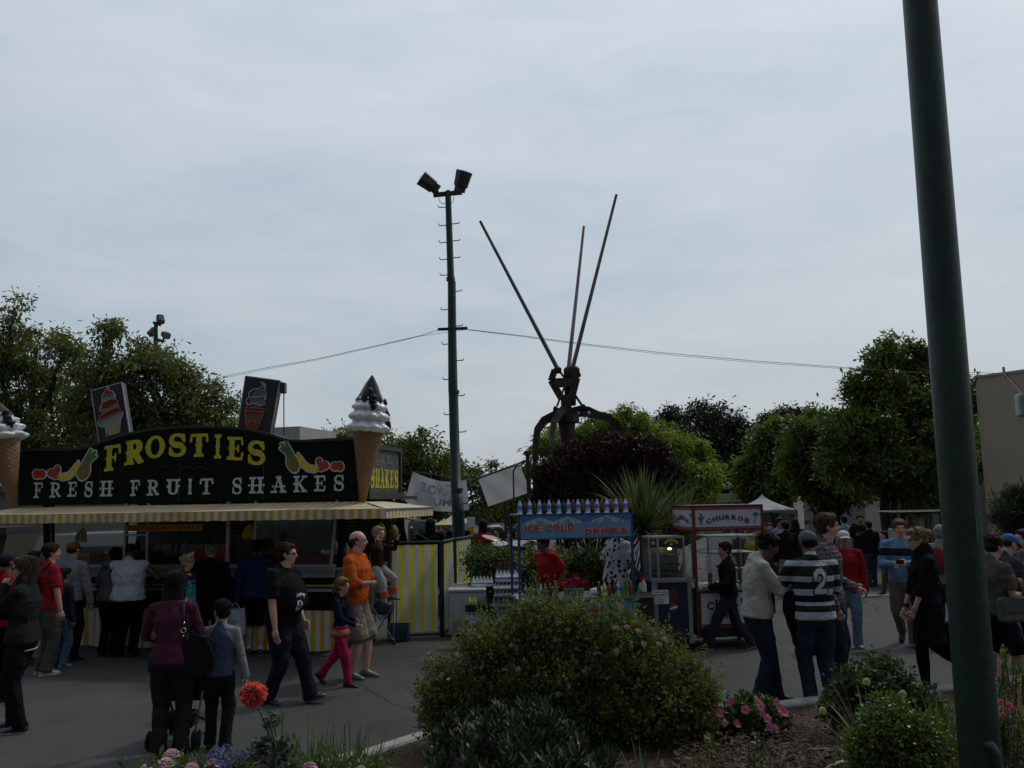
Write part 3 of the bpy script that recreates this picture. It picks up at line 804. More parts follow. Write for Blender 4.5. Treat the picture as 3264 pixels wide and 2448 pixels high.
  if t.get('hood'):m.ell(up(0,-.06,.83),(.075*H,.05*H,.04*H))
  if t.get('collar'):
   m.ell(up(0,-.012,.842),(.050*H,.044*H,.018*H))
  sl=t['sleeve'];ai=inf*.75
  for i in(0,1):
   if sl=='none':continue
   S_,E_,W_=sh[i],elb[i],wr[i]
   if sl=='short':
    e=S_.lerp(E_,.8);limb(m,[S_,S_.lerp(E_,.5)],[ar[0]+is_,ar[0]+ai*.9])
    d=(E_-S_).normalized();u=d.cross(Vector((0,1,0)))
    if u.length<.2:u=d.cross(Vector((1,0,0)))
    u.normalize();v=d.cross(u);r_=ar[0]*.95+ai*1.4
    rings(m,[(S_.lerp(E_,.3),u*r_,v*r_),(e,u*r_*1.05,v*r_*1.05)])
   else:
    end=W_ if sl=='long' else E_.lerp(W_,.25)
    r2=(ar[1]+ai)*.95 if sl!='long' else ar[2]+ai*1.2
    limb(m,[S_,S_.lerp(E_,.5),E_],[ar[0]+is_,ar[0]*.92+ai*.9,ar[1]+ai])
    limb(m,[E_,E_.lerp(end,.5),end],[ar[1]+ai*1.15,(ar[1]+r2)/2+ai*.4,r2])
  shirt_o=remesh_obj(t['name'],m,tm,root,vox,t.get('fold',.034),smooth=2)
 if shoes is not None:
  if not isinstance(shoes,dict):shoes=dict(col=shoes)
  for i in(0,1):
   A_=ank[i];pt=R(F[i][3]);fy=R(F[i][4])if len(F[i])>4 else(R(8)if i==0 else R(-8))
   RM=Matrix.Rotation(fy,3,'Z')@Matrix.Rotation(-pt,3,'X')
   def fp(x,y,z):return A_+RM@(Vector((x,y,z))*s*(1 if hs<=1.15 else 1.1))
   m=MB();fl_=1
   U=RM@Vector((s,0,0));V=RM@Vector((0,0,s))
   hz_=-.045*1.75
   rings(m,[(fp(0,-.075,hz_+.035),U*.022,V*.028),(fp(0,-.05,hz_+.045),U*.036,V*.045),(fp(0,0,hz_+.05),U*.038,V*.05),(fp(0,.07,hz_+.036),U*.043,V*.035),(fp(0,.13,hz_+.026),U*.044,V*.026),(fp(0,.175,hz_+.02),U*.028,V*.016)],12)
   m.ell(fp(0,-.005,hz_+.07),(.038*s,.05*s,.04*s),RM)
   sh_o=m.build('shoe',mat('shoe_leather',shoes['col'],.45,var=.15,scale=25),root)
   m=MB();pr=[]
   for zz in(0,.016):
    for(x_,y_)in((-.030,-.07),(-.033,0),(-.045,.09),(-.034,.16),(0,.188),(.034,.16),(.045,.09),(.033,0),(.030,-.07),(0,-.088)):pr.append(fp(x_,y_,hz_-.002+zz))
   m.add(pr,[tuple(range(10)),tuple(range(19,9,-1))]+[(q,q+10,(q+1)%10+10,(q+1)%10)for q in range(10)])
   m.build('sole',mat('shoe_sole',shoes.get('sole',(.05,.05,.05)),.6,var=.1),sh_o)
   if 'lace' in shoes:
    m=MB()
    for q in range(5):
     y_=.03+q*.022;z_=hz_+.083-q*.010
     m.tube([fp(-.024,y_,z_-.006),fp(0,y_+.006,z_+.006),fp(.024,y_,z_-.006)],.0065*s,5)
    m.build('laces',mat('shoe_laces',shoes['lace'],.6,var=0),sh_o)
 return dict(root=root,up=up,hp=hp,wr=wr,elb=elb,sh=sh,k=k,H=H,s=s,RH=RH,shirt=shirt_o,pv=pv,ank=ank,knees=knees,P0=P0,ax=ax)
def glasses(p,col=(.01,.01,.012),clear=False):
 hp,k,RH=p['hp'],p['k'],p['RH'];m=MB()
 gm=mat('sunglasses',col,.15,var=0)if not clear else mat('spectacle_rim',(.1,.1,.1),.3,var=0)
 for sx in(-1,1):
  if clear:
   m.tube([hp(sx*.15+.085*math.cos(t),.40,.03+.055*math.sin(t))for t in[i*math.pi/5 for i in range(11)]],.007*k,5)
  else:m.ell(hp(sx*.15,.385,.03),(.12*k,.03*k,.07*k),RH,10)
  m.tube([hp(sx*.26,.36,.05),hp(sx*.36,.05,.04)],.018*k,5)
 m.tube([hp(-.06,.42,.05),hp(.06,.42,.05)],.012*k,5)
 m.build('glasses' if clear else 'sunglasses',gm,p['root'])
def bag_strap(p,pts,r,col,name='strap'):
 m=MB();m.tube(pts,r,6);return m.build(name,mat('strap_web',col,.6),p['root'])
class Frame:
 """vertical plane frame: origin O on the ground, x along the front, y into the booth"""
 def __init__(s,O,rz):s.O=Vector((O[0],O[1],0));s.rz=rz;s.M=Matrix.Translation(s.O)@Matrix.Rotation(rz,4,'Z');s.I=s.M.inverted()
 def hit(s,px,py,y=0.0):
  o=s.I@CO;d=s.I.to_3x3()@ray(px,py);t=(y-o.y)/d.y;p=o+d*t;return p.x,p.z
 def side(s,px,py,x):
  o=s.I@CO;d=s.I.to_3x3()@ray(px,py);t=(x-o.x)/d.x;p=o+d*t;return p.y,p.z
BLACK=mat('black_paint',(.006,.006,.006),.6,var=.25,scale=3,spec=.12)
STEEL=mat('brushed_steel',(.42,.43,.44),.35,.9,var=.1)
ALU=mat('aluminium',(.35,.36,.37),.4,.7,var=.1)
DKMET=mat('dark_metal',(.03,.03,.03),.5,.4,var=.1)
YEL=(.60,.37,.012);WHT=(.62,.62,.60)
PAPER=mat('white_paper',(.7,.7,.72),.8,var=.05)
RUBBER=mat('black_rubber',(.015,.015,.015),.7,var=.1)
a=at(70,1617,14.35);b=at(1130,1603,13.0)
TR=Frame((a.x,a.y),math.atan2(b.y-a.y,b.x-a.x));TL=math.hypot(b.x-a.x,b.y-a.y)
tr=thing('food_trailer','long black shake trailer with yellow and white striped awning and skirt','food trailer',TR.O,TR.rz)
def on(y):return lambda u,v:Vector((u,y,v))
top=[(66,1433),(149,1430),(234,1430),(285,1421),(316,1409),(380,1388),(418,1379),(475,1368),(530,1362),(600,1358),(680,1357),(750,1361),(810,1370),(869,1385),(900,1396),(932,1403),(970,1403),(1040,1399),(1168,1394)]
poly=[TR.hit(*p)for p in top]
zb=TR.hit(600,1602)[1]
poly=[(poly[0][0],zb)]+poly+[(poly[-1][0],zb)]
m=MB();m.prism(poly[::-1],lambda u,v,t:Vector((u,t,v)),0,.09)
sign=m.build('sign_board',BLACK,tr)
m=MB();tp=[Vector((u,-.004,v))for u,v in poly[1:-1]]
for i in range(len(tp)-1):m.bar(tp[i]+Vector((0,.045,-.012)),tp[i+1]+Vector((0,.045,-.012)),.11,.04)
m.build('edge_trim',mat('sign_trim',(.03,.028,.026),.5),sign)
def wbox(x0,y0,x1,y1):
 u0,v0=TR.hit(x0,y1);u1,v1=TR.hit(x1,y0);return u0,v0,u1,v1
MY=mat('yellow_letter',(.50,.47,.02),.5,var=.1,scale=4);MW=mat('pale_letter',(.50,.57,.56),.5,var=.08)
def wletter(ch,bx,y,m,mb,st=.12,th=.05,slant=0):
 u0,v0,u1,v1=bx
 contour(mb,western(ch,st,th),(-.08,-.06,1.08,1.06),lambda u,v:Vector((u0+(u1-u0)*u,y,v0+(v1-v0)*v+slant*(u-.5))),nx=30,ny=32)
mb=MB()
for ch,bx,sl in(('F',(330,1415,388,1502),.03),('R',(396,1399,462,1482),.03),('O',(463,1386,528,1463),.02),('S',(535,1379,597,1457),0),('T',(605,1379,665,1458),0),('I',(676,1383,714,1463),0),('E',(722,1389,778,1470),-.02),('S',(787,1402,849,1483),-.02)):
 wletter(ch,wbox(*bx),-.007,0,mb,.155 if ch not in 'SO' else.125,.06,sl)
mb.build('main_lettering',MY,sign)
for WD in((('F',(106,1536,139,1588)),('R',(157,1535,198,1587)),('E',(215,1534,247,1585)),('S',(268,1532,299,1586)),('H',(318,1531,362,1583))),(('F',(414,1528,448,1582)),('R',(467,1527,510,1581)),('U',(529,1526,577,1579)),('I',(596,1525,617,1577)),('T',(637,1523,681,1577))),(('S',(739,1520,774,1577)),('H',(793,1519,843,1574)),('A',(863,1517,915,1572)),('K',(935,1515,980,1570)),('E',(1001,1513,1039,1568)),('S',(1063,1511,1099,1567)))):
 mb=MB()
 for ch,bx in WD:wletter(ch,wbox(*bx),-.007,0,mb,.10 if ch not in 'I' else.2,.04)
 mb.build('lower_lettering',MW,sign)
m=MB()
for x_ in(1.46,2.92,4.38):m.span((x_-.004,-.003,zb+.01),(x_+.004,0,zb+.62))
for i in range(24):
 for z_ in(zb+.05,zb+.60):m.ell((.12+i*(TL-.1)/23,-.002,z_),.011,n=6)
m.build('sign_fixings',mat('dull_screw',(.06,.06,.055),.5,.3),sign,kind='stuff')
FR=[mat('paint_white',(.6,.6,.58),.5,var=.05),mat('paint_red',(.42,.035,.02),.5,var=.2,scale=60),mat('paint_banana',(.62,.48,.05),.5,var=.15,scale=20),mat('paint_pineapple',(.28,.13,.03),.5,var=.5,scale=70),mat('paint_leaf',(.06,.16,.04),.5,var=.4,scale=50)]
def fruit(mirror,ox,oy=1512):
 def X(x):return x
 sh_=[]
 straw=[oval(0,0,12,14),oval(17,0,12,13),oval(47,3,12,13,.2),oval(60,-4,12,11),oval(66,15,10,12)]
 ban=path([(72,-6),(95,-10),(115,0),(130,18),(136,32)],6,8)
 ban=union(path([(68,-4),(82,-9)],3,7),path([(82,-9),(100,-6),(117,8),(127,24)],10.5,9),path([(127,24),(133,42)],7,2))
 pin=oval(150,10,19,29,-.35);cr_=union(path([(158,34),(168,60)],13,9),path([(160,40),(186,72)],9,4),path([(160,40),(172,78)],8,4),path([(158,36),(190,58)],7,3))
 leafs=union(*[rect(x-7,11+y,x+7,15+y,1)for x,y in((0,0),(17,-1),(47,3),(66,13))])
 mb=MB()
 def fn(y):
  def q(u,v):
   uu=ox+(u if not mirror else-u);U,V=TR.hit(uu,oy-v);return Vector((U,y,V))
  return q
 bx=(-20,-28,205,92)
 contour(mb,grow(union(*straw,ban,pin,cr_),3.5),bx,fn(-.006),75,m=0)
 contour(mb,union(*straw),bx,fn(-.009),90,m=1);contour(mb,cr_,bx,fn(-.009),75,m=4)
 contour(mb,pin,bx,fn(-.012),75,m=3);contour(mb,ban,bx,fn(-.015),75,m=2);contour(mb,leafs,bx,fn(-.0125),120,m=4)
 lines=union(*[seg((135+i*11,-22),(165+i*11-22,48),.9)for i in range(-1,5)],*[seg((120,-12+i*12),(180,0+i*12),.9)for i in range(0,5)])
 contour(mb,inter(pin,lines),bx,fn(-.0135),160,m=4)
 return mb
fruit(False,118).build('fruit_painting',FR,sign)
mb=fruit(True,1084,1487);mb.build('fruit_painting',FR,sign)
mb=MB()
for x in(520,600,640):
 pts=[(x+math.cos(t)*22,1498-math.sin(t)*10)for t in[i*math.pi/6 for i in range(7)]]
 for i in range(6):
  (u0,v0),(u1,v1)=TR.hit(*pts[i]),TR.hit(*pts[i+1]);mb.bar((u0,-.006,v0),(u1,-.006,v1),.006,.012)
mb.build('scroll_line',mat('dark_red_line',(.07,.008,.008),.6),sign)
x0b,xb=TR.hit(150,1700)[0],TR.hit(1072,1700)[0]
zc=TR.hit(700,1808)[1]
DEP=2.3
m=MB()
m.span((0,.09,zb),(TL+.17,DEP,zb+.05));m.span((x0b,DEP-.06,.45),(xb,DEP,zb));m.span((x0b,.03,.40),(xb,DEP,.46))
m.span((x0b,.03,.46),(x0b+.06,DEP,1.2));m.span((xb-.06,.03,.46),(xb,DEP,1.2))
m.build('trailer_body',mat('trailer_shell',(.05,.05,.052),.5,var=.2),tr)
def zy(py,px=560):return TR.hit(px,py)[1]
m=MB();m.span((x0b-.02,-.13,zc-.04),(xb+.02,.25,zc));m.span((x0b-.01,-.10,zy(1838)),(xb+.01,-.05,zc-.04))
m.build('counter',mat('grey_counter',(.20,.21,.22),.45,var=.15),tr)
m=MB();m.span((x0b,0,.46),(xb,.03,zc-.05));m.build('front_panel',BLACK,tr)
m=MB();m.span((x0b,-.012,zy(1868)),(xb,-.002,zy(1861)));m.build('yellow_trim',mat('olive_trim',(.30,.28,.03),.5),tr)
m=MB();m.span((x0b,-.06,zy(1882)),(xb,-.002,zy(1873)));m.build('lower_ledge',ALU,tr)
SK=stripe_mat('striped_skirt','X',.150,YEL,WHT,off=.2,duty=.45)
m=MB();n=260;zt=zy(1942,1000);vs=[]
for i in range(n+1):
 x=x0b-.05+(xb-x0b+.1)*i/n;w_=.010*math.sin(x*23)+.012*math.sin(x*9.3+1)
 for j,z in enumerate((zt,zt*.6,.06)):vs.append((x,-.03+w_*j,z+.008*math.sin(x*7)*(j==2)))
m.add(vs,[(i*3+j,(i+1)*3+j,(i+1)*3+j+1,i*3+j+1)for i in range(n)for j in range(2)],0,True)
m.build('skirt',SK,tr)
m=MB();m.span((x0b-.06,-.04,zt-.01),(xb+.06,.0,zt+.05));m.build('skirt_rail',BLACK,tr)
for x in(2.4,3.3):
 m=MB();m.lathe([(.0,-.1),(.30,-.1),(.33,-.06),(.33,.06),(.30,.1),(0,.1)],(x,.5,.33),Matrix.Rotation(R(90),3,'X'),24);m.build('wheel',RUBBER,tr)
AW=.95
zf0=TR.hit(700,1630,-AW)[1];zf1=TR.hit(700,1660,-AW)[1]
xr=TR.hit(1231,1640,-AW)[0];xl=-.95
zs0=TR.hit(900,1603,0)[1]
ST=stripe_mat('striped_canvas','X',.134,WHT,YEL,off=.05)
STY=stripe_mat('striped_canvas_side','Y',.134,WHT,YEL,off=.05)
m=MB();n=60
xs1=TR.hit(1160,1596,0)[0]
vs=[]
for i in range(n+1):
 t=i/n;xt=-.02+(xs1+.02)*t;xf=xl+(xr-xl)*t
 for j in range(5):
  q=j/4;sag=-.018*math.sin(math.pi*q)
  vs.append((xt*(1-q)+xf*q,-.01-(AW-.01)*q,zs0*(1-q)+zf0*q+sag))
m.add(vs,[(i*5+j,i*5+j+1,(i+1)*5+j+1,(i+1)*5+j)for i in range(n)for j in range(4)],0,True)
m.build('front_awning',ST,tr)
m=MB();vs=[]
for i in range(n*3+1):
 x=xl+(xr-xl)*i/(n*3);vs+=[(x,-AW,zf0),(x,-AW-.008*math.sin(x*5),zf1+.004*math.sin(x*23))]
m.add(vs,[(i*2,i*2+1,i*2+3,i*2+2)for i in range(n*3)],0,True)
m.build('front_valance',ST,tr)
ye=TR.side(1380,1640,xr)[0]
CRM=mat('cream_canvas',(.62,.55,.38),.75,var=.08)
m=MB();m.quad((xs1,-.01,zs0),(xr,-AW,zf0),(xr,ye,zf0),(xs1,ye-.3,zs0))
m.add([(xs1,ye-.3,zs0),(xr,ye,zf0),(xs1,ye,zf0)],[(0,1,2)]);m.build('side_awning',CRM,tr)
m=MB()
m.quad((-.02,-.01,zs0),(-.02,ye,zs0),(xl,ye,zf0),(xl,-AW,zf0))
m.build('side_awning',CRM,tr)
m=MB();m.quad((xr+.002,-AW,zf0),(xr+.002,-AW,zf1),(xr+.002,ye,zf1),(xr+.002,ye,zf0));m.build('side_valance',STY,tr)
m=MB();m.quad((xl-.002,-AW,zf0),(xl-.002,-AW,zf1),(xl-.002,ye,zf1),(xl-.002,ye,zf0))
m.build('side_valance',STY,tr)
m=MB()
for x in(xl,xr):m.bar((x,-AW,zf0-.01),(x,ye,zf0-.01),.025,.025)
m.bar((xl,-AW+.015,zf0-.01),(xr,-AW+.015,zf0-.01),.025,.025)
for x in(0.3,2.2,4.0,TL-.2):m.bar((x,-.02,zb-.25),(x,-AW+.02,zf0-.03),.02,.02)
m.build('awning_frame',ALU,tr)
m=MB()
for px_ in(396,468,724,811):
 x=TR.hit(px_,1740)[0];m.span((x-.022,.0,zc),(x+.022,.06,zb))
u0,v0=TR.hit(1072,1655);u1,v1=TR.hit(1052,1806);m.bar((u0,.03,zb),(u1,.03,zc),.03,.05)
m.span((x0b,.01,zc),(xb,.05,zc+.04));m.span((TR.hit(396,1700)[0],.005,TR.hit(430,1703)[1]),(TR.hit(468,1700)[0],.05,TR.hit(430,1708)[1]))
m.build('window_frame',ALU,tr)
m=MB()
u0,v0=TR.hit(1098,1655);u1,v1=TR.hit(1080,1806);m.bar((u0,.03,zb),(u1,.03,zc),.09,.06);m.build('corner_post',BLACK,tr);m=MB()
u0,v0=TR.hit(141,1668);u1,v1=TR.hit(158,1760);m.bar((u0,.03,zb),(u1-.05,.03,zc),.09,.06);m.bar((u0+.12,.03,zb),(u1+.06,.03,zc),.03,.05)
m.build('corner_post',BLACK,tr)
GL=mat('window_glass',(.8,.85,.85),.05,var=0,trans=1.0)
m=MB();X=lambda p:TR.hit(p,1740)[0]
m.span((X(815),.02,zc+.05),(X(1055),.026,zb-.02));m.span((X(160),.02,zc+.05),(X(392),.026,zb-.02));m.span((X(472),.02,zc+.05),(X(720),.026,zc+.35))
m.build('window_pane',GL,tr)
m=MB();m.span((x0b+.1,1.5,.46),(xb-.1,1.55,1.35));m.span((x0b+.1,1.2,1.0),(xb-.1,1.9,1.05));m.span((X(650),.9,.46),(X(720),1.2,1.75));m.span((X(200),.6,1.1),(X(380),1.1,1.45));m.span((X(840),.5,1.1),(X(1030),.9,1.35))
m.build('kitchen_shelf',mat('dark_cabinet',(.06,.055,.05),.5),tr)
MB2=mat('menu_board',(.045,.04,.03),.5,var=.3,scale=12)
for(a_,b_)in((490,560),(570,635),(645,710),(735,790),(855,900),(910,960)):
 m=MB();x_,x2=X(a_),X(b_);m.span((x_,DEP-.12,1.45),(x2,DEP-.09,2.02));bd=m.build('menu_board',MB2,tr)
 m=MB()
 for q in range(7):
  z=1.52+q*.07;m.span((x_+.04,DEP-.125,z),(x_+(x2-x_)*rnd.uniform(.5,.85),DEP-.121,z+.018))
 m.build('menu_line',mat('menu_text',(.30,.24,.10),.6,var=.3),bd)
rb_=[mat('bottle_red',(.25,.03,.03),.3,var=0),mat('bottle_cream',(.4,.36,.28),.3,var=0),mat('bottle_amber',(.2,.09,.02),.3,var=0),mat('bottle_green',(.05,.15,.06),.3,var=0)]
m=MB()
for q in range(44):
 x_=rnd.uniform(x0b+.3,xb-.3);y_=rnd.choice((1.35,1.7));r_=rnd.uniform(.03,.06);h_=rnd.uniform(.12,.3)
 m.lathe([(r_,0),(r_,h_*.7),(r_*.4,h_*.85),(r_*.4,h_)],(x_,y_,1.05 if y_<1.5 else 1.35),n=8,m=rnd.randrange(4))
m.build('kitchen_ware',rb_,tr,kind='stuff')
u0,v0=TR.hit(405,1694,-.03);u1,v1=TR.hit(646,1671,-.03)
m=MB();m.span((u0,-.05,v0),(u1,-.03,v1));cap_s=thing('banner_sign','orange banner reading cappuccino shake hanging in the trailer window','sign',TR.O,TR.rz)
o=m.build('banner_board',mat('orange_board',(.75,.30,.05),.6,var=.1),cap_s)
m=MB();text_in(m,'CAPPUCCINO SHAKE',(u0+.03,v0+.022,u1-.03,v1-.022),lambda u,v:Vector((u,-.054,v)),.012)
m.build('lettering',mat('banner_red',(.22,.004,.004),.6),cap_s)
m=MB();u0,v0=TR.hit(1022,1766);u1,v1=TR.hit(1054,1750)
text_in(m,'Made',(u0,v0,u1,v1),lambda u,v:Vector((u,.012,v)),.02)
m.build('window_lettering',mat('window_white',(.5,.5,.5),.6),tr)
m=MB();u0,v0=TR.hit(980,1793);u1,v1=TR.hit(1054,1772)
text_in(m,'WAFFLE CONES',(u0,v0,u1,v1),lambda u,v:Vector((u,.012,v)),.01)
m.build('window_lettering',mat('window_red',(.30,.02,.02),.6),tr)
m=MB();u0,v0=TR.hit(246,1795);u1,v1=TR.hit(288,1758);m.span((u0,.006,v0),(u1,.012,v1));ps=m.build('poster',mat('poster_pink',(.16,.09,.08),.6,var=.5,scale=14),tr)
m=MB();text_in(m,'SHAKES',(u0+.02,v1-.07,u1-.02,v1-.02),lambda u,v:Vector((u,.003,v)),.01);m.build('lettering',mat('poster_text',(.5,.4,.3),.6),ps)
m=MB();u0,v0=TR.hit(292,1790);u1,v1=TR.hit(330,1756)
for q in range(5):m.span((u0+q*(u1-u0)/5,.006,v0),(u0+(q+.6)*(u1-u0)/5,.012,v1))
m.build('popcorn_poster',mat('poster_red',(.28,.03,.03),.6),tr)
yA=.15
sy0=TR.side(1205,1500,TL+.17)[0];sy1=TR.side(1276,1500,TL+.17)[0]
sz1=TR.side(1240,1424,TL+.17)[1];sz0=zb
m=MB();m.span((TL+.11,.09,sz0),(TL+.17,sy1,sz1));ss=m.build('side_sign_board',mat('side_sign_grey',(.075,.07,.068),.55,var=.2),tr)
m=MB();xx=TL+.172
m.span((xx,.09,sz1-.07),(xx+.03,sy1,sz1));m.span((xx,.09,sz0),(xx+.03,sy1,sz0+.10));m.span((xx,sy1-.06,sz0+.10),(xx+.03,sy1,sz1-.07));m.span((xx,.09,sz0+.10),(xx+.03,.15,sz1-.07))
m.build('side_sign_frame',mat('side_frame',(.05,.045,.043),.5),ss)
m=MB();wl=(sy1-.25)/6
for i,ch in enumerate('SHAKES'):
 contour(m,western(ch,.15,.06),(-.08,-.06,1.08,1.06),lambda u,v,i=i:Vector((xx+.004,.16+wl*(i+.06+.86*u),sz0+.17+.30*v)),nx=18,ny=20)
m.build('side_lettering',MY,ss)
m=MB();text_in(m,'Fresh Fruit',(.2,sz1-.40,sy1-.1,sz1-.14),lambda u,v:Vector((xx+.004,u,v)),.012);m.build('side_script',mat('dim_letter',(.16,.18,.18),.5),ss)
BAN=mat('banana_peel',(.55,.42,.04),.5,var=.2,scale=20);PIN=mat('pineapple_skin',(.22,.16,.05),.7,var=.5,scale=60,bump=1,bscale=45);LF=mat('pineapple_leaf',(.05,.10,.03),.5,var=.3)
def fruits(label,P,s=1.0,pine=True,nb=5):
 t=thing('hanging_fruit',label,'fruit display',P)
 for i in range(nb):
  a_=(i-nb/2)*.35;m=MB();pts=[Vector((.02*math.sin(a_),0,.08)),Vector((.07*math.sin(a_),-.03,.02)),Vector((.10*math.sin(a_),-.05,-.06)),Vector((.09*math.sin(a_),-.03,-.13))]
  m.tube([p*s for p in pts],[.008*s,.018*s,.019*s,.008*s],7);m.build('banana',BAN,t)
 if pine:
  m=MB();m.ell((.15*s,0,-.04*s),(.065*s,.065*s,.10*s));m.build('pineapple',PIN,t)
  m=MB()
  for i in range(14):
   a_=i*2.4;d=Vector((math.cos(a_)*.07,math.sin(a_)*.07,.12+.01*(i%4)))*s;p=Vector((.15*s,0,.05*s))
   m.bar(p,p+d,.014*s,.006*s)
  m.build('pineapple_crown',LF,t)
 m=MB();m.tube([(0,0,.08*s),(0,0,.30*s)],.004,5);m.build('hanging_string',DKMET,t)
fruits('bananas and a pineapple hanging at the right end of the shake trailer',at(1215,1688,14.2),1.3)
fruits('yellow banana bunch hanging in the left window of the shake trailer',at(266,1702,14.35),1.1,False,6)
fruits('bananas with a pineapple hanging beside the middle window post of the trailer',at(797,1690,13.5),1.1)
WAF=bpy.data.materials.new('waffle');nt,N,L,P=nodes_of(WAF)
tc=N.new('ShaderNodeTexCoord');sp=N.new('ShaderNodeSeparateXYZ');L.new(tc.outputs['Object'],sp.inputs[0])
at2=N.new('ShaderNodeMath');at2.operation='ARCTAN2';L.new(sp.outputs[1],at2.inputs[0]);L.new(sp.outputs[0],at2.inputs[1])
hs_=[]
for sg in(1,-1):
 q=N.new('ShaderNodeMath');q.operation='MULTIPLY';q.inputs[1].default_value=sg*2.3 if sg>0 else-1.4;L.new(at2.outputs[0],q.inputs[0])
 r_=N.new('ShaderNodeMath');r_.operation='MULTIPLY_ADD';r_.inputs[1].default_value=15 if sg>0 else 9;L.new(sp.outputs[2],r_.inputs[0]);L.new(q.outputs[0],r_.inputs[2])
 f=N.new('ShaderNodeMath');f.operation='PINGPONG';f.inputs[1].default_value=.5;L.new(r_.outputs[0],f.inputs[0])
 g_=N.new('ShaderNodeMapRange');g_.inputs[1].default_value=0;g_.inputs[2].default_value=.13;L.new(f.outputs[0],g_.inputs[0]);hs_.append(g_)
mi=N.new('ShaderNodeMath');mi.operation='MINIMUM';L.new(hs_[0].outputs[0],mi.inputs[0]);L.new(hs_[1].outputs[0],mi.inputs[1])
mx_=N.new('ShaderNodeMix');mx_.data_type='RGBA';mx_.inputs[6].default_value=(.42,.26,.13,1);mx_.inputs[7].default_value=(.24,.12,.05,1)
L.new(mi.outputs[0],mx_.inputs[0]);L.new(mx_.outputs[2],P.inputs['Base Color']);P.inputs['Roughness'].default_value=.45
bp=N.new('ShaderNodeBump');bp.invert=True;bp.inputs['Strength'].default_value=.8;bp.inputs['Distance'].default_value=.03;L.new(mi.outputs[0],bp.inputs['Height']);L.new(bp.outputs[0],P.inputs['Normal'])
CREAM=mat('swirl_cream',(.80,.81,.84),.25,var=.05,coat=.4);CHOC=mat('chocolate_sauce',(.018,.012,.011),.35,var=.1,spec=.3)
def cone(label,px0,py0,px1,py1,px2,py2,Y,rpx,phase,lean2=0):
 a=at(px0,py0,Y);b=at(px1,py1,Y);c=at(px2,py2,Y)
 hc_=(b-a).length;r=rpx/FPX*Y*1.02
 ax_=(b-a).normalized();M=ax_.to_track_quat('Z','Y').to_matrix().to_4x4();M.translation=a
 t=thing('ice_cream_cone_statue',label,'cone statue',M=M)
 m=MB();m.lathe([(.03,0),(.05,.02),(r*.55,hc_*.5),(r*.92,hc_*.95),(r*.97,hc_),(r*.7,hc_+.03)],n=32);m.build('waffle_cone',WAF,t)
 H_=(c-b).length;m=MB();prof=[]
 tiers=[(1.30,.00,.26),(1.22,.20,.46),(1.05,.38,.60),(.78,.54,.72)]
 for(R_,z0,z1)in tiers:
  for q in range(7):
   tt=q/6;prof.append((r*R_*(.70+.30*math.sin(math.pi*min(1,tt*1.15)**.8))if q<6 else r*R_*.74,(z0+(z1-z0)*tt*.78)*H_+hc_-.03))
 sn=9
 def fn_(r_,z,th):
  tz=(z-hc_)/H_
  return r_*(1+.20*abs(math.sin(th*sn/2+phase+tz*5))**.8-.10)
 m.lathe(prof,n=72,fn=fn_);m.build('cream_swirl',CREAM,t)
 m=MB();cz=hc_+H_
 lx=Vector((lean2,0,0))
 m.lathe([(r*.80,hc_+H_*.50),(r*.84,hc_+H_*.56),(r*.74,hc_+H_*.62),(r*.60,hc_+H_*.70),(r*.42,hc_+H_*.82),(r*.2,hc_+H_*.93),(.01,cz)],n=28,fn=lambda r_,z,th:r_*(1+.05*math.sin(th*5)))
 m.build('chocolate_top',CHOC,t)
 for th,ln in((R(-58),.56),(R(-160),.2),(R(60),.35)):
  m=MB();pts=[];rad=[]
  for q in range(9):
   z=(.58-ln*q/8);rr=r*(1.30-max(0,z-.1)*1.0)*(1+.06*math.sin(q*2.2))
   pts.append((rr*math.cos(th+.06*math.sin(q)),rr*math.sin(th+.06*math.sin(q)),hc_+z*H_));rad.append(r*(.22+.04*math.sin(q*2))*(1 if q<8 else.7))
  m.tube(pts,rad,10);m.ell(pts[-1],r*.14);m.build('chocolate_drip',CHOC,t)
 return t,hc_,H_,r
tc1,hc_,H_,r_=cone('giant soft serve cone statue with chocolate top at the right end of the trailer sign',1155,1600,1173,1372,1187,1196,12.85,50,.3)
m=MB();m.tube([(-r_*1.15,-.05,hc_+H_*.45),(-r_*1.55,-.05,hc_+H_*.62)],.02,8);m.ell((-r_*1.6,-.05,hc_+H_*.66),(.045,.045,.055));m.build('spotlight',DKMET,tc1)
cone('giant soft serve cone statue cut by the left edge, beside the trailer sign',45,1612,4,1405,-7,1268,14.0,56,1.1)
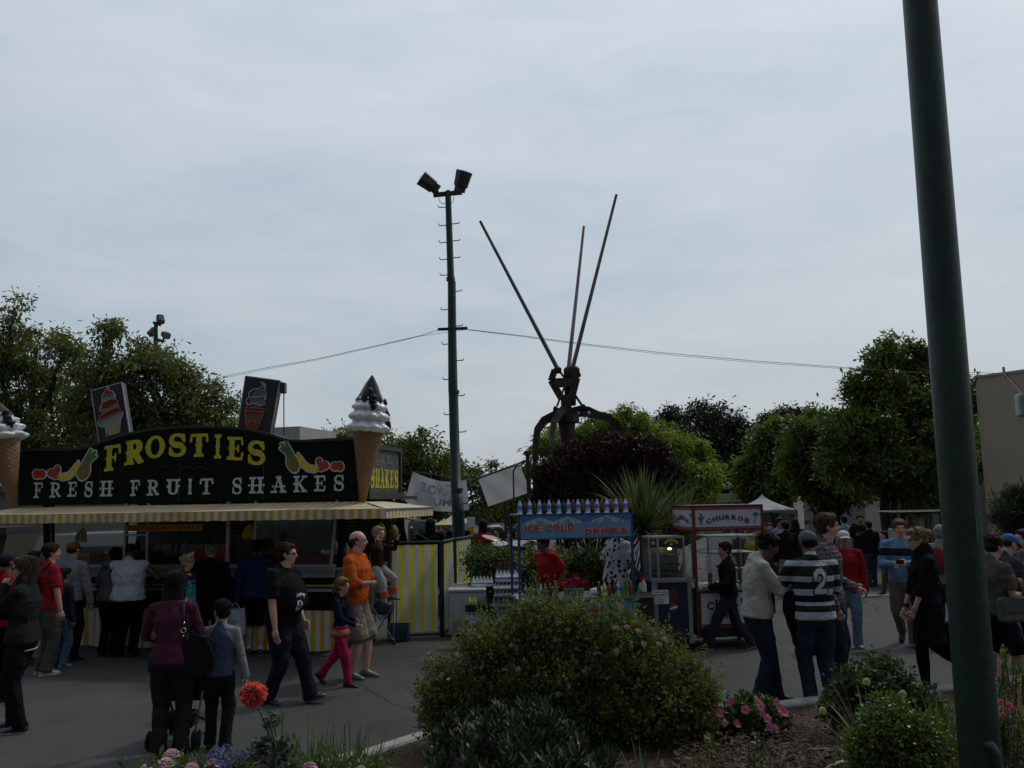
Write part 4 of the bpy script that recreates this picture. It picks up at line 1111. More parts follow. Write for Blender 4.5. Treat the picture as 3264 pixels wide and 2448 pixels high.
def board(label,quad,Y,th,art,trafo=None):
 q=[at(p[0],p[1],Y)for p in quad]
 O=q[3];ux=(q[2]-q[3]);uz=(q[0]-q[3])
 W_,H_=ux.length,uz.length
 t=thing('neon_sign',label,'neon sign',O)
 def F(u,v,d):
  p=(q[3]*(1-u)+q[2]*u)*(1-v)+(q[0]*(1-u)+q[1]*u)*v;return p-O+Vector((0,-d,0))
 m=MB();m.prism([(0,-.12),(1,-.12),(1,1),(0,1)],lambda u,v,d:F(u,v,d),0,-th);m.build('cabinet',mat('sign_cabinet',(.022,.023,.024),.4,var=.2),t)
 m=MB();cs=[F(0,-.05,.006),F(0,1,.006),F(1,1,.006),F(1,-.05,.006)]
 for i in range(3):m.bar(cs[i],cs[i+1],.018,.018,up=(0,1,0))
 m.build('cabinet_edge',mat('sign_edge',(.35,.37,.38),.35,.5,var=.1),t)
 for j,(name,f,mt,d,nx,bx)in enumerate(art['fills']):
  m=MB();contour(m,f,bx,lambda u,v:F(u,v,.004+d),nx,int(nx*1.4));m.build(name,mt,t)
 for name,pts,mt in art['tubes']:
  m=MB();m.tube([F(u,v,.03)for u,v in pts],.0085,6);m.build(name,mt,t)
 if trafo:
  p=at(trafo[0],trafo[1],Y+.02)-O;m=MB();m.box(p,(.085,.12,.17),bev=.01);m.build('transformer',mat('trafo',(.03,.03,.035),.4),t)
  m=MB();p2=at(trafo[0]+2,trafo[1]+150,Y+.02)-O;m.tube([p+Vector((.01,0,-.08)),p2],.009,6);m.build('cable',DKMET,t)
NR=mat('neon_glass_red',(.62,.09,.06),.3,var=0);NW=mat('neon_glass_white',(.42,.50,.48),.3,var=0);G1=mat('sundae_white',(.30,.31,.31),.6,var=.15);G2=mat('sundae_red',(.13,.035,.035),.6,var=.2);G3=mat('sundae_cup',(.42,.36,.20),.6,var=.1);G4=mat('cherry_red',(.45,.05,.05),.5)
def wav(x0,y0,x1,y1,amp,n,k=26):return[(x0+(x1-x0)*i/k,y0+(y1-y0)*i/k+amp*abs(math.sin(math.pi*n*i/k)))for i in range(k+1)]
bx=(0,0,1,1)
s_white=union(oval(.48,.38,.38,.13,.10),oval(.50,.55,.30,.10,.1),oval(.53,.76,.22,.10,.05),rect(.18,.27,.82,.42,.05))
s_red=union(oval(.48,.47,.35,.055,.12),oval(.51,.66,.27,.06,.1))
cup=lambda x,y:np.maximum(np.maximum(y-.29,.07-y),np.abs(x-.52)-(.19+.10*(y-.07)/.22))
board('tilted neon board showing a sundae cup on the left of the trailer roof',[(291,1246),(388.5,1219),(414,1383),(317,1410)],14.2,.14,dict(fills=[('cream_picture',s_white,G1,.002,50,bx),('sauce_picture',s_red,G2,.005,50,bx),('cup_picture',cup,G3,.007,40,bx),('cherry_picture',oval(.53,.88,.10,.055),G4,.008,40,bx)],tubes=[('neon_tube',wav(.14,.41,.84,.47,-.02,5),NR),('neon_tube',wav(.17,.56,.80,.62,-.02,5),NR),('neon_tube',[(.14,.41),(.16,.48),(.3,.50),(.5,.53),(.84,.56),(.84,.47)],NR),('neon_tube',[(.17,.56),(.22,.66),(.30,.70),(.72,.74),(.78,.68),(.80,.62)],NR),('neon_tube',[(.53+.10*math.cos(t),.88+.055*math.sin(t))for t in[i*math.pi/6 for i in range(13)]],NR),('neon_tube',[(.10,.40),(.08,.33),(.14,.27),(.30,.24),(.27,.07),(.68,.07),(.78,.28),(.88,.36),(.90,.45)],NW),('neon_tube',[(.22,.57),(.30,.70),(.34,.84),(.48,.93),(.56,.98),(.60,.97),(.56,.91),(.68,.88),(.76,.78),(.70,.70)],NW)]))
sw=union(oval(.45,.52,.26,.07,.12),oval(.46,.62,.26,.08,.15),oval(.48,.72,.21,.08,.2),path([(.5,.75),(.60,.86),(.50,.95)],.09,.01))
cn=lambda x,y:np.maximum(np.maximum(y-.42,.06-y),np.abs(x-.42)-(.17+.10*(y-.06)/.36))
board('tilted neon board showing a soft serve cone on the right of the trailer roof',[(783.5,1199),(893,1214),(862,1388),(757,1368)],13.6,.16,dict(fills=[('cream_picture',sw,mat('soft_grey',(.15,.16,.16),.6,var=.15),.002,50,bx),('cone_picture',cn,mat('cone_brown',(.16,.10,.05),.6,var=.2),.003,40,bx)],tubes=[('neon_tube',[(.14,.42),(.70,.45),(.64,.10),(.50,.05),(.26,.07),(.14,.42)],NR),('neon_tube',[(.16,.36),(.68,.38)],NR),('neon_tube',[(.24,.18),(.65,.19)],NR),('neon_tube',[(.28,.08),(.34,.17),(.42,.08),(.50,.17),(.58,.08)],NR),('neon_tube',[(.20,.47),(.13,.55),(.20,.62),(.45,.64),(.62,.68),(.68,.72),(.66,.60)],NW),('neon_tube',[(.20,.62),(.18,.70),(.28,.77),(.45,.80),(.55,.86),(.46,.94),(.56,.91),(.62,.84),(.62,.78)],NW),('neon_tube',[(.20,.47),(.35,.52),(.6,.50),(.70,.56)],NW)]),trafo=(903,1237))
def screen(label,a,b,ztop,zbot,per,dark=False):
 a,b=Vector((a[0],a[1],0)),Vector((b[0],b[1],0));ln=(b-a).length;rz=math.atan2(b.y-a.y,b.x-a.x)
 t=thing('screen_panel',label,'screen panel',a,rz,'striped screen panels')
 m=MB();n=30;vs=[]
 for i in range(n+1):
  for j in range(7):
   z=zbot+(ztop-zbot)*j/6;vs.append((.05+(ln-.1)*i/n,.008*math.sin(i*.9+j),z))
 m.add(vs,[(i*7+j,(i+1)*7+j,(i+1)*7+j+1,i*7+j+1)for i in range(n)for j in range(6)],0,True)
 m.build('striped_cloth',stripe_mat('screen_stripes','X',per,(.66,.62,.06),(.62,.60,.56),off=.1,trans=.5),t)
 m=MB()
 for x in(0,ln):m.tube([(x,0,0),(x,0,ztop+.05)],.024,8)
 m.tube([(0,0,ztop+.04),(ln,0,ztop+.04)],.024,8);m.tube([(0,0,zbot-.04),(ln,0,zbot-.04)],.02,8)
 m.build('pipe_frame',DKMET,t)
 m=MB()
 for i in range(9):
  z=zbot+(ztop-zbot)*(i+.3)/9
  for x in(.03,ln-.03):m.ell((x,-.012,z),.011,n=6)
 for i in range(6):m.ell((ln*(i+.5)/6,-.01,ztop+.01),.011,n=6)
 m.build('lacing',mat('lace_cord',(.05,.05,.05),.6),t)
q0,q1=ground(1240,2036),ground(1406,2030);
screen('wide striped screen panel facing the walkway, nearest the shake trailer',q0,q1,1.50,.09,.170)
q2=at(1447,1727,q1.y+.95);q3=at(1504,1725,q1.y+2.0)
screen('narrow sunlit striped screen panel right behind the corner post',(q1.x+.03,q1.y+.03),q2,1.50,.09,.168)
screen('sunlit striped screen panel at the rear right, beside the chest freezer',(q2.x+.02,q2.y+.03),q3,1.50,.09,.168)
p=ground(1275,2037);m=MB();t=thing('plastic_crate','blue plastic crate on the ground by the striped screen','crate',(p.x,p.y-.15,0))
m.span((-.17,-.14,.16),(.17,-.12,.26));m.span((-.17,.12,.02),(.17,.14,.26));m.span((-.17,-.12,.02),(-.15,.12,.26));m.span((.15,-.12,.02),(.17,.12,.26));m.span((-.17,-.14,.02),(.17,.14,.04))
for i in range(5):m.span((-.16+i*.075,-.14,.04),(-.135+i*.075,-.12,.16))
m.build('crate_shell',mat('blue_plastic',(.03,.07,.12),.4),t)
p=ground(1222,2052);t=thing('folding_cart','thin metal folding cart loaded with bags beside the striped screen','cart',(p.x,p.y,0))
m=MB()
for x,y in((-.18,-.1),(.18,-.1),(-.18,.25),(.18,.25)):m.tube([(x,y,.06),(x*.9,y,.85)],.011,6)
m.tube([(-.18,-.1,.06),(.18,-.1,.62)],.010,6);m.tube([(.18,-.12,.06),(-.18,-.12,.62)],.010,6);m.tube([(-.17,-.1,.85),(0,-.12,.92),(.17,-.1,.85)],.012,6);m.tube([(-.18,-.1,.1),(.18,-.1,.1)],.01,6)
m.build('frame',mat('cart_metal',(.3,.3,.31),.35,.7),t)
m=MB();m.box((0,.08,.55),(.30,.28,.20),bev=.04);m.box((.02,.05,.76),(.26,.22,.14),bev=.04);m.build('bag',mat('cart_bag',(.03,.05,.10),.8,var=.3),t)
for x,y in((-.18,-.1),(.18,-.1),(-.18,.25),(.18,.25)):
 m=MB();m.lathe([(.01,-.015),(.045,-.015),(.045,.015),(.01,.015)],(x,y,.045),Matrix.Rotation(R(90),3,'Y'),12);m.build('caster',RUBBER,t)
def pack_mat(n,c,tr=.0):return mat(n,c,.18,var=.25,scale=25,coat=.3)
FZ=ground(1429,2031);t=thing('chest_freezer','white chest freezer with vent grille beside the striped screens','freezer',FZ)
fh=at(1429,1878,FZ.y).z;fw=ground(1548,2028).x-FZ.x
WE=mat('white_enamel',(.52,.53,.55),.35,var=.08,scale=4)
m=MB();m.span((0,0,.03),(fw,1.2,fh-.06),bev=.02);m.build('freezer_body',WE,t)
m=MB();m.span((-.012,-.012,fh-.055),(fw+.012,1.21,fh),bev=.015);lid=m.build('lid',mat('white_lid',(.60,.61,.63),.3,var=.05),t)
m=MB()
for c_ in(0,1):
 for i in range(8):m.span((.06+c_*.26,-.006,.07+i*.025),(.28+c_*.26,-.001,.082+i*.025))
m.build('vent_grille',mat('grille_grey',(.25,.26,.27),.5),t)
m=MB();m.span((fw*.08,-.004,.33),(fw*.16,-.001,.336));m.build('badge',DKMET,t)
def bottle_kit(liq,lab,capc,h=.2,r=.031,name='bottle'):
 m=MB();m.lathe([(r*.75,0),(r,.008),(r*.97,h*.30),(r*.93,h*.34),(r*.97,h*.40),(r,h*.62),(r*.85,h*.72),(r*.42,h*.88),(r*.38,h*.93)],n=14);b_=m
 l=MB();l.lathe([(r*1.02,h*.34),(r*1.03,h*.36),(r*1.03,h*.62),(r*1.02,h*.63)],n=14)
 c=MB();c.lathe([(r*.42,h*.93),(r*.42,h)],n=10)
 return b_,l,c,liq,lab,capc
def glassy(n,c,rough=.08,tr=.0):return mat(n,c,rough,var=0,coat=.6,trans=tr)
WATER=glassy('water_bottle_plastic',(.85,.90,.93),.08,.5);COLA=glassy('cola_liquid',(.035,.014,.010));GREENB=glassy('green_soda',(.10,.28,.14),.1,.3);CLEAR=glassy('clear_soda',(.5,.6,.58),.08,.6);LEMON=glassy('lemonade',(.6,.62,.25));ICED=glassy('iced_tea',(.16,.05,.02))
LB=mat('label_blue',(.06,.24,.75),.4,var=.15,scale=60);LK=mat('label_dark',(.05,.025,.03),.4,var=.3,scale=60);LRD=mat('label_red',(.3,.04,.03),.4,var=.2,scale=60);LG=mat('label_green',(.04,.2,.08),.4,var=.2,scale=60);LY=mat('label_yellow',(.55,.5,.1),.4,var=.2,scale=60)
CW=mat('cap_white',(.6,.62,.65),.4,var=0);CY=mat('cap_yellow',(.55,.48,.05),.4,var=0);CK=mat('cap_black',(.03,.03,.03),.4,var=0);CB=mat('cap_blue',(.03,.2,.4),.4,var=0);CG=mat('cap_green',(.03,.25,.08),.4,var=0);CR_=mat('cap_red',(.4,.03,.03),.4,var=0)
protos={}
def bottle(P,kind,label,group,M=None):
 liq,lab,cp,h,r={'water':(WATER,LB,CW,.2,.032),'cola':(COLA,LK,CK,.185,.031),'root':(COLA,LRD,CY,.195,.031),'green':(GREENB,LG,CG,.2,.031),'clear':(CLEAR,LG,CG,.2,.031),'lemon':(LEMON,LY,CY,.2,.031),'tea':(ICED,LRD,CW,.2,.031),'colaw':(COLA,LK,CW,.2,.031),'lemonb':(LEMON,LY,CB,.21,.034),'colar':(COLA,LK,CR_,.2,.031)}[kind]
 if kind not in protos:
  r0=thing('bottle',label,'bottle',P,0,group)
  b_,l,c,*_=bottle_kit(liq,lab,cp,h,r);ks=[b_.build('bottle_body',liq,r0),l.build('bottle_label',lab,r0),c.build('bottle_cap',cp,r0)]
  protos[kind]=(r0,ks);return r0
 r0,ks=protos[kind];return copy_fast(r0,ks,loc=P,label=label,group=group)
def pack(label,P,d,n1,n2,liq,lab,cap,film,rz=0,bh=.2):
 """shrink wrapped pack: tray of bottle tops under film"""
 t=thing('drink_pack',label,'drink pack',P,rz);dx,dy,dz=d
 r=dx/n1/2
 m=MB();m.span((0,0,0),(dx,dy,dz*.62),bev=.02);m.build('film_wrap',film,t)
 m=MB();m.span((-.002,-.002,dz*.2),(dx+.002,dy+.002,dz*.52),bev=.02);m.build('wrap_band',lab,t)
 m=MB()
 for i in range(n1):
  for j in range(n2):
   c=(r+i*2*r,dy*(j+.5)/n2,dz*.55);m.lathe([(r*.95,0),(r*.9,dz*.12),(r*.42,dz*.33),(r*.4,dz*.45)],c,n=10)
 m.build('bottle_tops',liq,t)
FILM=mat('clear_film',(.82,.86,.90),.15,var=.3,scale=14,coat=.5);FILMP=mat('purple_film',(.35,.3,.42),.2,var=.4,scale=25,coat=.5)
DKB=mat('band_dark_blue',(.03,.08,.16),.3,var=.4,scale=10)
p=at(1509,1866,FZ.y+.25);pack('wrapped pack of water bottles lying on the freezer lid',(FZ.x+fw*.62,FZ.y+.22,fh),(.36,.26,.17),6,4,WATER,LB,CW,FILM)
YP=13.6
def zat(px,py,Y):q=at(px,py,Y);return q.x,q.z
x0,z0_=zat(1486,2032,YP-.1);x1,_=zat(1552,2032,YP-.1)
ys=YP-.1
nst=3;hst=(zat(1486,1950,ys)[1])/nst
for i in range(nst):
 pack(['blue water pack at the bottom of the low stack before the freezer','blue water pack in the middle of the low stack before the freezer','blue water pack on top of the low stack under the soda crate'][i],(x0,ys,i*hst),(x1-x0,.24,hst*.98),5,3,WATER,LB,CW,FILM)
zt_=nst*hst
t=thing('bottle_crate','dark half crate on the low stack of water packs','crate',(x0-.01,ys-.01,zt_))
m=MB();m.span((0,0,0),(x1-x0+.02,.02,.10));m.span((0,.22,0),(x1-x0+.02,.24,.10));m.span((0,.02,0),(.02,.22,.10));m.span((x1-x0,.02,0),(x1-x0+.02,.22,.10));m.span((0,0,0),(x1-x0+.02,.24,.012));m.build('crate_shell',DKMET,t)
for i,k_ in enumerate(('lemonb','lemonb','green','green')):
 for j in range(2):
  bottle((x0+.045+i*(x1-x0-.08)/3,ys+.06+j*.11,zt_+.013),k_,('%s bottle in the %s row of the dark crate, %s'%('blue capped lemonade' if i<2 else 'green soda',('front','back')[j],('leftmost','second from left','third from left','rightmost')[i])),'bottles in the dark crate')
x0,_=zat(1580,2000,YP+.1);x1,_=zat(1660,2000,YP+.1);yb=YP+.1
zz=[zat(1600,v,yb)[1]for v in(2055,2003,1953,1903)]
lz=0
for i in range(3):
 hz_=(zat(1600,1906,yb)[1])/3
 pack(['grey wrapped sports drink pack at the bottom of the tall stack','grey wrapped sports drink pack in the middle of the tall stack','grey wrapped sports drink pack with a G, third layer of the tall stack'][i],(x0-.06,yb,i*hz_),(x1-x0+.07,.3,hz_*.98),6,3,CLEAR,DKB,CW,mat('grey_film',(.26,.31,.37),.2,var=.4,scale=12,coat=.5))
 lz=(i+1)*hz_
m=MB();text_in(m,'G',(0,0,.07,.09),lambda u,v:Vector((u,0,v)),.05)
tg=m.build('pack_lettering',mat('pack_white',(.5,.52,.55),.5,var=0),[o for o in bpy.data.objects if o.get('label','').startswith('grey wrapped sports drink pack with a G')][0]);tg.location=(.04,-.004,.06)
pack('purple wrapped juice pack, fourth layer of the tall stack',(x0-.02,yb,lz),(x1-x0+.02,.28,.10),7,3,CLEAR,FILMP,CW,FILMP)
pack('pale wrapped water pack, fifth layer of the tall stack',(x0-.03,yb+.02,lz+.12),(x1-x0+.03,.28,.09),7,3,WATER,FILM,CW,FILM)
pack('blue labelled water pack topmost on the tall stack',(x0,yb+.05,lz+.23),(x1-x0+.02,.28,.17),7,3,WATER,LB,CW,FILM)
t=thing('bottle_crate','dark blue crate behind the tall drink stack holding cola','crate',(x0+.02,yb+.55,1.02-.02))
m=MB();cwid=.46;m.span((0,0,0),(cwid,.02,.09));m.span((0,.24,0),(cwid,.26,.09));m.span((0,0,0),(.02,.26,.09));m.span((cwid-.02,0,0),(cwid,.26,.09));m.span((0,0,0),(cwid,.26,.012));m.build('crate_shell',mat('navy_plastic',(.02,.03,.10),.4),t)
for i in range(3):bottle((x0+.07+i*.075,yb+.61,1.013),'colar','%s red capped cola bottle in the dark blue crate'%('left','middle','right')[i],'cola bottles in the blue crate')
for q,(lb,z)in enumerate((('lowest dark crate under the blue cola crate',.0),('second dark crate from the ground under the blue cola crate',.25),('third dark crate under the blue cola crate',.5),('fourth dark crate directly under the blue cola crate',.75))):
 m=MB();t=thing('bottle_crate',lb,'crate',(x0+.02,yb+.55,z));m.span((0,0,0),(cwid,.26,.03));
 for a_,b_ in(((0,0,.03),(.02,.26,.245)),((cwid-.02,0,.03),(cwid,.26,.245)),((.02,.24,.03),(cwid-.02,.26,.245)),((.02,0,.03),(cwid-.02,.02,.12)),((.02,0,.19),(cwid-.02,.02,.245))):m.span(a_,b_)
 m.build('crate_shell',mat('dark_plastic',(.03,.03,.04),.5),t)
a=at(1654,1700,12.55);b=at(2014,1700,12.85)
DR=Frame((a.x,a.y),math.atan2(b.y-a.y,b.x-a.x));DLn=math.hypot(b.x-a.x,b.y-a.y)
ds=thing('drink_stand','blue drink stand with ice cold drinks sign on two posts','drink stand',DR.O,DR.rz)
BLU=mat('blue_frame',(.015,.06,.17),.4,var=.1)
zt0=DR.hit(1654,1642)[1];zt1=DR.hit(2014,1630)[1];ztp=(zt0+zt1)/2;zbt=(DR.hit(1657,1719)[1]+DR.hit(2014,1707)[1])/2
zct=(DR.hit(1651,1908)[1]+DR.hit(2034,1896)[1])/2
for x in(0,DLn):
 for y in(-.02,.62):m=MB();m.span((x-.018,y,.12),(x+.018,y+.04,ztp-.026));m.build('post',BLU,ds)
m=MB();m.span((-.03,-.035,ztp-.025),(DLn+.03,.66,ztp));m.build('top_shelf',BLU,ds)
m=MB();m.span((.02,-.03,zbt),(DLn-.02,.0,ztp-.025));sb=m.build('sign_board',mat('sky_blue_panel',(.13,.25,.42),.5,var=.12,scale=3),ds)
m=MB();m.span((0,-.04,zbt-.02),(DLn,.01,zbt));m.build('sign_edge',BLU,sb)
hS=ztp-.025-zbt
def D(u,v,y=-.034):return Vector((u*DLn,y,zbt+v*hS))
m=MB()
pk=[(0,.62),(.08,.72),(.18,.92),(.26,.78),(.33,.74),(.42,.95),(.5,.88),(.56,.72),(.66,.70),(.78,.97),(.86,.82),(.93,.74),(1,.80)]
def band(lo,k):
 xs_=np.array([p_[0]for p_ in pk]);ys_=np.array([p_[1]for p_ in pk])
 return lambda x,y:np.interp(x,xs_,ys_)*k+lo-y
contour(m,band(0,1),(.02,.5,.98,.985),lambda u,v:D(u,v,-.0325),60,14);m.build('sky_picture',mat('printed_deep_sky',(.04,.16,.34),.5,var=.1),sb)
for(cx,tp_,wd)in((.18,.93,.15),(.42,.95,.14),(.78,.97,.17)):
 m=MB()
 for q in range(5):
  x_=cx+(q-2)*wd*.35;dz_=.12+.10*(q%2)
  f=lambda x,y,x_=x_,cx=cx,tp_=tp_,dz_=dz_,wd=wd:np.maximum(y-(tp_-np.abs(x-cx)/wd*.25),np.maximum((tp_-dz_-np.abs(x-cx)/wd*.30)-y+.02*np.sin(x*60),np.abs(x-x_)-wd*.16))
  contour(m,f,(max(.02,cx-wd),.5,min(.98,cx+wd),.985),lambda u,v,q=q:D(u,v,-.0335-.0004*q),40,20)
 m.build('snow_picture',mat('printed_snow',(.33,.42,.48),.5,var=.1),sb)
RED=mat('sign_red',(.42,.025,.03),.5,var=.08);OUT=mat('sign_outline',(.55,.58,.6),.5)
def px2D(px,py):u,v=DR.hit(px,py);return u/DLn,(v-zbt)/hS
m=MB();mo=MB()
def toon(word,box,bend=0,jit=0.04):
 (u0,v0),(u1,v1)=px2D(box[0],box[3]),px2D(box[2],box[1])
 widths={'I':.45,' ':.4}
 tot=sum(widths.get(c,1)for c in word);x=0
 for i,c in enumerate(word):
  w_=widths.get(c,1)
  if c!=' ':
   a0=u0+(u1-u0)*(x+.05)/tot;a1=u0+(u1-u0)*(x+w_-.04)/tot;jj=jit*math.sin(i*2.1);bb=bend*((i/(len(word)-1))-.5)*(v1-v0)
   for mm,g_,y_,ex in((mo,.10,-.0365,.006),(m,.055,-.0385,0)):
    text_in(mm,c,(a0-ex,v0+jj*(v1-v0)+bb-ex*2,a1+ex,v1+jj*(v1-v0)+bb+ex*2),lambda u,v,y_=y_:D(u,v,y_),g_)
  x+=w_
toon('ICE',(1669,1673,1723,1696));toon('COLD',(1738,1669,1829,1693),.12);toon('DRINKS',(1861,1681,1998,1703),.15)
mo.build('lettering_outline',OUT,sb);m.build('lettering',RED,sb)
m=MB();contour(m,union(path([(.885,.70),(.90,.76),(.93,.86)],.012,.006),seg((.88,.72),(.91,.71),.006)),(.85,.6,.96,.95),lambda u,v:D(u,v,-.036),40,30);m.build('red_mark',mat('small_red_mark',(.3,.08,.08),.5),sb)
m=MB();m.span((-.04,-.12,zct-.04),(DLn+.12,.75,zct));m.build('counter',STEEL,ds)
m=MB();m.span((0,-.06,.12),(DLn+.06,.70,zct-.04));m.build('cabinet',mat('cabinet_blue',(.12,.24,.40),.5,var=.2,scale=3),ds)
for x_ in(.5,1.1):
 m=MB();contour(m,oval(0,0,.16,.05),(-.2,-.1,.2,.1),lambda u,v:Vector((x_+u,-.064,zct-.22+v)),30,14);m.build('cabinet_picture',RED,ds)
for x in(.1,DLn-.05):
 m=MB();m.lathe([(.02,-.02),(.06,-.02),(.06,.02),(.02,.02)],(x,.05,.06),Matrix.Rotation(R(90),3,'Y'),16);m.build('caster',RUBBER,ds)
for i in range(24):
 x=.02+i*(DLn-.03)/23.0;P_=DR.M@Vector((x,.0,ztp+.001));w_=i%2==0
 k_='water' if w_ else('cola' if i<10 else 'root')
 side_='counting from the left end'
 ords=['first','second','third','fourth','fifth','sixth','seventh','eighth','ninth','tenth','eleventh','twelfth']
 lb=('%s clear water bottle from the left on the drink stand roof' if w_ else '%s dark soda bottle from the left on the drink stand roof')%ords[i//2]
 bottle(P_,k_,lb,'bottles lined up on the drink stand roof')
cnt=[(1676,'clear'),(1693,'green'),(1709,'cola'),(1725,'water'),(1739,'tea'),(1755,'colaw'),(1771,'colaw'),(1911,'colaw'),(1927,'lemon'),(1944,'tea'),(1958,'cola'),(1972,'water'),(1986,'green'),(2000,'green'),(2011,'tea')]
nm=dict(clear='clear soda',green='green soda',cola='dark cola',water='clear water',tea='brown iced tea',colaw='white capped cola',lemon='pale lemonade',root='root beer')
for i,(px_,k_)in enumerate(cnt):
 x,_=DR.hit(px_,1890,-.05)
 grp='left' if px_<1800 else 'right';ii=i if i<7 else i-7
 bottle(DR.M@Vector((x,-.05+.02*(i%2),zct+.001)),k_,'%s bottle, %s from left in the %s row on the drink stand counter'%(nm[k_],ords[ii],grp),'bottles on the drink stand counter')
for i in range(6):
 x,_=DR.hit(1800+i*11,1880,.15);t=thing('cup','%s green plastic cup from the left on the middle of the drink counter'%ords[i],'cup',DR.M@Vector((x,.1+.05*(i%2),zct)),0,'green cups on the drink counter')
 m=MB();m.lathe([(.025,0),(.032,.10),(.034,.105)],n=12);m.build('cup_shell',mat('green_cup',(.12,.32,.20),.3,var=.2,trans=.3),t)
t=thing('bag','crumpled clear plastic bag of ice on the drink counter','bag',DR.M@Vector((DR.hit(1895,1880,.2)[0],.15,zct)));m=MB();m.ell((0,0,.05),(.09,.07,.055));m.ell((.06,.02,.07),(.06,.05,.06));m.build('bag_film',FILM,t)
def Cp(px,py,z,Y):return at(px,py,Y).x
a=at(2077,1850,12.9);b=at(2216,1850,12.95)
PC=Frame((a.x,a.y),math.atan2(b.y-a.y,b.x-a.x));PLn=math.hypot(b.x-a.x,b.y-a.y)
zc2=PC.hit(2150,1848)[1]
pc=thing('pretzel_cart','dark blue cart with round cola logo beside the churro cart','food cart',PC.O,PC.rz)
m=MB();m.span((0,-.03,zc2-.035),(PLn,.62,zc2));m.build('counter',STEEL,pc)
m=MB();m.span((.04,0,.14),(PLn-.12,.58,zc2-.035));m.build('cabinet',mat('navy_panel',(.012,.018,.045),.4,var=.3,scale=4),pc)
m=MB();m.span((.0,-.005,.14),(.08,.01,zc2-.035));m.span((PLn-.12,-.005,.10),(PLn-.06,.02,zc2-.035));m.build('corner_trim',ALU,pc)
m=MB()
for x,y in((.1,.05),(PLn-.15,.05),(.1,.5),(PLn-.15,.5)):m.lathe([(.015,-.02),(.06,-.02),(.06,.02),(.015,.02)],(x,y,.06),Matrix.Rotation(R(90),3,'Y'),14)
m.build('caster',RUBBER,pc)
def PD(px,py,y):u,v=PC.hit(px,py);return Vector((u,y,v))
cu_,cv_=PC.hit(2146,1937);rr=.060
fns=lambda y:(lambda u,v:Vector((cu_+u,y,cv_+v)))
circ=oval(0,0,rr,rr)
wave=lambda x,y:y-(.35*x+.010*np.sin(x*60)-.002)
m=MB();contour(m,circ,(-.07,-.07,.07,.07),fns(-.006),30);m.build('logo_white',mat('logo_white',(.6,.62,.65),.5,var=0),pc)
m=MB();contour(m,inter(circ,lambda x,y:(.45*x+.016)-y),(-.07,-.07,.07,.07),fns(-.0085),30);m.build('logo_red',mat('logo_red',(.42,.03,.03),.5,var=0),pc)
m=MB();contour(m,inter(circ,lambda x,y:y-(.25*x-.016)),(-.07,-.07,.07,.07),fns(-.0085),30);m.build('logo_blue',mat('logo_blue',(.02,.07,.25),.5,var=0),pc)
m=MB();u0,v0=PC.hit(2130,1978);text_in(m,'pepsi',(0,0,.11,.035),lambda u,v:Vector((u0+.03-v,-.005,v0+u)),.01);m.build('logo_lettering',mat('logo_text',(.45,.48,.5),.5,var=0),pc)
m=MB();contour(m,union(oval(0,.0,.07,.09),oval(-.03,-.07,.05,.05)),(-.12,-.14,.12,.12),lambda u,v:Vector((cu_+.02+u,-.004,cv_+.17+v)),24);FP_=mat('dim_red_picture',(.09,.02,.015),.5,var=.5,scale=20);m.build('food_picture',FP_,pc);m=MB();contour(m,oval(0,0,.09,.04),(-.12,-.06,.12,.06),lambda u,v:Vector((cu_+.05+u,-.004,cv_-.33+v)),20);m.build('food_picture',mat('dim_red_picture',(.09,.02,.015),.5,var=.5,scale=20),pc)
m=MB();u0,v0=PC.hit(2079,1926);u1,v1=PC.hit(2130,1880);m.span((u0,-.012,v0),(u1,-.008,v1));pp=m.build('paper_notice',PAPER,pc)
m=MB();hh_=v1-v0;inkb=mat('ink_blue',(.03,.03,.10),.7,var=0);inkr=mat('ink_red',(.35,.03,.03),.7,var=0)
for q,(s_,w0_,w1_)in enumerate((('West Coast',.04,.96),('Concessions',.02,.98),('For this Unit',.15,.85),('Tax Number is',.13,.87),('10498',.32,.68))):
 zt2=v1-hh_*(.05+.19*q);text_in(m,s_,(u0+(u1-u0)*w0_,zt2-hh_*(.15 if q<2 else.12),u0+(u1-u0)*w1_,zt2),lambda u,v:Vector((u,-.0145,v)),.02 if q<2 else.0)
m.build('notice_lettering',inkb,pp)
wx0=PC.hit(2066,1780,.1)[0];wx1=PC.hit(2184,1780,.05)[0];zw=PC.hit(2150,1709,.05)[1]
wm=thing('pretzel_warmer','lit glass pretzel warmer cabinet standing on the dark blue cart','food warmer',PC.O,PC.rz)
m=MB();
m.span((wx0,.05,zc2),(wx1,.50,zc2+.03));m.span((wx0,.05,zw-.03),(wx1,.50,zw))
for x in(wx0,wx1-.03):
 for y in(.05,.47):m.span((x,y,zc2+.03),(x+.03,y+.03,zw-.03))
m.span((wx0+.12,.05,zc2+.03),(wx0+.16,.08,zw-.03));m.span((wx0,.47,zc2+.03),(wx1,.49,zw-.03))
m.build('warmer_frame',STEEL,wm)
m=MB();m.span((wx0+.16,.045,zw-.16),(wx1-.03,.06,zw-.03));m.span((wx0+.02,.045,zw-.16),(wx0+.12,.06,zw-.03));hd_=m.build('header_panel',mat('header_dark',(.02,.02,.03),.4),wm)
m=MB();contour(m,union(arc(0,.0,.09,.05,10,170,.018,.018),oval(0,-.01,.03,.02)),(-.13,-.06,.13,.09),lambda u,v:Vector(((wx0+wx1)/2+.07+u,.040,zw-.105+v)),30);contour(m,oval(0,0,.03,.03),(-.05,-.05,.05,.05),lambda u,v:Vector((wx0+.07+u,.040,zw-.09+v)),14);m.build('header_emblem',mat('emblem_yellow',(.5,.32,.03),.5),hd_)
m=MB();m.span((wx0+.16,.052,zc2+.03),(wx1-.03,.058,zw-.17));m.build('warmer_pane',GL,wm)
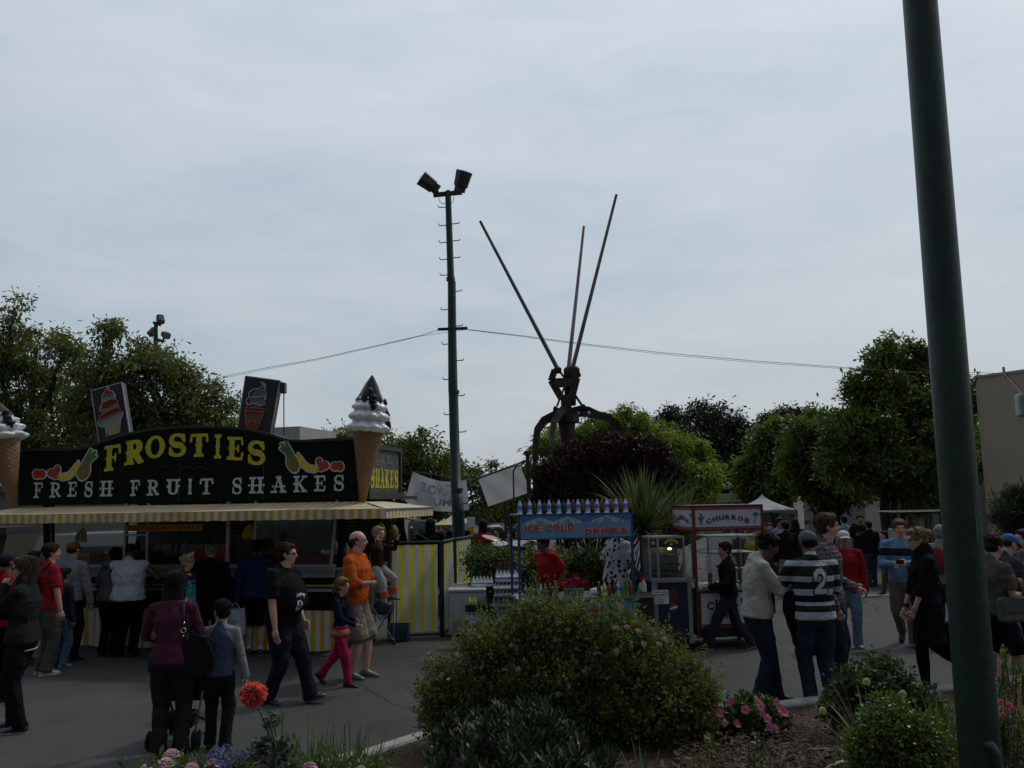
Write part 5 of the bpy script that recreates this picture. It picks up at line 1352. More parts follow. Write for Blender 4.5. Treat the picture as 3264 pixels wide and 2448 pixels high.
PZ=mat('pretzel_brown',(.25,.11,.03),.45,var=.3,scale=30)
for z in(.10,.20,.36):
 m=MB();m.span((wx0+.05,.1,zc2+z-.008),(wx1-.04,.45,zc2+z));m.build('warmer_shelf',STEEL,wm)
for i in range(10):
 x=wx0+.20+.065*(i%5);z=zc2+(.11 if i<5 else.21);m=MB()
 m.tube([Vector((x+.03*math.cos(t),.18+.05*(i%3)+.03*math.sin(t),z+.005))for t in[j*math.pi/5 for j in range(11)]],.010,6);m.build('pretzel',PZ,wm)
lm=bpy.data.materials.new('warm_bulb');nt,N,L,P=nodes_of(lm);P.inputs['Emission Color'].default_value=(1,.75,.35,1);P.inputs['Emission Strength'].default_value=2.5
m=MB();m.ell(((wx0+wx1)/2+.08,.2,zw-.19),(.035,.035,.02));m.build('bulb',lm,wm)
t=thing('spray_bottle','white spray bottle with red trigger between the drink stand and the pretzel cart','spray bottle',at(2052,1872,12.8));
m=MB();m.lathe([(.04,-.06),(.042,.03),(.02,.09),(.016,.11)],n=12);m.build('flask',mat('spray_white',(.5,.5,.5),.4,var=0),t)
m=MB();m.span((-.05,-.012,.11),(.03,.012,.14));m.bar((-.02,0,.11),(-.05,0,.07),.01);m.build('trigger',mat('spray_red',(.35,.03,.06),.4,var=0),t)
a=at(2030,1870,12.85);m=MB();t=thing('side_table','dark metal side table between the drink stand and the pretzel cart','table',(a.x-.02,12.75,0));tt=at(2052,1895,12.8).z
m.span((0,0,tt-.04),(.27,.4,tt));m.build('table_top',STEEL,t)
m=MB();m.span((.02,.02,0),(.25,.38,tt-.04));m.build('table_base',DKMET,t)
a=at(2210,1650,13.0);b=at(2428,1650,13.15)
CC=Frame((a.x,a.y),math.atan2(b.y-a.y,b.x-a.x));CLn=math.hypot(b.x-a.x,b.y-a.y)
cc=thing('churro_cart','white churro cart with red framed sign and glass display','food cart',CC.O,CC.rz)
RF=mat('red_frame',(.14,.012,.018),.4,var=.1);WP=mat('white_panel',(.50,.50,.52),.5,var=.06)
zt=(CC.hit(2212,1613)[1]+CC.hit(2428,1605)[1])/2;zb2=(CC.hit(2212,1694)[1]+CC.hit(2428,1684)[1])/2
yd=max(.5,min(1.3,CC.side(2145,1650,0)[0]))
m=MB()
for x in(0,CLn):
 for y in(0,yd):m.span((x-.02,y-.02,.16),(x+.02,y+.02,zt))
for z in(zt-.02,zb2):
 m.span((0,-.02,z-.012),(CLn,.02,z+.012));m.span((0,yd-.02,z-.012),(CLn,yd+.02,z+.012));m.span((-.02,0,z-.012),(.02,yd,z+.012));m.span((CLn-.02,0,z-.012),(CLn+.02,yd,z+.012))
m.build('cart_frame',RF,cc)
m=MB();m.span((.02,-.012,zb2+.012),(CLn-.02,0,zt-.032));sf=m.build('front_sign_board',WP,cc)
m=MB();m.span((-.012,.02,zb2+.012),(0,yd-.02,zt-.032));sd_=m.build('side_sign_board',WP,cc)
m=MB();m.span((-.02,-.02,zt-.02),(CLn+.02,yd+.02,zt));m.build('roof_panel',RF,cc)
hs2=zt-zb2-.044
NAVY=mat('navy_letter',(.02,.035,.13),.5,var=.1);CAC=mat('cactus_green',(.02,.08,.07),.5)
def churros_sign(board,fn,L_,small=False):
 m=MB()
 for v0 in(.0,.88):
  contour(m,lambda x,y,v0=v0:np.abs(y-v0-.06)-.07,(0,v0,1,v0+.12),lambda u,v:fn(u,v,.002),20,4)
 m.build('border',RF,board)
 m=MB()
 for v0 in(.04,.93):
  for k_ in(0,1):
   pts=[(u/60,v0+.025*k_+.022*math.sin(u*.9))for u in range(61)]
   for i in range(60):
    a_,b_=fn(*pts[i],.005),fn(*pts[i+1],.005);m.bar(a_,b_,.004,.004)
 m.build('wave_line',mat('wave_pink',(.45,.25,.27),.5),board)
 m=MB();w_='CHURROS';n=len(w_)
 for i,c in enumerate(w_):
  t=(i-(n-1)/2)/((n-1)/2);cx=.495+.29*t;cy=.52-.17*t*t+.02;ang=-.42*t
  hw,hh2=.040,.105
  def q(u,v,cx=cx,cy=cy,ang=ang):
   ru=u*hw;rv=v*hh2;asp=L_/hs2
   x=ru*math.cos(ang)-rv/asp*math.sin(ang)*1.0;y=ru*asp*math.sin(ang)+rv*math.cos(ang)
   return fn(cx+x,cy+y,.006)
  text_in(m,c,(-1,-1,1,1),q,.055)
 m.build('lettering',NAVY,board)
 m=MB();cac=union(path([(.09,.28),(.09,.68)],.011),path([(.05,.56),(.055,.46),(.09,.42)],.008),path([(.13,.60),(.125,.50),(.09,.46)],.008))
 S=.35
 g_=lambda x,y:cac(.09+(x-.09),.48+(y-.48)*S)
 cac2=union(path([(.09,.48-.2*S),(.09,.48+.22*S)],.013),path([(.055,.48+.08*S),(.058,.48),(.09,.48-.06*S)],.009),path([(.127,.48+.10*S),(.123,.48+.02*S),(.09,.48-.04*S)],.009))
 contour(m,lambda x,y:cac2(x,.48+(y-.48)*S),(.03,.2,.16,.78),lambda u,v:fn(u,v,.006),40,40);m.build('cactus_picture',CAC,board)
 m=MB();tr_=path([(.895,.48-.22*S),(.915,.48),(.925,.48+.18*S)],.007,.004)
 fr_=union(*[path([(.925,.48+.18*S),(.925+.026*math.cos(t),.48+.18*S+.024*math.sin(t)),(.925+.050*math.cos(t),.48+.18*S+.030*math.sin(t)-.012)],.009,.004)for t in[R(a)for a in(10,50,90,130,170,215,325)]])
 contour(m,lambda x,y:union(tr_,fr_)(x,.48+(y-.48)*S),(.86,.2,.985,.95),lambda u,v:fn(u,v,.006),40,50);m.build('palm_picture',CAC,board)
churros_sign(sf,lambda u,v,d:Vector((.02+(CLn-.04)*u,-.012-d,zb2+.012+hs2*v)),CLn)
churros_sign(sd_,lambda u,v,d:Vector((-.012-d,yd-.02-(yd-.04)*u,zb2+.012+hs2*v)),yd)
zc3=CC.hit(2230,1877,-.05)[1];zcb=CC.hit(2230,2005,-.05)[1]
m=MB();m.span((-.02,-.08,zc3-.03),(CLn+.05,yd,zc3));m.build('counter',STEEL,cc)
m=MB();m.span((.05,-.05,zcb),(CLn+.02,yd-.05,zc3-.03));cb_=m.build('cabinet',WP,cc)
m=MB();hz3=zc3-.03-zcb
m.span((.05,-.054,zcb),(CLn+.02,-.051,zcb+.06));m.span((.05,-.054,zc3-.07),(CLn+.02,-.051,zc3-.03));m.build('border',RF,cb_)
m=MB();
for i,c in enumerate('CHURROS'):
 t=(i-3)/3;text_in(m,c,(.13+i*.13,zc3-.26-.05*t*t,.13+i*.13+.10,zc3-.14-.05*t*t),lambda u,v:Vector((u,-.053,v)),.055)
m.build('lettering',NAVY,cb_)
m=MB();cg=union(path([(0,-.12),(0,.12)],.018),path([(-.07,.06),(-.065,.0),(0,-.03)],.012),path([(.07,.08),(.065,.02),(0,-.01)],.012))
contour(m,cg,(-.1,-.15,.1,.15),lambda u,v:Vector((.42+u,-.053,zcb+.27+v)),26,36);m.build('cactus_picture',CAC,cb_)
for x in(.14,CLn-.12):
 for y in(.05,yd-.15):
  m=MB();m.lathe([(.03,-.025),(.095,-.025),(.105,-.012),(.105,.012),(.095,.025),(.03,.025)],(x,y,.105),Matrix.Rotation(R(90),3,'Y'),20);m.build('wheel',RUBBER,cc)
m=MB();m.span((.05,0,.16),(CLn,yd-.1,zcb));m.build('undercarriage',DKMET,cc)
gx0=CC.hit(2258,1780,.1)[0];gx1=CC.hit(2420,1780,.1)[0];gz1=CC.hit(2340,1707,.1)[1]
m=MB();
for x in(gx0,gx1):
 for y in(.1,yd-.15):m.span((x-.012,y-.012,zc3),(x+.012,y+.012,gz1))
m.span((gx0,.09,gz1-.02),(gx1,yd-.14,gz1));m.build('display_frame',ALU,cc)
m=MB();m.span((gx0+.013,.105,zc3+.01),(gx1-.013,.11,gz1-.03));m.build('display_pane',GL,cc)
CH=mat('churro_brown',(.22,.11,.05),.7,var=.3,scale=40)
for z in(.25,.5):
 m=MB();m.span((gx0+.02,.15,zc3+z-.01),(gx1-.02,yd-.2,zc3+z));m.build('display_shelf',STEEL,cc)
for i in range(16):
 m=MB();x=gx0+.1+(i%8)*.085;z=zc3+(.01 if i<8 else.26);m.tube([(x,.2,z+.02),(x+.02,.45,z+.03)],.016,7);m.build('churro',CH,cc)
m=MB();m.box((CC.hit(2265,1790,-.0)[0],.05,zc3+.36),(.16,.14,.14),bev=.03);m.box((CC.hit(2265,1790)[0],.05,zc3+.14),(.05,.05,.30));m.build('napkin_dispenser',ALU,cc)
m=MB();u0,v0=CC.hit(2239,1826,-.05);u1,v1=CC.hit(2280,1770,-.05);m.span((u0,-.055,v0),(u1,-.05,v1));pl=m.build('price_list',PAPER,cc)
m=MB();hh_=v1-v0
for q,(s_,w_)in enumerate((('CHURROS',.5),('$3.00',.28),('SOFT',.35),('PRETZEL',.55),('$4.00',.3),('LEMONADE',.55),('$4.00',.25),('BOTTLED WATER',.7),('$3.00',.3))):
 z_=v1-hh_*(.04+.104*q);text_in(m,s_,((u0+u1)/2-(u1-u0)*w_/2,z_-hh_*.075,(u0+u1)/2+(u1-u0)*w_/2,z_),lambda u,v:Vector((u,-.058,v)),.02)
m.build('price_lettering',inkr,pl)
def leaf_mesh(name,C,D,Nn,ln,wd,tone,material,root,world_off=None,fold=0.0):
 """C centres (n,3), D leaf axis, Nn normal, ln/wd arrays: one 4 corner leaf each (6 with fold)"""
 n=len(C);D=D/np.linalg.norm(D,axis=1,keepdims=True);S=np.cross(D,Nn);S/=np.linalg.norm(S,axis=1,keepdims=True)+1e-9
 U=np.cross(S,D)
 ln=np.broadcast_to(ln,(n,))[:,None];wd=np.broadcast_to(wd,(n,))[:,None]
 V=np.empty((n,4,3));V[:,0]=C-D*ln*.5;V[:,1]=C+S*wd*.5+D*ln*.05-U*ln*fold;V[:,2]=C+D*ln*.5-U*ln*fold*1.5;V[:,3]=C-S*wd*.5+D*ln*.05-U*ln*fold
 if world_off is not None:V=V-np.array(world_off)
 me=bpy.data.meshes.new(name);me.vertices.add(n*4);me.loops.add(n*4);me.polygons.add(n)
 me.vertices.foreach_set('co',V.reshape(-1));me.loops.foreach_set('vertex_index',np.arange(n*4,dtype=np.int32))
 me.polygons.foreach_set('loop_start',np.arange(0,n*4,4,dtype=np.int32));me.polygons.foreach_set('loop_total',np.full(n,4,dtype=np.int32))
 a=me.attributes.new('tone','FLOAT','FACE');a.data.foreach_set('value',np.asarray(tone,dtype=np.float32))
 me.materials.append(material);me.update(calc_edges=True)
 o=bpy.data.objects.new(name,me);COL.objects.link(o);o.parent=root
 return o
def rdir(n):
 v=nr.normal(size=(n,3));return v/np.linalg.norm(v,axis=1,keepdims=True)
def crown_points(blobs,per,rc,shell=.55):
 """blobs: (cx,cy,cz,rx,ry,rz,weight); returns clump centres and radius"""
 out=[];W=np.array([b[6]*b[3]*b[5]for b in blobs]);W=W/W.sum()
 for b,w_ in zip(blobs,W):
  n=max(3,int(per*w_));d=rdir(n);r=(shell+(1-shell)*nr.random(n)**.6)[:,None]*(.86+.28*nr.random((n,1)))
  ol=nr.random(n)<.14;r[ol]*=1.02+.17*nr.random((ol.sum(),1))
  out.append(np.c_[np.array(b[:3])+d*r*np.array(b[3:6]),np.full(n,rc)*(.6+.8*nr.random(n)),nr.random(n)])
 return np.vstack(out)
def foliage(root,off,blobs,clumps,leaves,rc,ln,wd,material,droop=0.2,name='crown',shell=.5,up=0.35,flat=.8):
 P_=crown_points(blobs,clumps,rc,shell);k=len(P_);idx=nr.integers(0,k,leaves)
 g_=nr.normal(size=(leaves,3))*.5;rad=P_[idx,3:4]
 C=P_[idx,:3]+g_*rad*np.array([1,1,flat])
 D=g_+rdir(leaves)*.8;D[:,2]-=droop*1.5;Nn=rdir(leaves)*.8;Nn[:,2]+=up*2
 C[:,2]=np.maximum(C[:,2],.02)
 tone=np.clip(P_[idx,4]*.6+nr.random(leaves)*.5-.05,0,1)
 s_=.65+.7*nr.random(leaves)
 return leaf_mesh(name,C,D,Nn,ln*s_,wd*s_,tone,material,root,off)
BARK=mat('bark',(.05,.04,.032),.9,var=.35,scale=8,bump=.8,bscale=18);BARK2=mat('bark_grey',(.16,.13,.11),.9,var=.3,scale=8,bump=.6,bscale=18)
def branch(m,a,b,r0,r1,wob=.12,k=5,n=7):
 a,b=Vector(a),Vector(b);L_=(b-a).length;pts=[];rad=[]
 for i in range(k+1):
  t=i/k;o=Vector((rnd.gauss(0,1),rnd.gauss(0,1),rnd.gauss(0,.5)))*L_*wob*.35*math.sin(math.pi*t)
  pts.append(a.lerp(b,t)+o);rad.append(r0+(r1-r0)*t)
 m.tube(pts,rad,n);return pts
def tree(name,label,cat,base,blobs_px,Y,clumps,leaves,rc,ln,wd,material,trunk_r=.25,stems=1,depth=1.0,bark=None,group=None,droop=.2,shell=.5,fork=.35,up=.35,twigs=2,flat=.8):
 """blobs_px: (px,py,r_px, [ratio_z]) at depth Y (+dy)"""
 base=Vector(base);t=thing(name,label,cat,base,0,group);bl=[]
 for b in blobs_px:
  dy=b[4]if len(b)>4 else rnd.uniform(-.5,.5)*depth;p=at(b[0],b[1],Y+dy);r=b[2]/FPX*(Y+dy);rz=r*(b[3]if len(b)>3 else.85)
  bl.append((p.x,p.y,p.z,r,r*depth*.9,rz,1.0))
 foliage(t,base,bl,clumps,leaves,rc,ln,wd,material,droop,'crown',shell,up,flat)
 m=MB()
 cen=Vector((sum(b[0]for b in bl)/len(bl),sum(b[1]for b in bl)/len(bl),sum(b[2]for b in bl)/len(bl)))
 for s_ in range(stems):
  b0=Vector((rnd.uniform(-.15,.15)*(stems>1),rnd.uniform(-.15,.15)*(stems>1),0))
  f=Vector(((cen.x-base.x)*fork*1.2+rnd.uniform(-.5,.5)*(stems>1),(cen.y-base.y)*fork,(cen.z-base.z)*(.35+.1*rnd.random())))
  branch(m,b0,f,trunk_r*(1 if stems==1 else.7),trunk_r*.6,.1)
  for i,b in enumerate(bl):
   if stems>1 and i%stems!=s_ and len(bl)>stems:continue
   e=Vector(b[:3])-base;pts=branch(m,f,e,trunk_r*.42,trunk_r*.12,.2)
   for q in range(twigs):
    d=Vector((rnd.uniform(-1,1)*b[3],rnd.uniform(-1,1)*b[4],rnd.uniform(-.2,1)*b[5]))*.85
    branch(m,pts[rnd.randrange(2,5)],e+d,trunk_r*.12,.012,.2,4,5)
 m.build('trunk',bark or BARK,t);return t
def lm(n,a,b,**k):return leaf_mat(n,a,b,**k)
LM_OAK=lm('leaf_olive',(.045,.062,.020),(.20,.23,.07),trans=.35);LM_RIGHT=lm('leaf_glossy',(.032,.058,.014),(.18,.25,.05),trans=.35)
LM_EUC=lm('leaf_eucalyptus',(.018,.024,.016),(.060,.070,.042),trans=.1);LM_WEEP=lm('leaf_pepper',(.07,.11,.015),(.24,.32,.045),trans=.35)
LM_PURP=lm('leaf_purple',(.016,.008,.009),(.080,.034,.034),trans=.12);LM_FLAX=lm('leaf_flax',(.035,.06,.02),(.13,.17,.065),trans=.25)
LM_SHR=lm('leaf_shrub',(.03,.055,.012),(.12,.17,.035),trans=.25);LM_FAR=lm('leaf_far',(.05,.075,.03),(.12,.15,.06),trans=.2)
G_='trees behind the shake trailer'
tree('broadleaf_tree','tall olive green tree at the left edge behind the shake trailer, highest twig tip','tree',(at(60,1600,29).x,29,0),[(45,985,30,1.3),(30,1070,75),(120,1110,95),(-40,1180,120),(60,1240,130),(180,1200,90),(20,1400,140),(150,1380,130),(215,1100,60),(230,1290,80),(70,1480,120)],29,250,23000,.42,.17,.065,LM_OAK,.30,group=G_,droop=.35,depth=1.0)
tree('broadleaf_tree','olive green tree behind the left neon board with an arching top branch','tree',(at(330,1600,27).x,27,0),[(340,1075,42,1.2),(365,1045,22),(310,1180,75),(385,1170,65),(300,1300,100),(420,1290,85),(350,1400,110),(250,1400,90),(470,1180,40),(385,1235,70)],27,215,17500,.38,.16,.06,LM_OAK,.26,group=G_,droop=.35)
tree('broadleaf_tree','olive green tree between the two neon boards sloping down to the right','tree',(at(560,1600,27).x,28,0),[(445,1125,50),(500,1120,35),(545,1140,48),(600,1190,50),(470,1160,60),(545,1180,60),(580,1260,75),(500,1290,90),(640,1300,65),(690,1250,38,1.2),(620,1370,100),(720,1340,52),(750,1370,38),(700,1390,70),(520,1390,100),(740,1290,22)],28,230,19000,.36,.16,.06,LM_OAK,.26,group=G_,droop=.35)
tree('broadleaf_tree','low dark green tree in the gap between trailer cone and white roof box','tree',(at(1090,1600,34).x,34,0),[(1060,1400,35),(1110,1395,25),(1100,1440,60),(1040,1440,50)],34,60,4500,.4,.17,.06,LM_OAK,.2,group=G_)
tree('broadleaf_tree','dark olive tree behind the white banner and the side sign of the trailer','tree',(at(1330,1600,33).x,33,0),[(1255,1430,35),(1345,1425,42,1.1),(1290,1470,75),(1370,1480,70),(1350,1545,100),(1440,1490,45),(1450,1550,70),(1250,1550,80),(1225,1415,22),(1500,1520,38),(1550,1560,50),(1520,1620,55)],33,190,15000,.42,.18,.07,LM_OAK,.25,group=G_,droop=.3)
tree('broadleaf_tree','small dark tree between the hanging banners and the drink stand','tree',(at(1620,1650,34).x,34,0),[(1580,1560,30),(1575,1495,14,1.6),(1620,1600,45),(1660,1570,40),(1690,1500,30,1.4),(1650,1640,40)],34,60,4200,.35,.17,.06,LM_OAK,.16,group=G_,droop=.5)
G_='trees along the beige hall'
tree('glossy_tree','tallest dark green tree on the right, next to the leaning green pole','tree',(at(2830,1700,29).x,29,0),[(2830,1105,33,1.2),(2900,1140,46,1.1),(2790,1165,38,1.2),(2850,1190,85),(2930,1210,75),(2740,1250,60,1.2),(2820,1310,120),(2940,1330,110),(2720,1370,90),(2860,1430,150),(3000,1400,110),(2760,1480,120),(3010,1230,55),(2930,1500,130),(2700,1450,90)],29,420,48000,.36,.19,.075,LM_RIGHT,.17,stems=5,bark=BARK,group=G_,droop=.1,depth=1.0)
tree('glossy_tree','mid height green tree left of the tallest one on the right','tree',(at(2640,1700,33).x,33,0),[(2610,1330,45,1.1),(2660,1350,50),(2570,1380,55),(2640,1420,110),(2700,1400,90),(2590,1490,95),(2690,1510,110),(2540,1450,50),(2660,1560,80),(2600,1550,60)],33,300,32000,.40,.21,.08,LM_RIGHT,.16,stems=4,group=G_,droop=.1)
tree('glossy_tree','rounded green tree above the white peaked tent','tree',(at(2480,1650,38).x,38,0),[(2450,1400,45,.9),(2500,1370,40),(2430,1480,55),(2490,1450,70),(2380,1500,40),(2480,1530,75),(2400,1550,50)],38,200,22000,.45,.23,.09,LM_RIGHT,.18,stems=2,group=G_,droop=.1)
tree('glossy_tree','dark green tree filling the right end of the row behind the pole','tree',(at(3040,1700,31).x,31,0),[(3060,1300,60),(3080,1400,60),(3030,1500,90),(3070,1250,40)],31,120,14000,.38,.2,.08,LM_RIGHT,.16,stems=3,group=G_,droop=.1)
G_='eucalyptus trees far behind'
tree('eucalyptus_tree','large dark eucalyptus with rounded top between the bright tree and the right row','tree',(at(2300,1650,62).x,62,0),[(2240,1330,52,.8),(2300,1350,60,.8),(2220,1380,50),(2340,1400,60,.9),(2270,1430,70,.8),(2370,1380,35),(2330,1480,60),(2230,1480,50),(2360,1540,60),(2290,1550,60)],62,230,19000,.7,.34,.12,LM_EUC,.4,group=G_,droop=.4,shell=.6)
tree('eucalyptus_tree','small thin eucalyptus at the left of the far dark trees','tree',(at(2150,1650,66).x,66,0),[(2150,1325,32,.8),(2130,1345,25),(2165,1345,28),(2100,1345,22,.7)],66,60,3600,.5,.3,.1,LM_EUC,.3,group=G_,droop=.5,shell=.7)
tree('eucalyptus_tree','sparse umbrella shaped tree above the green row on the right','tree',(at(2530,1650,60).x,60,0),[(2450,1340,28,.6),(2500,1320,32,.6),(2550,1325,32,.6),(2590,1340,20,.6),(2430,1360,18,.7)],60,70,3000,.45,.3,.1,LM_EUC,.25,group=G_,droop=.3,shell=.7)
tree('pepper_tree','bright green weeping tree with rounded crown behind the purple shrub','tree',(at(2080,1650,26).x,26,0),[(1990,1360,60,.9),(1900,1380,70,.7),(2060,1400,70,.9),(1790,1420,60,.8),(2130,1440,80,.9),(2190,1500,85,1.1),(2230,1570,70,1.3),(2050,1500,130),(2180,1600,90,1.2),(2120,1640,90),(1960,1470,120),(1740,1440,40,1.2),(1800,1500,70)],26,620,72000,.28,.19,.042,LM_WEEP,.25,droop=.55,shell=.62,up=.2)
def upshoots(name,label,cat,base,blobs,n,k,hgt,ln,wd,material,root=None):
 t=thing(name,label,cat,base);C=[];D=[]
 for b in blobs:
  m_=int(n*b[6]);d=rdir(m_);d[:,2]=np.abs(d[:,2])*1.0-.15;c=np.array(b[:3])+d*np.array(b[3:6])*(.75+.25*nr.random((m_,1)))
  ax=d*.55+np.array([0,0,.9])+nr.normal(size=(m_,3))*.22;ax/=np.linalg.norm(ax,axis=1,keepdims=True)
  for j in range(k):
   f=nr.random((m_,1));C.append(c+ax*hgt*f);D.append(ax*.8+nr.normal(size=(m_,3))*.5)
 C=np.vstack(C);D=np.vstack(D);q=len(C)
 leaf_mesh('foliage',C,D,rdir(q),ln*(.6+.8*nr.random(q)),wd*(.6+.8*nr.random(q)),nr.random(q),material,t,base)
 m=MB()
 for b in blobs:
  for i in range(6):branch(m,(rnd.uniform(-.3,.3),0,0),Vector(b[:3])-Vector(base)+Vector((rnd.uniform(-1,1)*b[3]*.6,0,rnd.uniform(-.3,.6)*b[5])),.04,.01,.1,4,5)
 m.build('stems',BARK,t);return t
Yp=18.5
bl=[]
for px_,py_,rp,w_ in((1770,1540,60,.12),(1840,1500,80,.2),(1950,1480,90,.22),(2050,1480,75,.16),(1790,1590,80,.2),(1900,1580,120,.25),(2030,1570,110,.22),(2110,1545,60,.12),(1745,1640,50,.12),(1860,1660,120,.2),(2000,1660,120,.2),(1790,1680,80,.14)):
 p=at(px_,py_,Yp+rnd.uniform(-.2,.6));r=rp/FPX*Yp;bl.append((p.x,p.y,p.z,r,r*1.0,r*.9,w_))
upshoots('purple_shrub','huge dark purple leaved shrub under the rusty claw sculpture','shrub',(at(1880,1700,Yp).x,Yp,0),bl,4300,11,.28,.10,.032,LM_PURP)
def blades(name,label,cat,base,n,L0,L1,w0,material,spread=1.0,droopk=.9,seg_=7,lean=None,up0=.35):
 """strap leaf plant: arched blades"""
 base=Vector(base);t=thing(name,label,cat,base);V=[];F=[];T=[]
 for i in range(n):
  a=rnd.uniform(0,6.283);el=rnd.uniform(up0,1.45);L_=rnd.uniform(L0,L1);w_=w0*rnd.uniform(.7,1.2);d=Vector((math.cos(a)*math.cos(el)*spread,math.sin(a)*math.cos(el)*spread,math.sin(el))).normalized()
  if lean:d=(d+Vector(lean)*rnd.random()).normalized()
  p=Vector((math.cos(a),math.sin(a),0))*rnd.uniform(0,.06)*L_;s=d.cross(Vector((0,0,1))).normalized()
  tw=rnd.uniform(-.6,.6);s=(s*math.cos(tw)+d.cross(s)*math.sin(tw)).normalized();b0=len(V);tn=rnd.random();st=L_/seg_
  for k in range(seg_+1):
   f=k/seg_;w2=w_*(1-f**2.2)*(.55+.45*min(1,f*4));V+=[p-s*w2,p+s*w2]
   p=p+d*st;d=(d+Vector((0,0,-droopk*f*.28*(1.2-el*.45)))).normalized()
  for k in range(seg_):F.append((b0+2*k,b0+2*k+1,b0+2*k+3,b0+2*k+2));T.append(tn)
 me=bpy.data.meshes.new('leaves');me.from_pydata([tuple(v)for v in V],[],F);at_=me.attributes.new('tone','FLOAT','FACE');at_.data.foreach_set('value',T)
 me.materials.append(material);me.polygons.foreach_set('use_smooth',[True]*len(F));o=bpy.data.objects.new('leaves',me);COL.objects.link(o);o.parent=t
 return t
p=at(2050,1700,14.6);blades('flax_plant','large spiky flax plant rising between the drink stand and churro cart','plant',(p.x,14.6,1.65),300,.85,1.30,.021,LM_FLAX,droopk=.75,up0=-.1)
m=MB();m.tube([(0,0,-1.65),(0,0,0)],.07,8);m.build('trunk',BARK,bpy.data.objects[[o.name for o in bpy.data.objects if o.name.startswith('flax_plant')][-1]])
p=at(2160,1700,14.9);blades('flax_plant','drooping pale edged flax plant right behind the churro cart sign','plant',(p.x,14.9,1.35),240,.8,1.25,.022,LM_FLAX,droopk=1.2)
p=at(2120,1800,14.2);blades('flax_plant','lower flax clump behind the pretzel warmer','plant',(p.x,14.2,.1),120,.9,1.4,.028,LM_FLAX,droopk=1.3)
p=at(1990,1800,14.5);blades('flax_plant','dark flax clump standing behind the cow print shirt vendor','plant',(p.x,15.0,.1),120,1.2,1.7,.028,lm('leaf_flax_dark',(.02,.035,.02),(.06,.09,.04)),droopk=.8)
def bush(name,label,cat,base,blobs,Y,clumps,leaves,rc,ln,wd,material,**k):
 return tree(name,label,cat,base,blobs,Y,clumps,leaves,rc,ln,wd,material,trunk_r=.03,stems=1,**k)
bush('hedge_bush','bright green low hedge bush behind the red shirt vendor','bush',(at(1690,1850,16).x,16,0),[(1660,1800,35),(1700,1790,40),(1760,1795,45),(1820,1800,45),(1720,1850,60),(1800,1850,60),(1670,1860,40)],16,120,12000,.16,.06,.03,lm('leaf_hedge',(.05,.09,.01),(.19,.27,.04)),twigs=1)
bush('hedge_bush','dark bush at the right behind the drink stand counter','bush',(at(1880,1850,15.5).x,15.5,0),[(1870,1790,50),(1920,1820,50),(1850,1860,50),(1950,1860,50)],15.5,70,7000,.18,.08,.03,lm('leaf_dark',(.02,.035,.012),(.07,.10,.03)),twigs=1)
bush('hedge_bush','green bush just right of the striped screens','bush',(at(1560,1820,15.6).x,15.6,0),[(1525,1795,30),(1560,1785,38),(1600,1790,35),(1545,1850,45),(1590,1850,48),(1640,1800,35),(1528,1765,24),(1640,1860,40)],15.6,90,9000,.18,.07,.03,LM_SHR,twigs=1)
bush('flower_bush','small bush with crimson blossoms behind the drink stand counter','bush',(at(1830,1860,14.6).x,14.6,0),[(1830,1865,24),(1850,1875,20),(1810,1875,18)],14.6,30,1500,.1,.05,.035,lm('petal_crimson',(.25,.01,.05),(.45,.03,.12)),twigs=1)
bush('spiky_bush','dark spiky bush against the beige wall at the right edge','bush',(at(3230,1700,19).x,19,0),[(3230,1620,40),(3190,1640,25),(3260,1590,45),(3240,1680,45)],19,60,7000,.25,.16,.02,lm('leaf_dark2',(.02,.035,.02),(.06,.08,.04)),droop=-.2)
p=at(3215,1760,18);blades('reed_plant','tall orange tinted reeds in front of the beige wall at the right edge','plant',(p.x,18,.0),150,.9,1.5,.014,lm('leaf_reed',(.07,.08,.02),(.24,.16,.04)),droopk=.4,up0=.9)
bush('far_trees','pale green far trees beyond the white vehicles','tree',(at(1640,1640,90).x,90,0),[(1610,1630,30,.6),(1660,1640,30,.6),(1560,1640,30,.6),(1500,1640,40,.5),(1420,1640,40,.5),(1720,1635,40,.6)],90,120,6000,1.0,.5,.25,LM_FAR)
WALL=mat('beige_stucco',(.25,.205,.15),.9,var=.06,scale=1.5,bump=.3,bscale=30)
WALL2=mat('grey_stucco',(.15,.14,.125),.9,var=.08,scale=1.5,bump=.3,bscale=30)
def hall(label,A,B,h,h2,depth,material,name='hall_building',cat='building'):
 """front wall from A to B (x,y), parapet band"""
 A,B=Vector((A[0],A[1],0)),Vector((B[0],B[1],0));ln=(B-A).length;rz=math.atan2(B.y-A.y,B.x-A.x)
 t=thing(name,label,cat,A,rz);m=MB()
 poly=[(0,0),(ln,0),(ln,h2),(.35,h),(.12,h-.06),(0,h-.22)]
 m.prism(poly,lambda u,v,d:Vector((u,d,v)),0,depth);m.build('wall',material,t)
 m=MB();m.add([(0,-.03,h-.26),(.12,-.03,h-.08),(.35,-.03,h-.02),(ln,-.03,h2-.02),(ln,-.03,h2+.04),(.35,-.03,h+.04),(.10,-.03,h-.02),(-.03,-.03,h-.2)],[(0,1,6,7),(1,2,5,6),(2,3,4,5)]);m.v+=[(v[0],v[1]+.2,v[2])for v in m.v[:8]];m.f+=[(8+a,8+b,8+c,8+d)for a,b,c,d in[(0,1,6,7),(1,2,5,6),(2,3,4,5)]]+[(7,6,14,15),(6,5,13,14),(5,4,12,13)];m.m+=[0]*6;m.sm+=[False]*6
 m.build('parapet_trim',mat('trim_dark',(.20,.18,.15),.8),t);return t,ln
a=at(3110,1240,23.5);b=at(3420,1140,15.5)
za=at(3112,1207,23.5).z;
xb_,yb_=b.x,15.5
kz=(at(3264,1179,19.0).z)
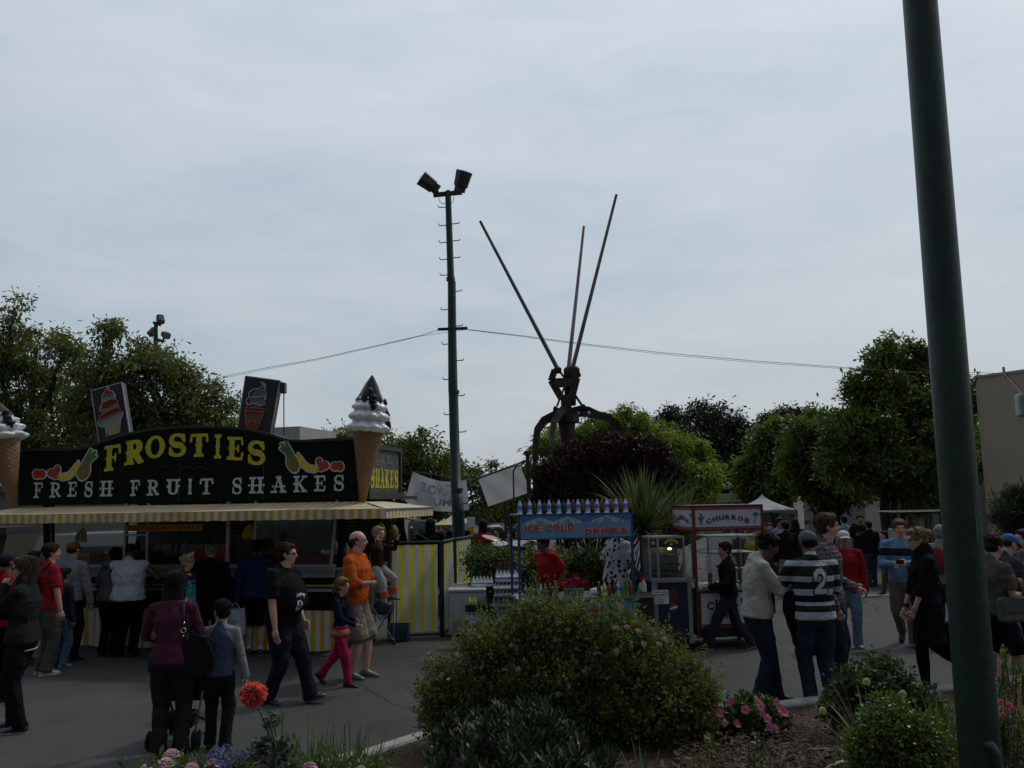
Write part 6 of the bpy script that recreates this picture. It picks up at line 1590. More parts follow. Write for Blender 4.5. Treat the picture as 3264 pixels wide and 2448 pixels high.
u9_,z9_=Frame((a.x,23.5),math.atan2(yb_-23.5,b.x-a.x)).hit(3264,1183);zB_=za+(z9_-za)/(u9_-.35)*(math.hypot(b.x-a.x,yb_-23.5)-.35)
H1,ln1=hall('large windowless beige stucco hall at the right edge behind the leaning pole',(a.x,23.5),(b.x,yb_),za,zB_,12,WALL)
fr=Frame((a.x,23.5),math.atan2(yb_-23.5,b.x-a.x));u_,v_=fr.hit(3262,1292,-.1)
m=MB();m.box((u_,-.12,v_),(.35,.22,.5),bev=.04);m.build('wall_lamp',mat('lamp_grey',(.35,.38,.4),.4),H1)
m=MB();w0=fr.hit(3196,1190,-.05);m.tube([(w0[0],-.02,w0[1]),(u_,-.1,v_+.25)],.012,5);m.tube([(w0[0],-.02,w0[1]-.1),(w0[0],-.02,w0[1]+.15)],.03,6);m.build('wall_wire',mat('wire_grey',(.3,.3,.3),.5),H1)
a=at(2560,1600,46);b=at(3110,1600,33)
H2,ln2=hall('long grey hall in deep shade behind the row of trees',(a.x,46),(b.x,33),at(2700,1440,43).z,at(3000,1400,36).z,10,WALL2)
fr=Frame((a.x,46),math.atan2(33-46,b.x-a.x))
for x0_,x1_,y0_,y1_ in((2758,2822,1592,1800),(2640,2690,1600,1800)):
 u0,v1=fr.hit(x0_,y0_);u1,v0=fr.hit(x1_,y1_);m=MB();m.span((u0,-.05,0),(u1,-.01,v1));m.build('roller_door',mat('door_grey',(.33,.31,.28),.7,var=.05),H2)
for x0_ in range(2830,3100,46):
 u0,v1=fr.hit(x0_,1500);m=MB();m.span((u0,-.08,0),(u0+.35,-.01,v1+1.2));m.build('pilaster',mat('pilaster_grey',(.24,.22,.19),.8),H2)
m=MB();u0,v0=fr.hit(2760,1585,-1.5);u1,v1=fr.hit(2860,1500,-1.5);m.add([(u0-.5,-2,v0),(u1,-2,v1+.2),(u1,0,v1+.3),(u0-.5,0,v0+.1)],[(0,1,2,3)]);m.v+=[(x,y,z+.08)for x,y,z in m.v[:4]];m.f+=[(7,6,5,4),(0,1,5,4)];m.m+=[0,0];m.sm+=[False]*2;m.build('entrance_canopy',mat('canopy_brown',(.1,.09,.08),.7),H2)
a=at(2300,1600,52);b=at(2440,1600,50);t=thing('low_building','low grey flat roofed building left of the peaked tent','building',(a.x,52,0));zt3=at(2360,1572,52).z
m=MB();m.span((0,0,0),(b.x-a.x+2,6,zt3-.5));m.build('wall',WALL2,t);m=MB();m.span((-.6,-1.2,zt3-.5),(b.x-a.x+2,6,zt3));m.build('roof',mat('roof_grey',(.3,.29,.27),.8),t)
for i in range(4):m=MB();m.span((.3+i*.8,-.9,0),(.42+i*.8,-.78,zt3-.5));m.build('porch_post',mat('post_pale',(.35,.33,.3),.7),t)
a=at(-60,1600,26);b=at(330,1600,24.5);t=thing('storage_building','plain beige building seen under the awning at the left edge','building',(a.x,26,0));m=MB();m.span((0,0,0),(b.x-a.x,5,2.7));m.build('wall',mat('tan_stucco',(.20,.17,.12),.9,var=.08,bump=.3),t)
m=MB();m.span((-.1,-.15,2.7),(b.x-a.x+.1,5,2.85));m.build('roof',mat('tan_roof',(.12,.1,.08),.8),t)
a=at(872,1400,22);b=at(1030,1390,22);t=thing('roof_box','white box shaped stage roof rising behind the trailer sign beside the right neon board','stage roof',(a.x,22,0))
z1_=at(900,1362,22).z;xm=at(962,1358,22).x
m=MB();m.add([(0,0,0),(xm-a.x,-.2,0),(xm-a.x,-.2,z1_),(0,0,z1_)],[(0,1,2,3)]);m.add([(xm-a.x,-.2,0),(b.x-a.x,1.6,0),(b.x-a.x,1.6,z1_-.02),(xm-a.x,-.2,z1_)],[(0,1,2,3)]);m.add([(0,0,z1_),(xm-a.x,-.2,z1_),(b.x-a.x,1.6,z1_-.02),(0,2,z1_)],[(0,1,2,3)]);m.add([(0,2,0),(0,0,0),(0,0,z1_),(0,2,z1_)],[(0,1,2,3)]);m.add([(b.x-a.x,1.6,0),(0,2,0),(0,2,z1_),(b.x-a.x,1.6,z1_-.02)],[(0,1,2,3)])
m.build('wall',mat('box_white',(.42,.41,.38),.8,var=.05),t)
p=at(90,1720,19);t=thing('white_van','white van parked behind the left end of the trailer','van',(p.x,19,0));zt4=at(130,1700,19).z
m=MB();m.prism([(0,.35),(2.6,.35),(2.6,zt4),(.25,zt4-.05),(.05,zt4-.5)],lambda u,v,d:Vector((u,d,v)),0,1.9);m.build('body',mat('van_white',(.36,.38,.38),.35,var=.05),t)
m=MB();m.span((.9,-.01,zt4-.75),(2.2,-.004,zt4-.3));m.build('window',mat('van_glass',(.04,.05,.05),.1,var=0),t)
for x in(.5,2.1):m=MB();m.lathe([(.05,-.1),(.33,-.1),(.35,0),(.33,.1),(.05,.1)],(x,.05,.35),Matrix.Rotation(R(90),3,'X'),20);m.build('wheel',RUBBER,t)
p=at(0,1690,17);t=thing('canopy_frame','dark canopy on a slanted post cut by the left edge','canopy',(p.x-1.2,17,0));m=MB();zz_=at(20,1688,17).z;m.span((-.5,-.3,zz_-.1),(1.5,.9,zz_+.05));m.build('roof',DKMET,t);m=MB();m.bar((1.25,0,zz_-.1),(.95,0,0),.12);m.build('post',DKMET,t)
def peak_tent(label,px,py_top,py_eave,half,Y,colr,name='peaked_tent',val=.22):
 c=at(px,1700,Y);zt_=at(px,py_top,Y).z;ze=at(px,py_eave,Y).z;h=half/FPX*Y
 t=thing(name,label,'tent',(c.x,Y+h,0));m=MB();vs=[];n=12
 for i in range(n+1):
  f=i/n
  for j in range(4*6):
   s_=j//6;q=(j%6)/6;cx,cy=[(-1+2*q,-1),(1,-1+2*q),(1-2*q,1),(-1,1-2*q)][s_]
   vs.append((cx*h*f,cy*h*f,zt_-(zt_-ze)*(f**.62)))
 k=24;m.add(vs,[(i*k+j,i*k+(j+1)%k,(i+1)*k+(j+1)%k,(i+1)*k+j)for i in range(n)for j in range(k)],0,True)
 vs=[]
 for j in range(k+1):
  x,y,z=m.v[n*k+(j%k)];q=(j%6)/6;vs+=[(x*1.003,y*1.003,z),(x*1.003,y*1.003,z-val-.0*q+.28*math.sin(math.pi*q)*.5)]
 m.add(vs,[(j*2,j*2+1,j*2+3,j*2+2)for j in range(k)]);m.build('canopy',colr,t)
 for x in(-1,1):
  for y in(-1,1):mm=MB();mm.tube([(x*h*.98,y*h*.98,0),(x*h*.98,y*h*.98,ze)],.04,8);mm.build('pole',ALU,t)
TW=mat('tent_white',(.36,.39,.43),.6,var=.04)
peak_tent('white peaked tent under the trees behind the churro cart',2460,1574,1626,84,34,TW)
peak_tent('white domed tent behind the tall floodlight pole',1450,1625,1668,52,30,mat('tent_cream',(.5,.48,.42),.7),val=.5)
peak_tent('small yellow peaked tent with red valance behind the stage',1412,1651,1673,32,28,mat('tent_yellow',(.5,.48,.2),.7),val=.3)
p=at(1392,1700,27.8);t=thing('red_bunting','red scalloped valance under the yellow tent','bunting',(p.x,27.6,0));m=MB();z0_=at(1400,1674,27.6).z
for i in range(4):
 vs=[(i*.16,0,z0_),(i*.16+.15,0,z0_)]+[(i*.16+.075+.075*math.cos(a_),0,z0_-.16*math.sin(a_)-.02)for a_ in[q*math.pi/5 for q in range(6)]]
 m.add(vs,[tuple(range(len(vs)))])
m.build('valance_cloth',mat('red_cloth',(.3,.03,.04),.8),t)
p=at(1488,1700,25);t=thing('notice_board','white board on a yellow base behind the stage, right of the pole','board',(p.x,25,0));q=at(1514,1700,25);z0_=at(1500,1680,25).z;z1_=at(1500,1648,25).z
m=MB();m.span((0,0,z0_),(q.x-p.x,.05,z1_));m.build('board',PAPER,t);m=MB();m.span((.02,0.01,.0),(q.x-p.x-.02,.3,z0_));m.build('base',mat('yellow_box',(.5,.38,.05),.6),t)
def vehicle(label,px0,px1,ptop,Y,colr,group='parked white vehicles far behind'):
 a,b=at(px0,1700,Y),at(px1,1700,Y);L_=b.x-a.x;h=at((px0+px1)/2,ptop,Y).z
 t=thing('parked_vehicle',label,'vehicle',(a.x,Y,0),0,group);m=MB()
 m.prism([(0,.4),(L_,.4),(L_,h*.55),(L_*.93,h*.95),(L_*.9,h),(L_*.06,h),(0,h*.9)],lambda u,v,d:Vector((u,d,v)),0,2.0);m.build('body',colr,t)
 for i in range(3):m=MB();m.span((L_*(.1+.28*i),-.012,h*.55),(L_*(.30+.28*i),-.004,h*.82));m.build('window',mat('van_glass',(.04,.05,.05),.1,var=0),t)
 for x in(.18,.8):m=MB();m.lathe([(.05,-.12),(.36,-.12),(.36,.12),(.05,.12)],(L_*x,.05,.36),Matrix.Rotation(R(90),3,'X'),18);m.build('wheel',RUBBER,t)
VW=mat('vehicle_white',(.5,.52,.54),.4,var=.05)
vehicle('white recreational vehicle just left of the drink stand post, far away',1612,1665,1673,46,VW);vehicle('white vehicle far away between the pole and the drink stand',1545,1600,1678,50,VW);vehicle('pale vehicle roof far away behind the drink stand sign',1675,1740,1682,44,VW);vehicle('grey covered vehicle behind the performer in black shorts',1300,1385,1660,30,mat('tarp_grey',(.12,.15,.14),.7),'parked white vehicles far behind')
def golf_cart(label,px0,px1,ptop,Y,rz=0):
 a,b=at(px0,1700,Y),at(px1,1700,Y);w_=(b-a).length;h=at((px0+px1)/2,ptop,Y).z
 t=thing('golf_cart',label,'golf cart',(a.x,Y,0),rz);m=MB();m.span((0,0,h-.06),(w_,1.1,h),bev=.03);m.build('roof',mat('cart_roof',(.05,.055,.055),.4),t)
 for x,y in((.25,.08),(w_-.4,.08),(.25,1.0),(w_-.4,1.0)):m=MB();m.tube([(x,y,.7),(x+.08,y,h-.05)],.02,6);m.build('roof_post',DKMET,t)
 m=MB();m.prism([(.05,.3),(w_-.1,.3),(w_-.05,.75),(w_-.5,.95),(w_-.7,.5),(w_*.45,.5),(w_*.4,.85),(.1,.85)],lambda u,v,d:Vector((u,d,v)),.05,1.05);m.build('body',mat('cart_black',(.02,.02,.022),.25),t)
 m=MB();m.box((w_*.3,.55,.92),(.5,.95,.12),bev=.03);m.box((w_*.15,.55,1.15),(.1,.95,.4),bev=.03);m.build('seat',mat('seat_pale',(.35,.33,.3),.6),t)
 for x in(.4,w_-.45):
  for y in(.05,1.0):m=MB();m.lathe([(.04,-.09),(.20,-.09),(.22,0),(.20,.09),(.04,.09)],(x,y,.22),Matrix.Rotation(R(90),3,'X'),18);m.build('wheel',RUBBER,t)
golf_cart('golf cart with flat grey roof parked left of the leaning pole',2862,3075,1627,21)
p=at(3196,1800,17.5);t=thing('utility_vehicle','black utility vehicle with chrome rimmed rear cut by the right edge','vehicle',(p.x,17.5,0));zt_=at(3230,1733,17.5).z
m=MB();m.span((0,0,.35),(1.7,2.6,zt_-.45),bev=.06);m.build('body',mat('gloss_black',(.012,.012,.014),.15,var=.05,coat=.5),t)
m=MB();q=[(.02,zt_-.45),(.06,zt_-.06),(.12,zt_),(1.6,zt_),(1.68,zt_-.45)];m.prism(q,lambda u,v,d:Vector((u,d,v)),.3,2.0);m.build('cab',mat('cab_pale',(.25,.26,.27),.3),t)
m=MB();m.span((.1,.28,zt_-.40),(1.5,.295,zt_-.08));m.build('rear_window',mat('van_glass2',(.10,.10,.10),.1,var=0),t)
for z in(.78,.50):m=MB();m.span((0,-.03,z),(1.7,-.005,z+.06));m.build('chrome_bar',ALU,t)
for x in(.2,1.4):m=MB();m.lathe([(.05,-.1),(.30,-.1),(.32,0),(.30,.1),(.05,.1)],(x,.45,.32),Matrix.Rotation(R(90),3,'Y'),18);m.build('wheel',RUBBER,t)
GRN=mat('green_pole_paint',(.015,.040,.034),.4,var=.25,scale=5,bump=.1);RUST=mat('rusty_steel',(.05,.032,.028),.75,.2,var=.5,scale=3,bump=.6,bscale=12)
Yq=20.0
base=at(1459,1712,Yq);base.z=0;top_=at(1427,612,Yq)
fl=thing('floodlight_pole','tall green floodlight pole with climbing rungs and two floodlights on top','light pole',base)
def sp_(px,py,Y=Yq):return at(px,py,Y)-base
segs=[(1461,1900,.150),(1461,1648,.145),(1455,1570,.130),(1453,1568,.118),(1445,1255,.112),(1444,1250,.112),(1441,1044,.10),(1440,900,.098),(1437,888,.085),(1428,612,.072)]
m=MB();pts=[];rad=[]
for px_,py_,r_ in segs:
 p=sp_(px_,py_);p.z=max(p.z,0);pts.append(p);rad.append(r_)
pts[0]=Vector((pts[0].x,0,0));m.tube(pts,rad,20);m.ell(pts[-1],(.07,.07,.05));m.build('pole_shaft',GRN,fl)
for py_,r_ in((1636,.16),(1562,.14),(1250,.125),(890,.105)):
 px_=np.interp(py_,[612,1700],[1428,1461]);c=sp_(px_,py_);m=MB();m.lathe([(r_,-.04),(r_,.04)],c,n=20);m.build('pole_collar',GRN,fl)
k=0
for i,py_ in enumerate([660,714,718,768,772,822,826,876,929,986,1040,1096,1150,1208,1262,1320,1378,1434,1490,1548,1606]):
 px_=float(np.interp(py_,[612,1700],[1428,1461]));sgn=-1 if i in(0,2,4,6,7,9,11,13,15,17,19)else 1
 c=sp_(px_,py_);m=MB();w_=.10
 m.tube([c+Vector((sgn*w_*.6,0,0)),c+Vector((sgn*.23,0,.0+.01*sgn)),c+Vector((sgn*.255,0,.045))],.012,6);m.build('rung',DKMET,fl)
c=sp_(1427,618);m=MB();m.bar(sp_(1381,622),sp_(1473,613),.10,.09,up=(0,0,1));m.build('crossarm',DKMET,fl)
m=MB();m.bar(sp_(1396,1050),sp_(1490,1046),.12,.05);m.build('crossarm',DKMET,fl)
m=MB();m.tube([sp_(1398,630),sp_(1401,642),sp_(1412,650),sp_(1424,646)],.008,5);m.tube([sp_(1446,628),sp_(1444,642),sp_(1436,650),sp_(1432,644)],.008,5);m.build('cable_loop',DKMET,fl)
LAMP=mat('lamp_housing',(.045,.045,.042),.5,.2,var=.3,scale=6);LGL=mat('lamp_glass',(.20,.20,.18),.2,var=.2)
def flood(root,c,ax_,s=1.0,back=True):
 ax_=Vector(ax_).normalized();M=ax_.to_track_quat('Z','Y').to_matrix();c=Vector(c)
 m=MB();q=[];
 for z,r_ in((-.26,.15),(-.23,.185),(.0,.20),(.16,.215),(.20,.215)):
  q.append([c+M@Vector((r_*x*s,r_*y*s*.85,z*s))for x,y in((-1,-.6),(-.6,-1),(.6,-1),(1,-.6),(1,.6),(.6,1),(-.6,1),(-1,.6))])
 vs=[v for l_ in q for v in l_];m.add(vs,[(i*8+j,i*8+(j+1)%8,(i+1)*8+(j+1)%8,(i+1)*8+j)for i in range(4)for j in range(8)]+[tuple(range(7,-1,-1))]);h=m.build('floodlight',LAMP,root)
 m=MB();m.add(q[-1]+[c+M@Vector((0,0,.235*s))],[(j,(j+1)%8,8)for j in range(8)],0,True);m.build('lens',LGL,h)
 if back:m=MB();m.box(c-ax_*.30*s,(.24*s,.22*s,.20*s),M);m.build('ballast_box',LAMP,h)
flood(fl,sp_(1360,580),(-.8,-.3,.55),.84);flood(fl,sp_(1475,568),(.28,-.3,.9),.84)
m=MB();m.bar(sp_(1391,596),sp_(1398,620),.05);m.bar(sp_(1466,588),sp_(1463,614),.05);m.build('bracket',DKMET,fl)
def wire(label,pts,r=.007):
 t=thing('overhead_wire',label,'wire',pts[0]);m=MB();m.tube([p-Vector(pts[0])for p in pts],r,5,cap=False);m.build('cable',mat('wire_dark',(.05,.05,.05),.5,var=0),t)
wire('overhead cable sagging from the floodlight pole down to the left trees',[at(1396,1052,Yq),at(1340,1070,20.3),at(1200,1102,21),at(1000,1146,22),at(850,1172,23),at(700,1203,24),at(640,1218,25)])
wire('second thin cable beside the left overhead cable',[at(1490,1050,Yq+.1),at(1340,1071,20.4),at(1200,1105,21.1),at(1000,1150,22.1),at(850,1177,23.1),at(700,1208,24.1),at(650,1220,25)],.005)
wire('overhead cable sagging from the floodlight pole to the right over the sculpture',[at(1490,1050,Yq),at(1680,1072,20.5),at(1860,1096,21),at(2100,1123,21.6),at(2400,1150,22.4),at(2700,1172,23),at(2900,1187,23),at(3110,1188,23.5),at(3200,1190,20.5)])
wire('second thin cable under the right overhead cable',[at(1490,1051,Yq),at(1680,1075,20.5),at(1860,1100,21),at(2100,1128,21.6),at(2400,1155,22.4),at(2700,1176,23),at(3120,1195,23.4)],.005)
b2=at(495,1600,31);b2.z=0;f2=thing('floodlight_pole','second floodlight pole with three lamps poking out above the left trees','light pole',b2)
def s2(px,py,Y=31):return at(px,py,Y)-b2
m=MB();m.tube([(0,0,0),s2(496,1150),s2(497,1028)],[.13,.09,.07],10);m.build('pole_shaft',GRN,f2)
m=MB();m.bar(s2(489,1028),s2(512,1036),.1);m.bar(s2(495,1080),s2(520,1088),.1);m.bar(s2(500,1130),s2(562,1126),.06);m.build('crossarm',DKMET,f2)
flood(f2,s2(511,1018),(.3,-.4,-.9),.66,False);flood(f2,s2(486,1058),(-.3,-.5,-.8),.66,False);flood(f2,s2(528,1068),(.55,-.6,-.35),.66,False)
m=MB();m.bar(s2(520,1088),s2(522,1078),.06);m.build('bracket',DKMET,f2)
Yg=22.0;sb_=at(1835,1700,Yg);sb_.z=0
cs=thing('claw_sculpture','rusty steel claw sculpture with three long pale rods pointing at the sky','sculpture',sb_)
def S(px,py,dy=0):return at(px,py,Yg+dy)-sb_
def plate(name,pts,th,dy=0,material=RUST,holes=()):
 """thick plate outlined in pixels on a real plane"""
 P_=[S(x,y,dy)for x,y in pts];m=MB();n=len(P_)
 m.add(P_+[p+Vector((0,th,0))for p in P_],[tuple(range(n)),tuple(range(2*n-1,n-1,-1))]+[(i,i+n,(i+1)%n+n,(i+1)%n)for i in range(n)]);return m.build(name,material,cs)
m=MB();m.tube([S(1803,1260),S(1806,1340)],.13,18);m.tube([(S(1812,1440).x,0,0),S(1810,1410),S(1806,1342)],[.17,.17,.23],20);m.build('centre_column',RUST,cs)
m=MB();c=S(1809,1335);m.lathe([(.30,-.09),(.30,.09)],c,n=24)
for i in range(10):m.lathe([(.025,-.11),(.025,.11)],c+Vector((.26*math.cos(i*.628),.26*math.sin(i*.628),0)),n=8)
m.build('flange',RUST,cs)
def thick(name,pts,w,th,dy0=0,dy1=0):
 """bent plate following a centre line (pixels) with changing width"""
 n=len(pts);C_=[S(p[0],p[1],dy0+(dy1-dy0)*i/(n-1))for i,p in enumerate(pts)];m=MB();A_=[];B_=[]
 for i in range(n):
  d=C_[min(i+1,n-1)]-C_[max(i-1,0)];nn=Vector((-d.z,0,d.x)).normalized();ww=w[i]/2;A_.append(C_[i]+nn*ww);B_.append(C_[i]-nn*ww)
 Pp=A_+B_[::-1];k=len(Pp);vs=Pp+[p+Vector((0,th,0))for p in Pp]
 fs=[]
 for i in range(n-1):
  a_,b_,c_,d_=i,i+1,k-2-i,k-1-i;fs+=[(a_,b_,c_,d_),(k+d_,k+c_,k+b_,k+a_)]
 fs+=[(i,i+k,(i+1)%k+k,(i+1)%k)for i in range(k)];m.add(vs,fs);return m.build(name,RUST,cs)
thick('claw_arm',[(1800,1312),(1770,1322),(1735,1340),(1714,1368),(1708,1400),(1707,1450),(1706,1500),(1706,1560)],[.24,.22,.22,.19,.15,.13,.13,.12],.16,-.1,-.5)
thick('claw_arm',[(1810,1320),(1850,1310),(1875,1312),(1905,1322),(1940,1330),(1962,1350),(1975,1375),(1978,1420)],[.30,.28,.27,.20,.19,.19,.15,.08],.16,0,.4)
thick('claw_arm',[(1800,1300),(1782,1318),(1766,1345),(1760,1390),(1764,1430),(1766,1500)],[.2,.2,.16,.11,.09,.08],.12,-.3,-1.2)
thick('claw_arm',[(1815,1315),(1822,1340),(1820,1400),(1820,1460)],[.18,.18,.16,.14],.12,.4,1.0)
m=MB();hm_=mat('hole_pale',(.3,.33,.36),.6)
for x,y in((1843,1318),(1876,1318),(1798,1336),(1822,1336)):m.ell(S(x,y,-.02),(.05,.03,.05),n=10)
m.build('bolt_head',mat('bolt_steel',(.35,.36,.36),.4,.5),cs)
for q,(pts,w_)in enumerate((([(1790,1296),(1800,1268),(1818,1262),(1826,1330),(1785,1330)],.4),)):plate('yoke_plate',pts,w_,-.3)
def strut(name,a_,b_,r_,d0=0,d1=0,mt=RUST,sq=False):
 m=MB();(m.bar(S(*a_,d0),S(*b_,d1),r_*2,r_*2)if sq else m.tube([S(*a_,d0),S(*b_,d1)],r_,10));return m.build(name,mt,cs)
strut('frame_beam',(1757,1213),(1791,1272),.085,0,0,RUST,True);strut('frame_beam',(1757,1213),(1768,1180),.085,0,0,RUST,True);strut('frame_beam',(1765,1221),(1830,1218),.11,0,0,RUST,True)
strut('frame_beam',(1837,1205),(1818,1280),.10,0,0,RUST,True);strut('frame_beam',(1815,1180),(1818,1290),.14,.3,.2,RUST,True);strut('frame_beam',(1838,1205),(1828,1182),.12,0,0,RUST,True)
m=MB();m.box(S(1822,1188,.1),(.40,.4,.30),bev=.06);m.ell(S(1816,1200,.1),(.14,.16,.20));m.build('rod_socket',RUST,cs)
m=MB();m.box(S(1777,1180,0),(.20,.2,.16),bev=.04);m.tube([S(1757,1186,-.1),S(1778,1180,0),S(1787,1176,0)],.03,6);m.build('rod_socket',RUST,cs)
strut('tie_rod',(1784,1184),(1800,1205),.028);strut('tie_rod',(1800,1232),(1775,1295),.028,-.2,-.3);strut('tie_rod',(1806,1232),(1797,1285),.022,0,0);strut('tie_rod',(1828,1252),(1855,1292),.032);
plate('lug',[(1850,1296),(1853,1288),(1862,1288),(1875,1302),(1850,1305)],.2);plate('lug',[(1764,1300),(1768,1293),(1780,1300),(1786,1306),(1764,1308)],.2,-.2)
ROD=mat('rod_galvanised',(.20,.19,.19),.45,.5,var=.3,scale=2)
for a_,b_,d0,d1 in(((1778,1177),(1530,704),0,-1.0),((1812,1178),(1861,722),.2,1.5),((1824,1178),(1965,620),0,-.6)):
 m=MB();m.tube([S(*a_,d0),S(*b_,d1)],[.058,.036],12);m.build('long_rod',ROD,cs)
def banner(label,quad,dY,colr,folds=1.0,sag=.0):
 """quad corner pixels tl,tr,br,bl with depths"""
 C_=[at(p[0],p[1],d)for p,d in zip(quad,dY)];o=C_[3].copy();t=thing('cloth_banner',label,'banner',o);m=MB();nx,ny=30,14;vs=[]
 for i in range(nx+1):
  for j in range(ny+1):
   u,v=i/nx,j/ny;p=C_[0].lerp(C_[1],u).lerp(C_[3].lerp(C_[2],u),v)
   p=p+Vector((0,.10*folds*math.sin(u*4+v*3)+.05*folds*math.sin(u*11-v*5),-sag*math.sin(math.pi*u)))
   vs.append(p-o)
 m.add(vs,[(i*(ny+1)+j,(i+1)*(ny+1)+j,(i+1)*(ny+1)+j+1,i*(ny+1)+j+1)for i in range(nx)for j in range(ny)],0,True);cl=m.build('banner_cloth',colr,t)
 return t,cl,C_,o
def thin_cloth(n,c):
 m=bpy.data.materials.new(n);nt,N,L,P=nodes_of(m);P.inputs['Base Color'].default_value=c+(1,);P.inputs['Roughness'].default_value=.7
 tr_=N.new('ShaderNodeBsdfTranslucent');tr_.inputs['Color'].default_value=c+(1,);ms=N.new('ShaderNodeMixShader');ms.inputs[0].default_value=.4
 L.new(P.outputs[0],ms.inputs[1]);L.new(tr_.outputs[0],ms.inputs[2]);L.new(ms.outputs[0],N['Material Output'].inputs['Surface']);return m
BC=thin_cloth('white_banner_cloth',(.50,.51,.53))
Yb=24
t,cl,C_,o=banner('white cloth banner with faint reversed words hanging behind the floodlight pole',[(1316,1503),(1487,1530),(1496,1625),(1288,1600)],[Yb,Yb+.6,Yb+.6,Yb],BC,.9,.14)
m=MB();
def bf(u,v):
 p=C_[0].lerp(C_[1],u).lerp(C_[3].lerp(C_[2],u),v);p=p+Vector((0,.10*.9*math.sin(u*4+v*3)+.05*.9*math.sin(u*11-v*5)-.02,-.14*math.sin(math.pi*u)));return p-o
text_in(m,'BICYCLE',(0,0,1,1),lambda u,v:bf(.80-.62*u,.48-.28*v),.03);text_in(m,'MUSIC',(0,0,1,1),lambda u,v:bf(.72-.60*u,.82-.24*v),.03)
m.build('lettering',mat('faint_ink',(.40,.41,.44),.7,var=0),cl)
m=MB();m.tube([C_[0]+(C_[0]-C_[1])*.06-o,C_[0]-o,C_[1]-o],.012,5);m.build('support_cord',DKMET,t)
t,cl,C_,o=banner('white cloth banner stretched on a slanted pole left of the drink stand',[(1525,1525),(1654,1477),(1692,1568),(1556,1615)],[Yb-1,Yb-2,Yb-2,Yb-1],BC,.8)
m=MB();m.tube([C_[0]+(C_[0]-C_[1])*.15-o,C_[1]+(C_[1]-C_[0])*.18-o],.025,6);m.build('banner_pole',DKMET,t)
m=MB();a_=at(1650,1480,Yb-2.1);b_=at(1636,1503,Yb-2.1);c_=at(1638,1592,Yb-2.1);m.tube([a_-o,b_-o,c_-o],.02,6);m.build('support_cord',DKMET,t)
p=at(1696,1700,Yb-2.4);p.z=0;t=thing('tall_post','thin dark wooden post right of the slanted banner','post',p);m=MB();m.tube([(0,0,0),at(1686,1560,Yb-2.4)-p,at(1681,1450,Yb-2.4)-p],[.07,.06,.05],8);m.tube([at(1681,1452,Yb-2.4)-p,at(1680,1438,Yb-2.4)-p],.08,8);m.build('post_shaft',mat('post_wood',(.05,.04,.035),.8),t)
for px_,lb in((1612,'thin dark tent post far behind, left of the drink stand'),):
 p=at(px_,1700,30);p.z=0;t=thing('tall_post',lb,'post',p);m=MB();m.tube([(0,0,0),(0,0,at(px_,1600,30).z)],.05,6);m.build('post_shaft',DKMET,t)
a=at(1250,1750,17.2);b=at(1760,1750,17.2);t=thing('stage_platform','low dark stage platform behind the striped screens','stage',(a.x,17.2+.0,0));m=MB();m.span((0,0,.0),(b.x-a.x,4.5,.42));m.build('deck',mat('deck_dark',(.04,.04,.04),.7),t)
SZ=.42
dk=at(1600,1720,17.6);t=thing('drum_kit','white drum kit with tilted cymbals on the stage','drum kit',(dk.x,17.6,SZ))
DW=mat('drum_white',(.55,.55,.55),.3);BRS=mat('cymbal_brass',(.40,.34,.24),.3,.7)
def dd(px,py,Y=17.6):return at(px,py,Y)-Vector((dk.x,17.6,SZ))
for px_,py_,r_,h_ in((1592,1735,.17,.20),(1618,1760,.20,.28),(1660,1735,.22,.25),(1700,1755,.24,.3)):
 c=dd(px_,py_);m=MB();m.lathe([(r_,-h_),(r_,0)],c,Matrix.Rotation(R(15),3,'X'),24);m.build('drum_shell',mat('drum_shell',(.05,.05,.055),.3),t);m=MB();m.lathe([(.01,.0),(r_*1.01,.002),(r_*1.02,.015)],c+Vector((0,-.003,.004)),Matrix.Rotation(R(15),3,'X'),24);m.build('drum_skin',DW,t)
m=MB();c=dd(1645,1790);m.lathe([(.28,-.2),(.30,-.18),(.30,.2),(.28,.22)],c,Matrix.Rotation(R(90),3,'X'),28);m.build('bass_drum',mat('drum_red',(.08,.03,.03),.3),t)
for px_,py_,tl in((1567,1713,14),(1665,1733,-6),(1690,1715,8)):
 c=dd(px_,py_,17.4);m=MB();m.lathe([(.01,.012),(.04,.015),(.19,-.004),(.195,-.008),(.05,.01)],c,Matrix.Rotation(R(tl),3,'Y')@Matrix.Rotation(R(10),3,'X'),28);m.build('cymbal',BRS,t);m=MB();m.tube([c,(c.x,c.y,0)],.012,6);m.build('cymbal_stand',ALU,t)
c=at(1306,1690,17.0);t=thing('microphone_stand','microphone stand in front of the performer in black shorts','microphone stand',(c.x,17.0+.25,SZ));m=MB();m.tube([(0,0,0),(0,0,c.z-SZ)],.014,6);m.tube([(0,0,c.z-SZ),(.35,-.1,c.z-SZ-.2)],.010,6);m.build('stand_tube',DKMET,t);m=MB();m.ell((0,0,c.z-SZ+.03),(.03,.03,.035));m.build('microphone',ALU,t)
Yl=5.4
b0=at(3112,2440,Yl);P1=at(2932,-60,Yl)
pl_=thing('lamp_post','thick dark green metal post rising through the right foreground','lamp post',(at(3130,2600,Yl).x,Yl,0))
o_=Vector((pl_.location.x,Yl,0));
GP=mat('green_pole_gloss',(.008,.030,.021),.45,var=.35,scale=5,bump=.15,bscale=25)
m=MB();A_=at(3115,2300,Yl)-o_;B_=at(2932,0,Yl)-o_;d=(B_-A_);A0=A_-d*(A_.z/d.z);B1=B_+d*.35
def pr(z):t_=(z-A0.z)/(B1.z-A0.z);return.117+(.103-.117)*t_
pts=[A0.lerp(B1,i/8)for i in range(9)];m.tube(pts,[pr(p.z)for p in pts],40);m.build('post_shaft',GP,pl_)
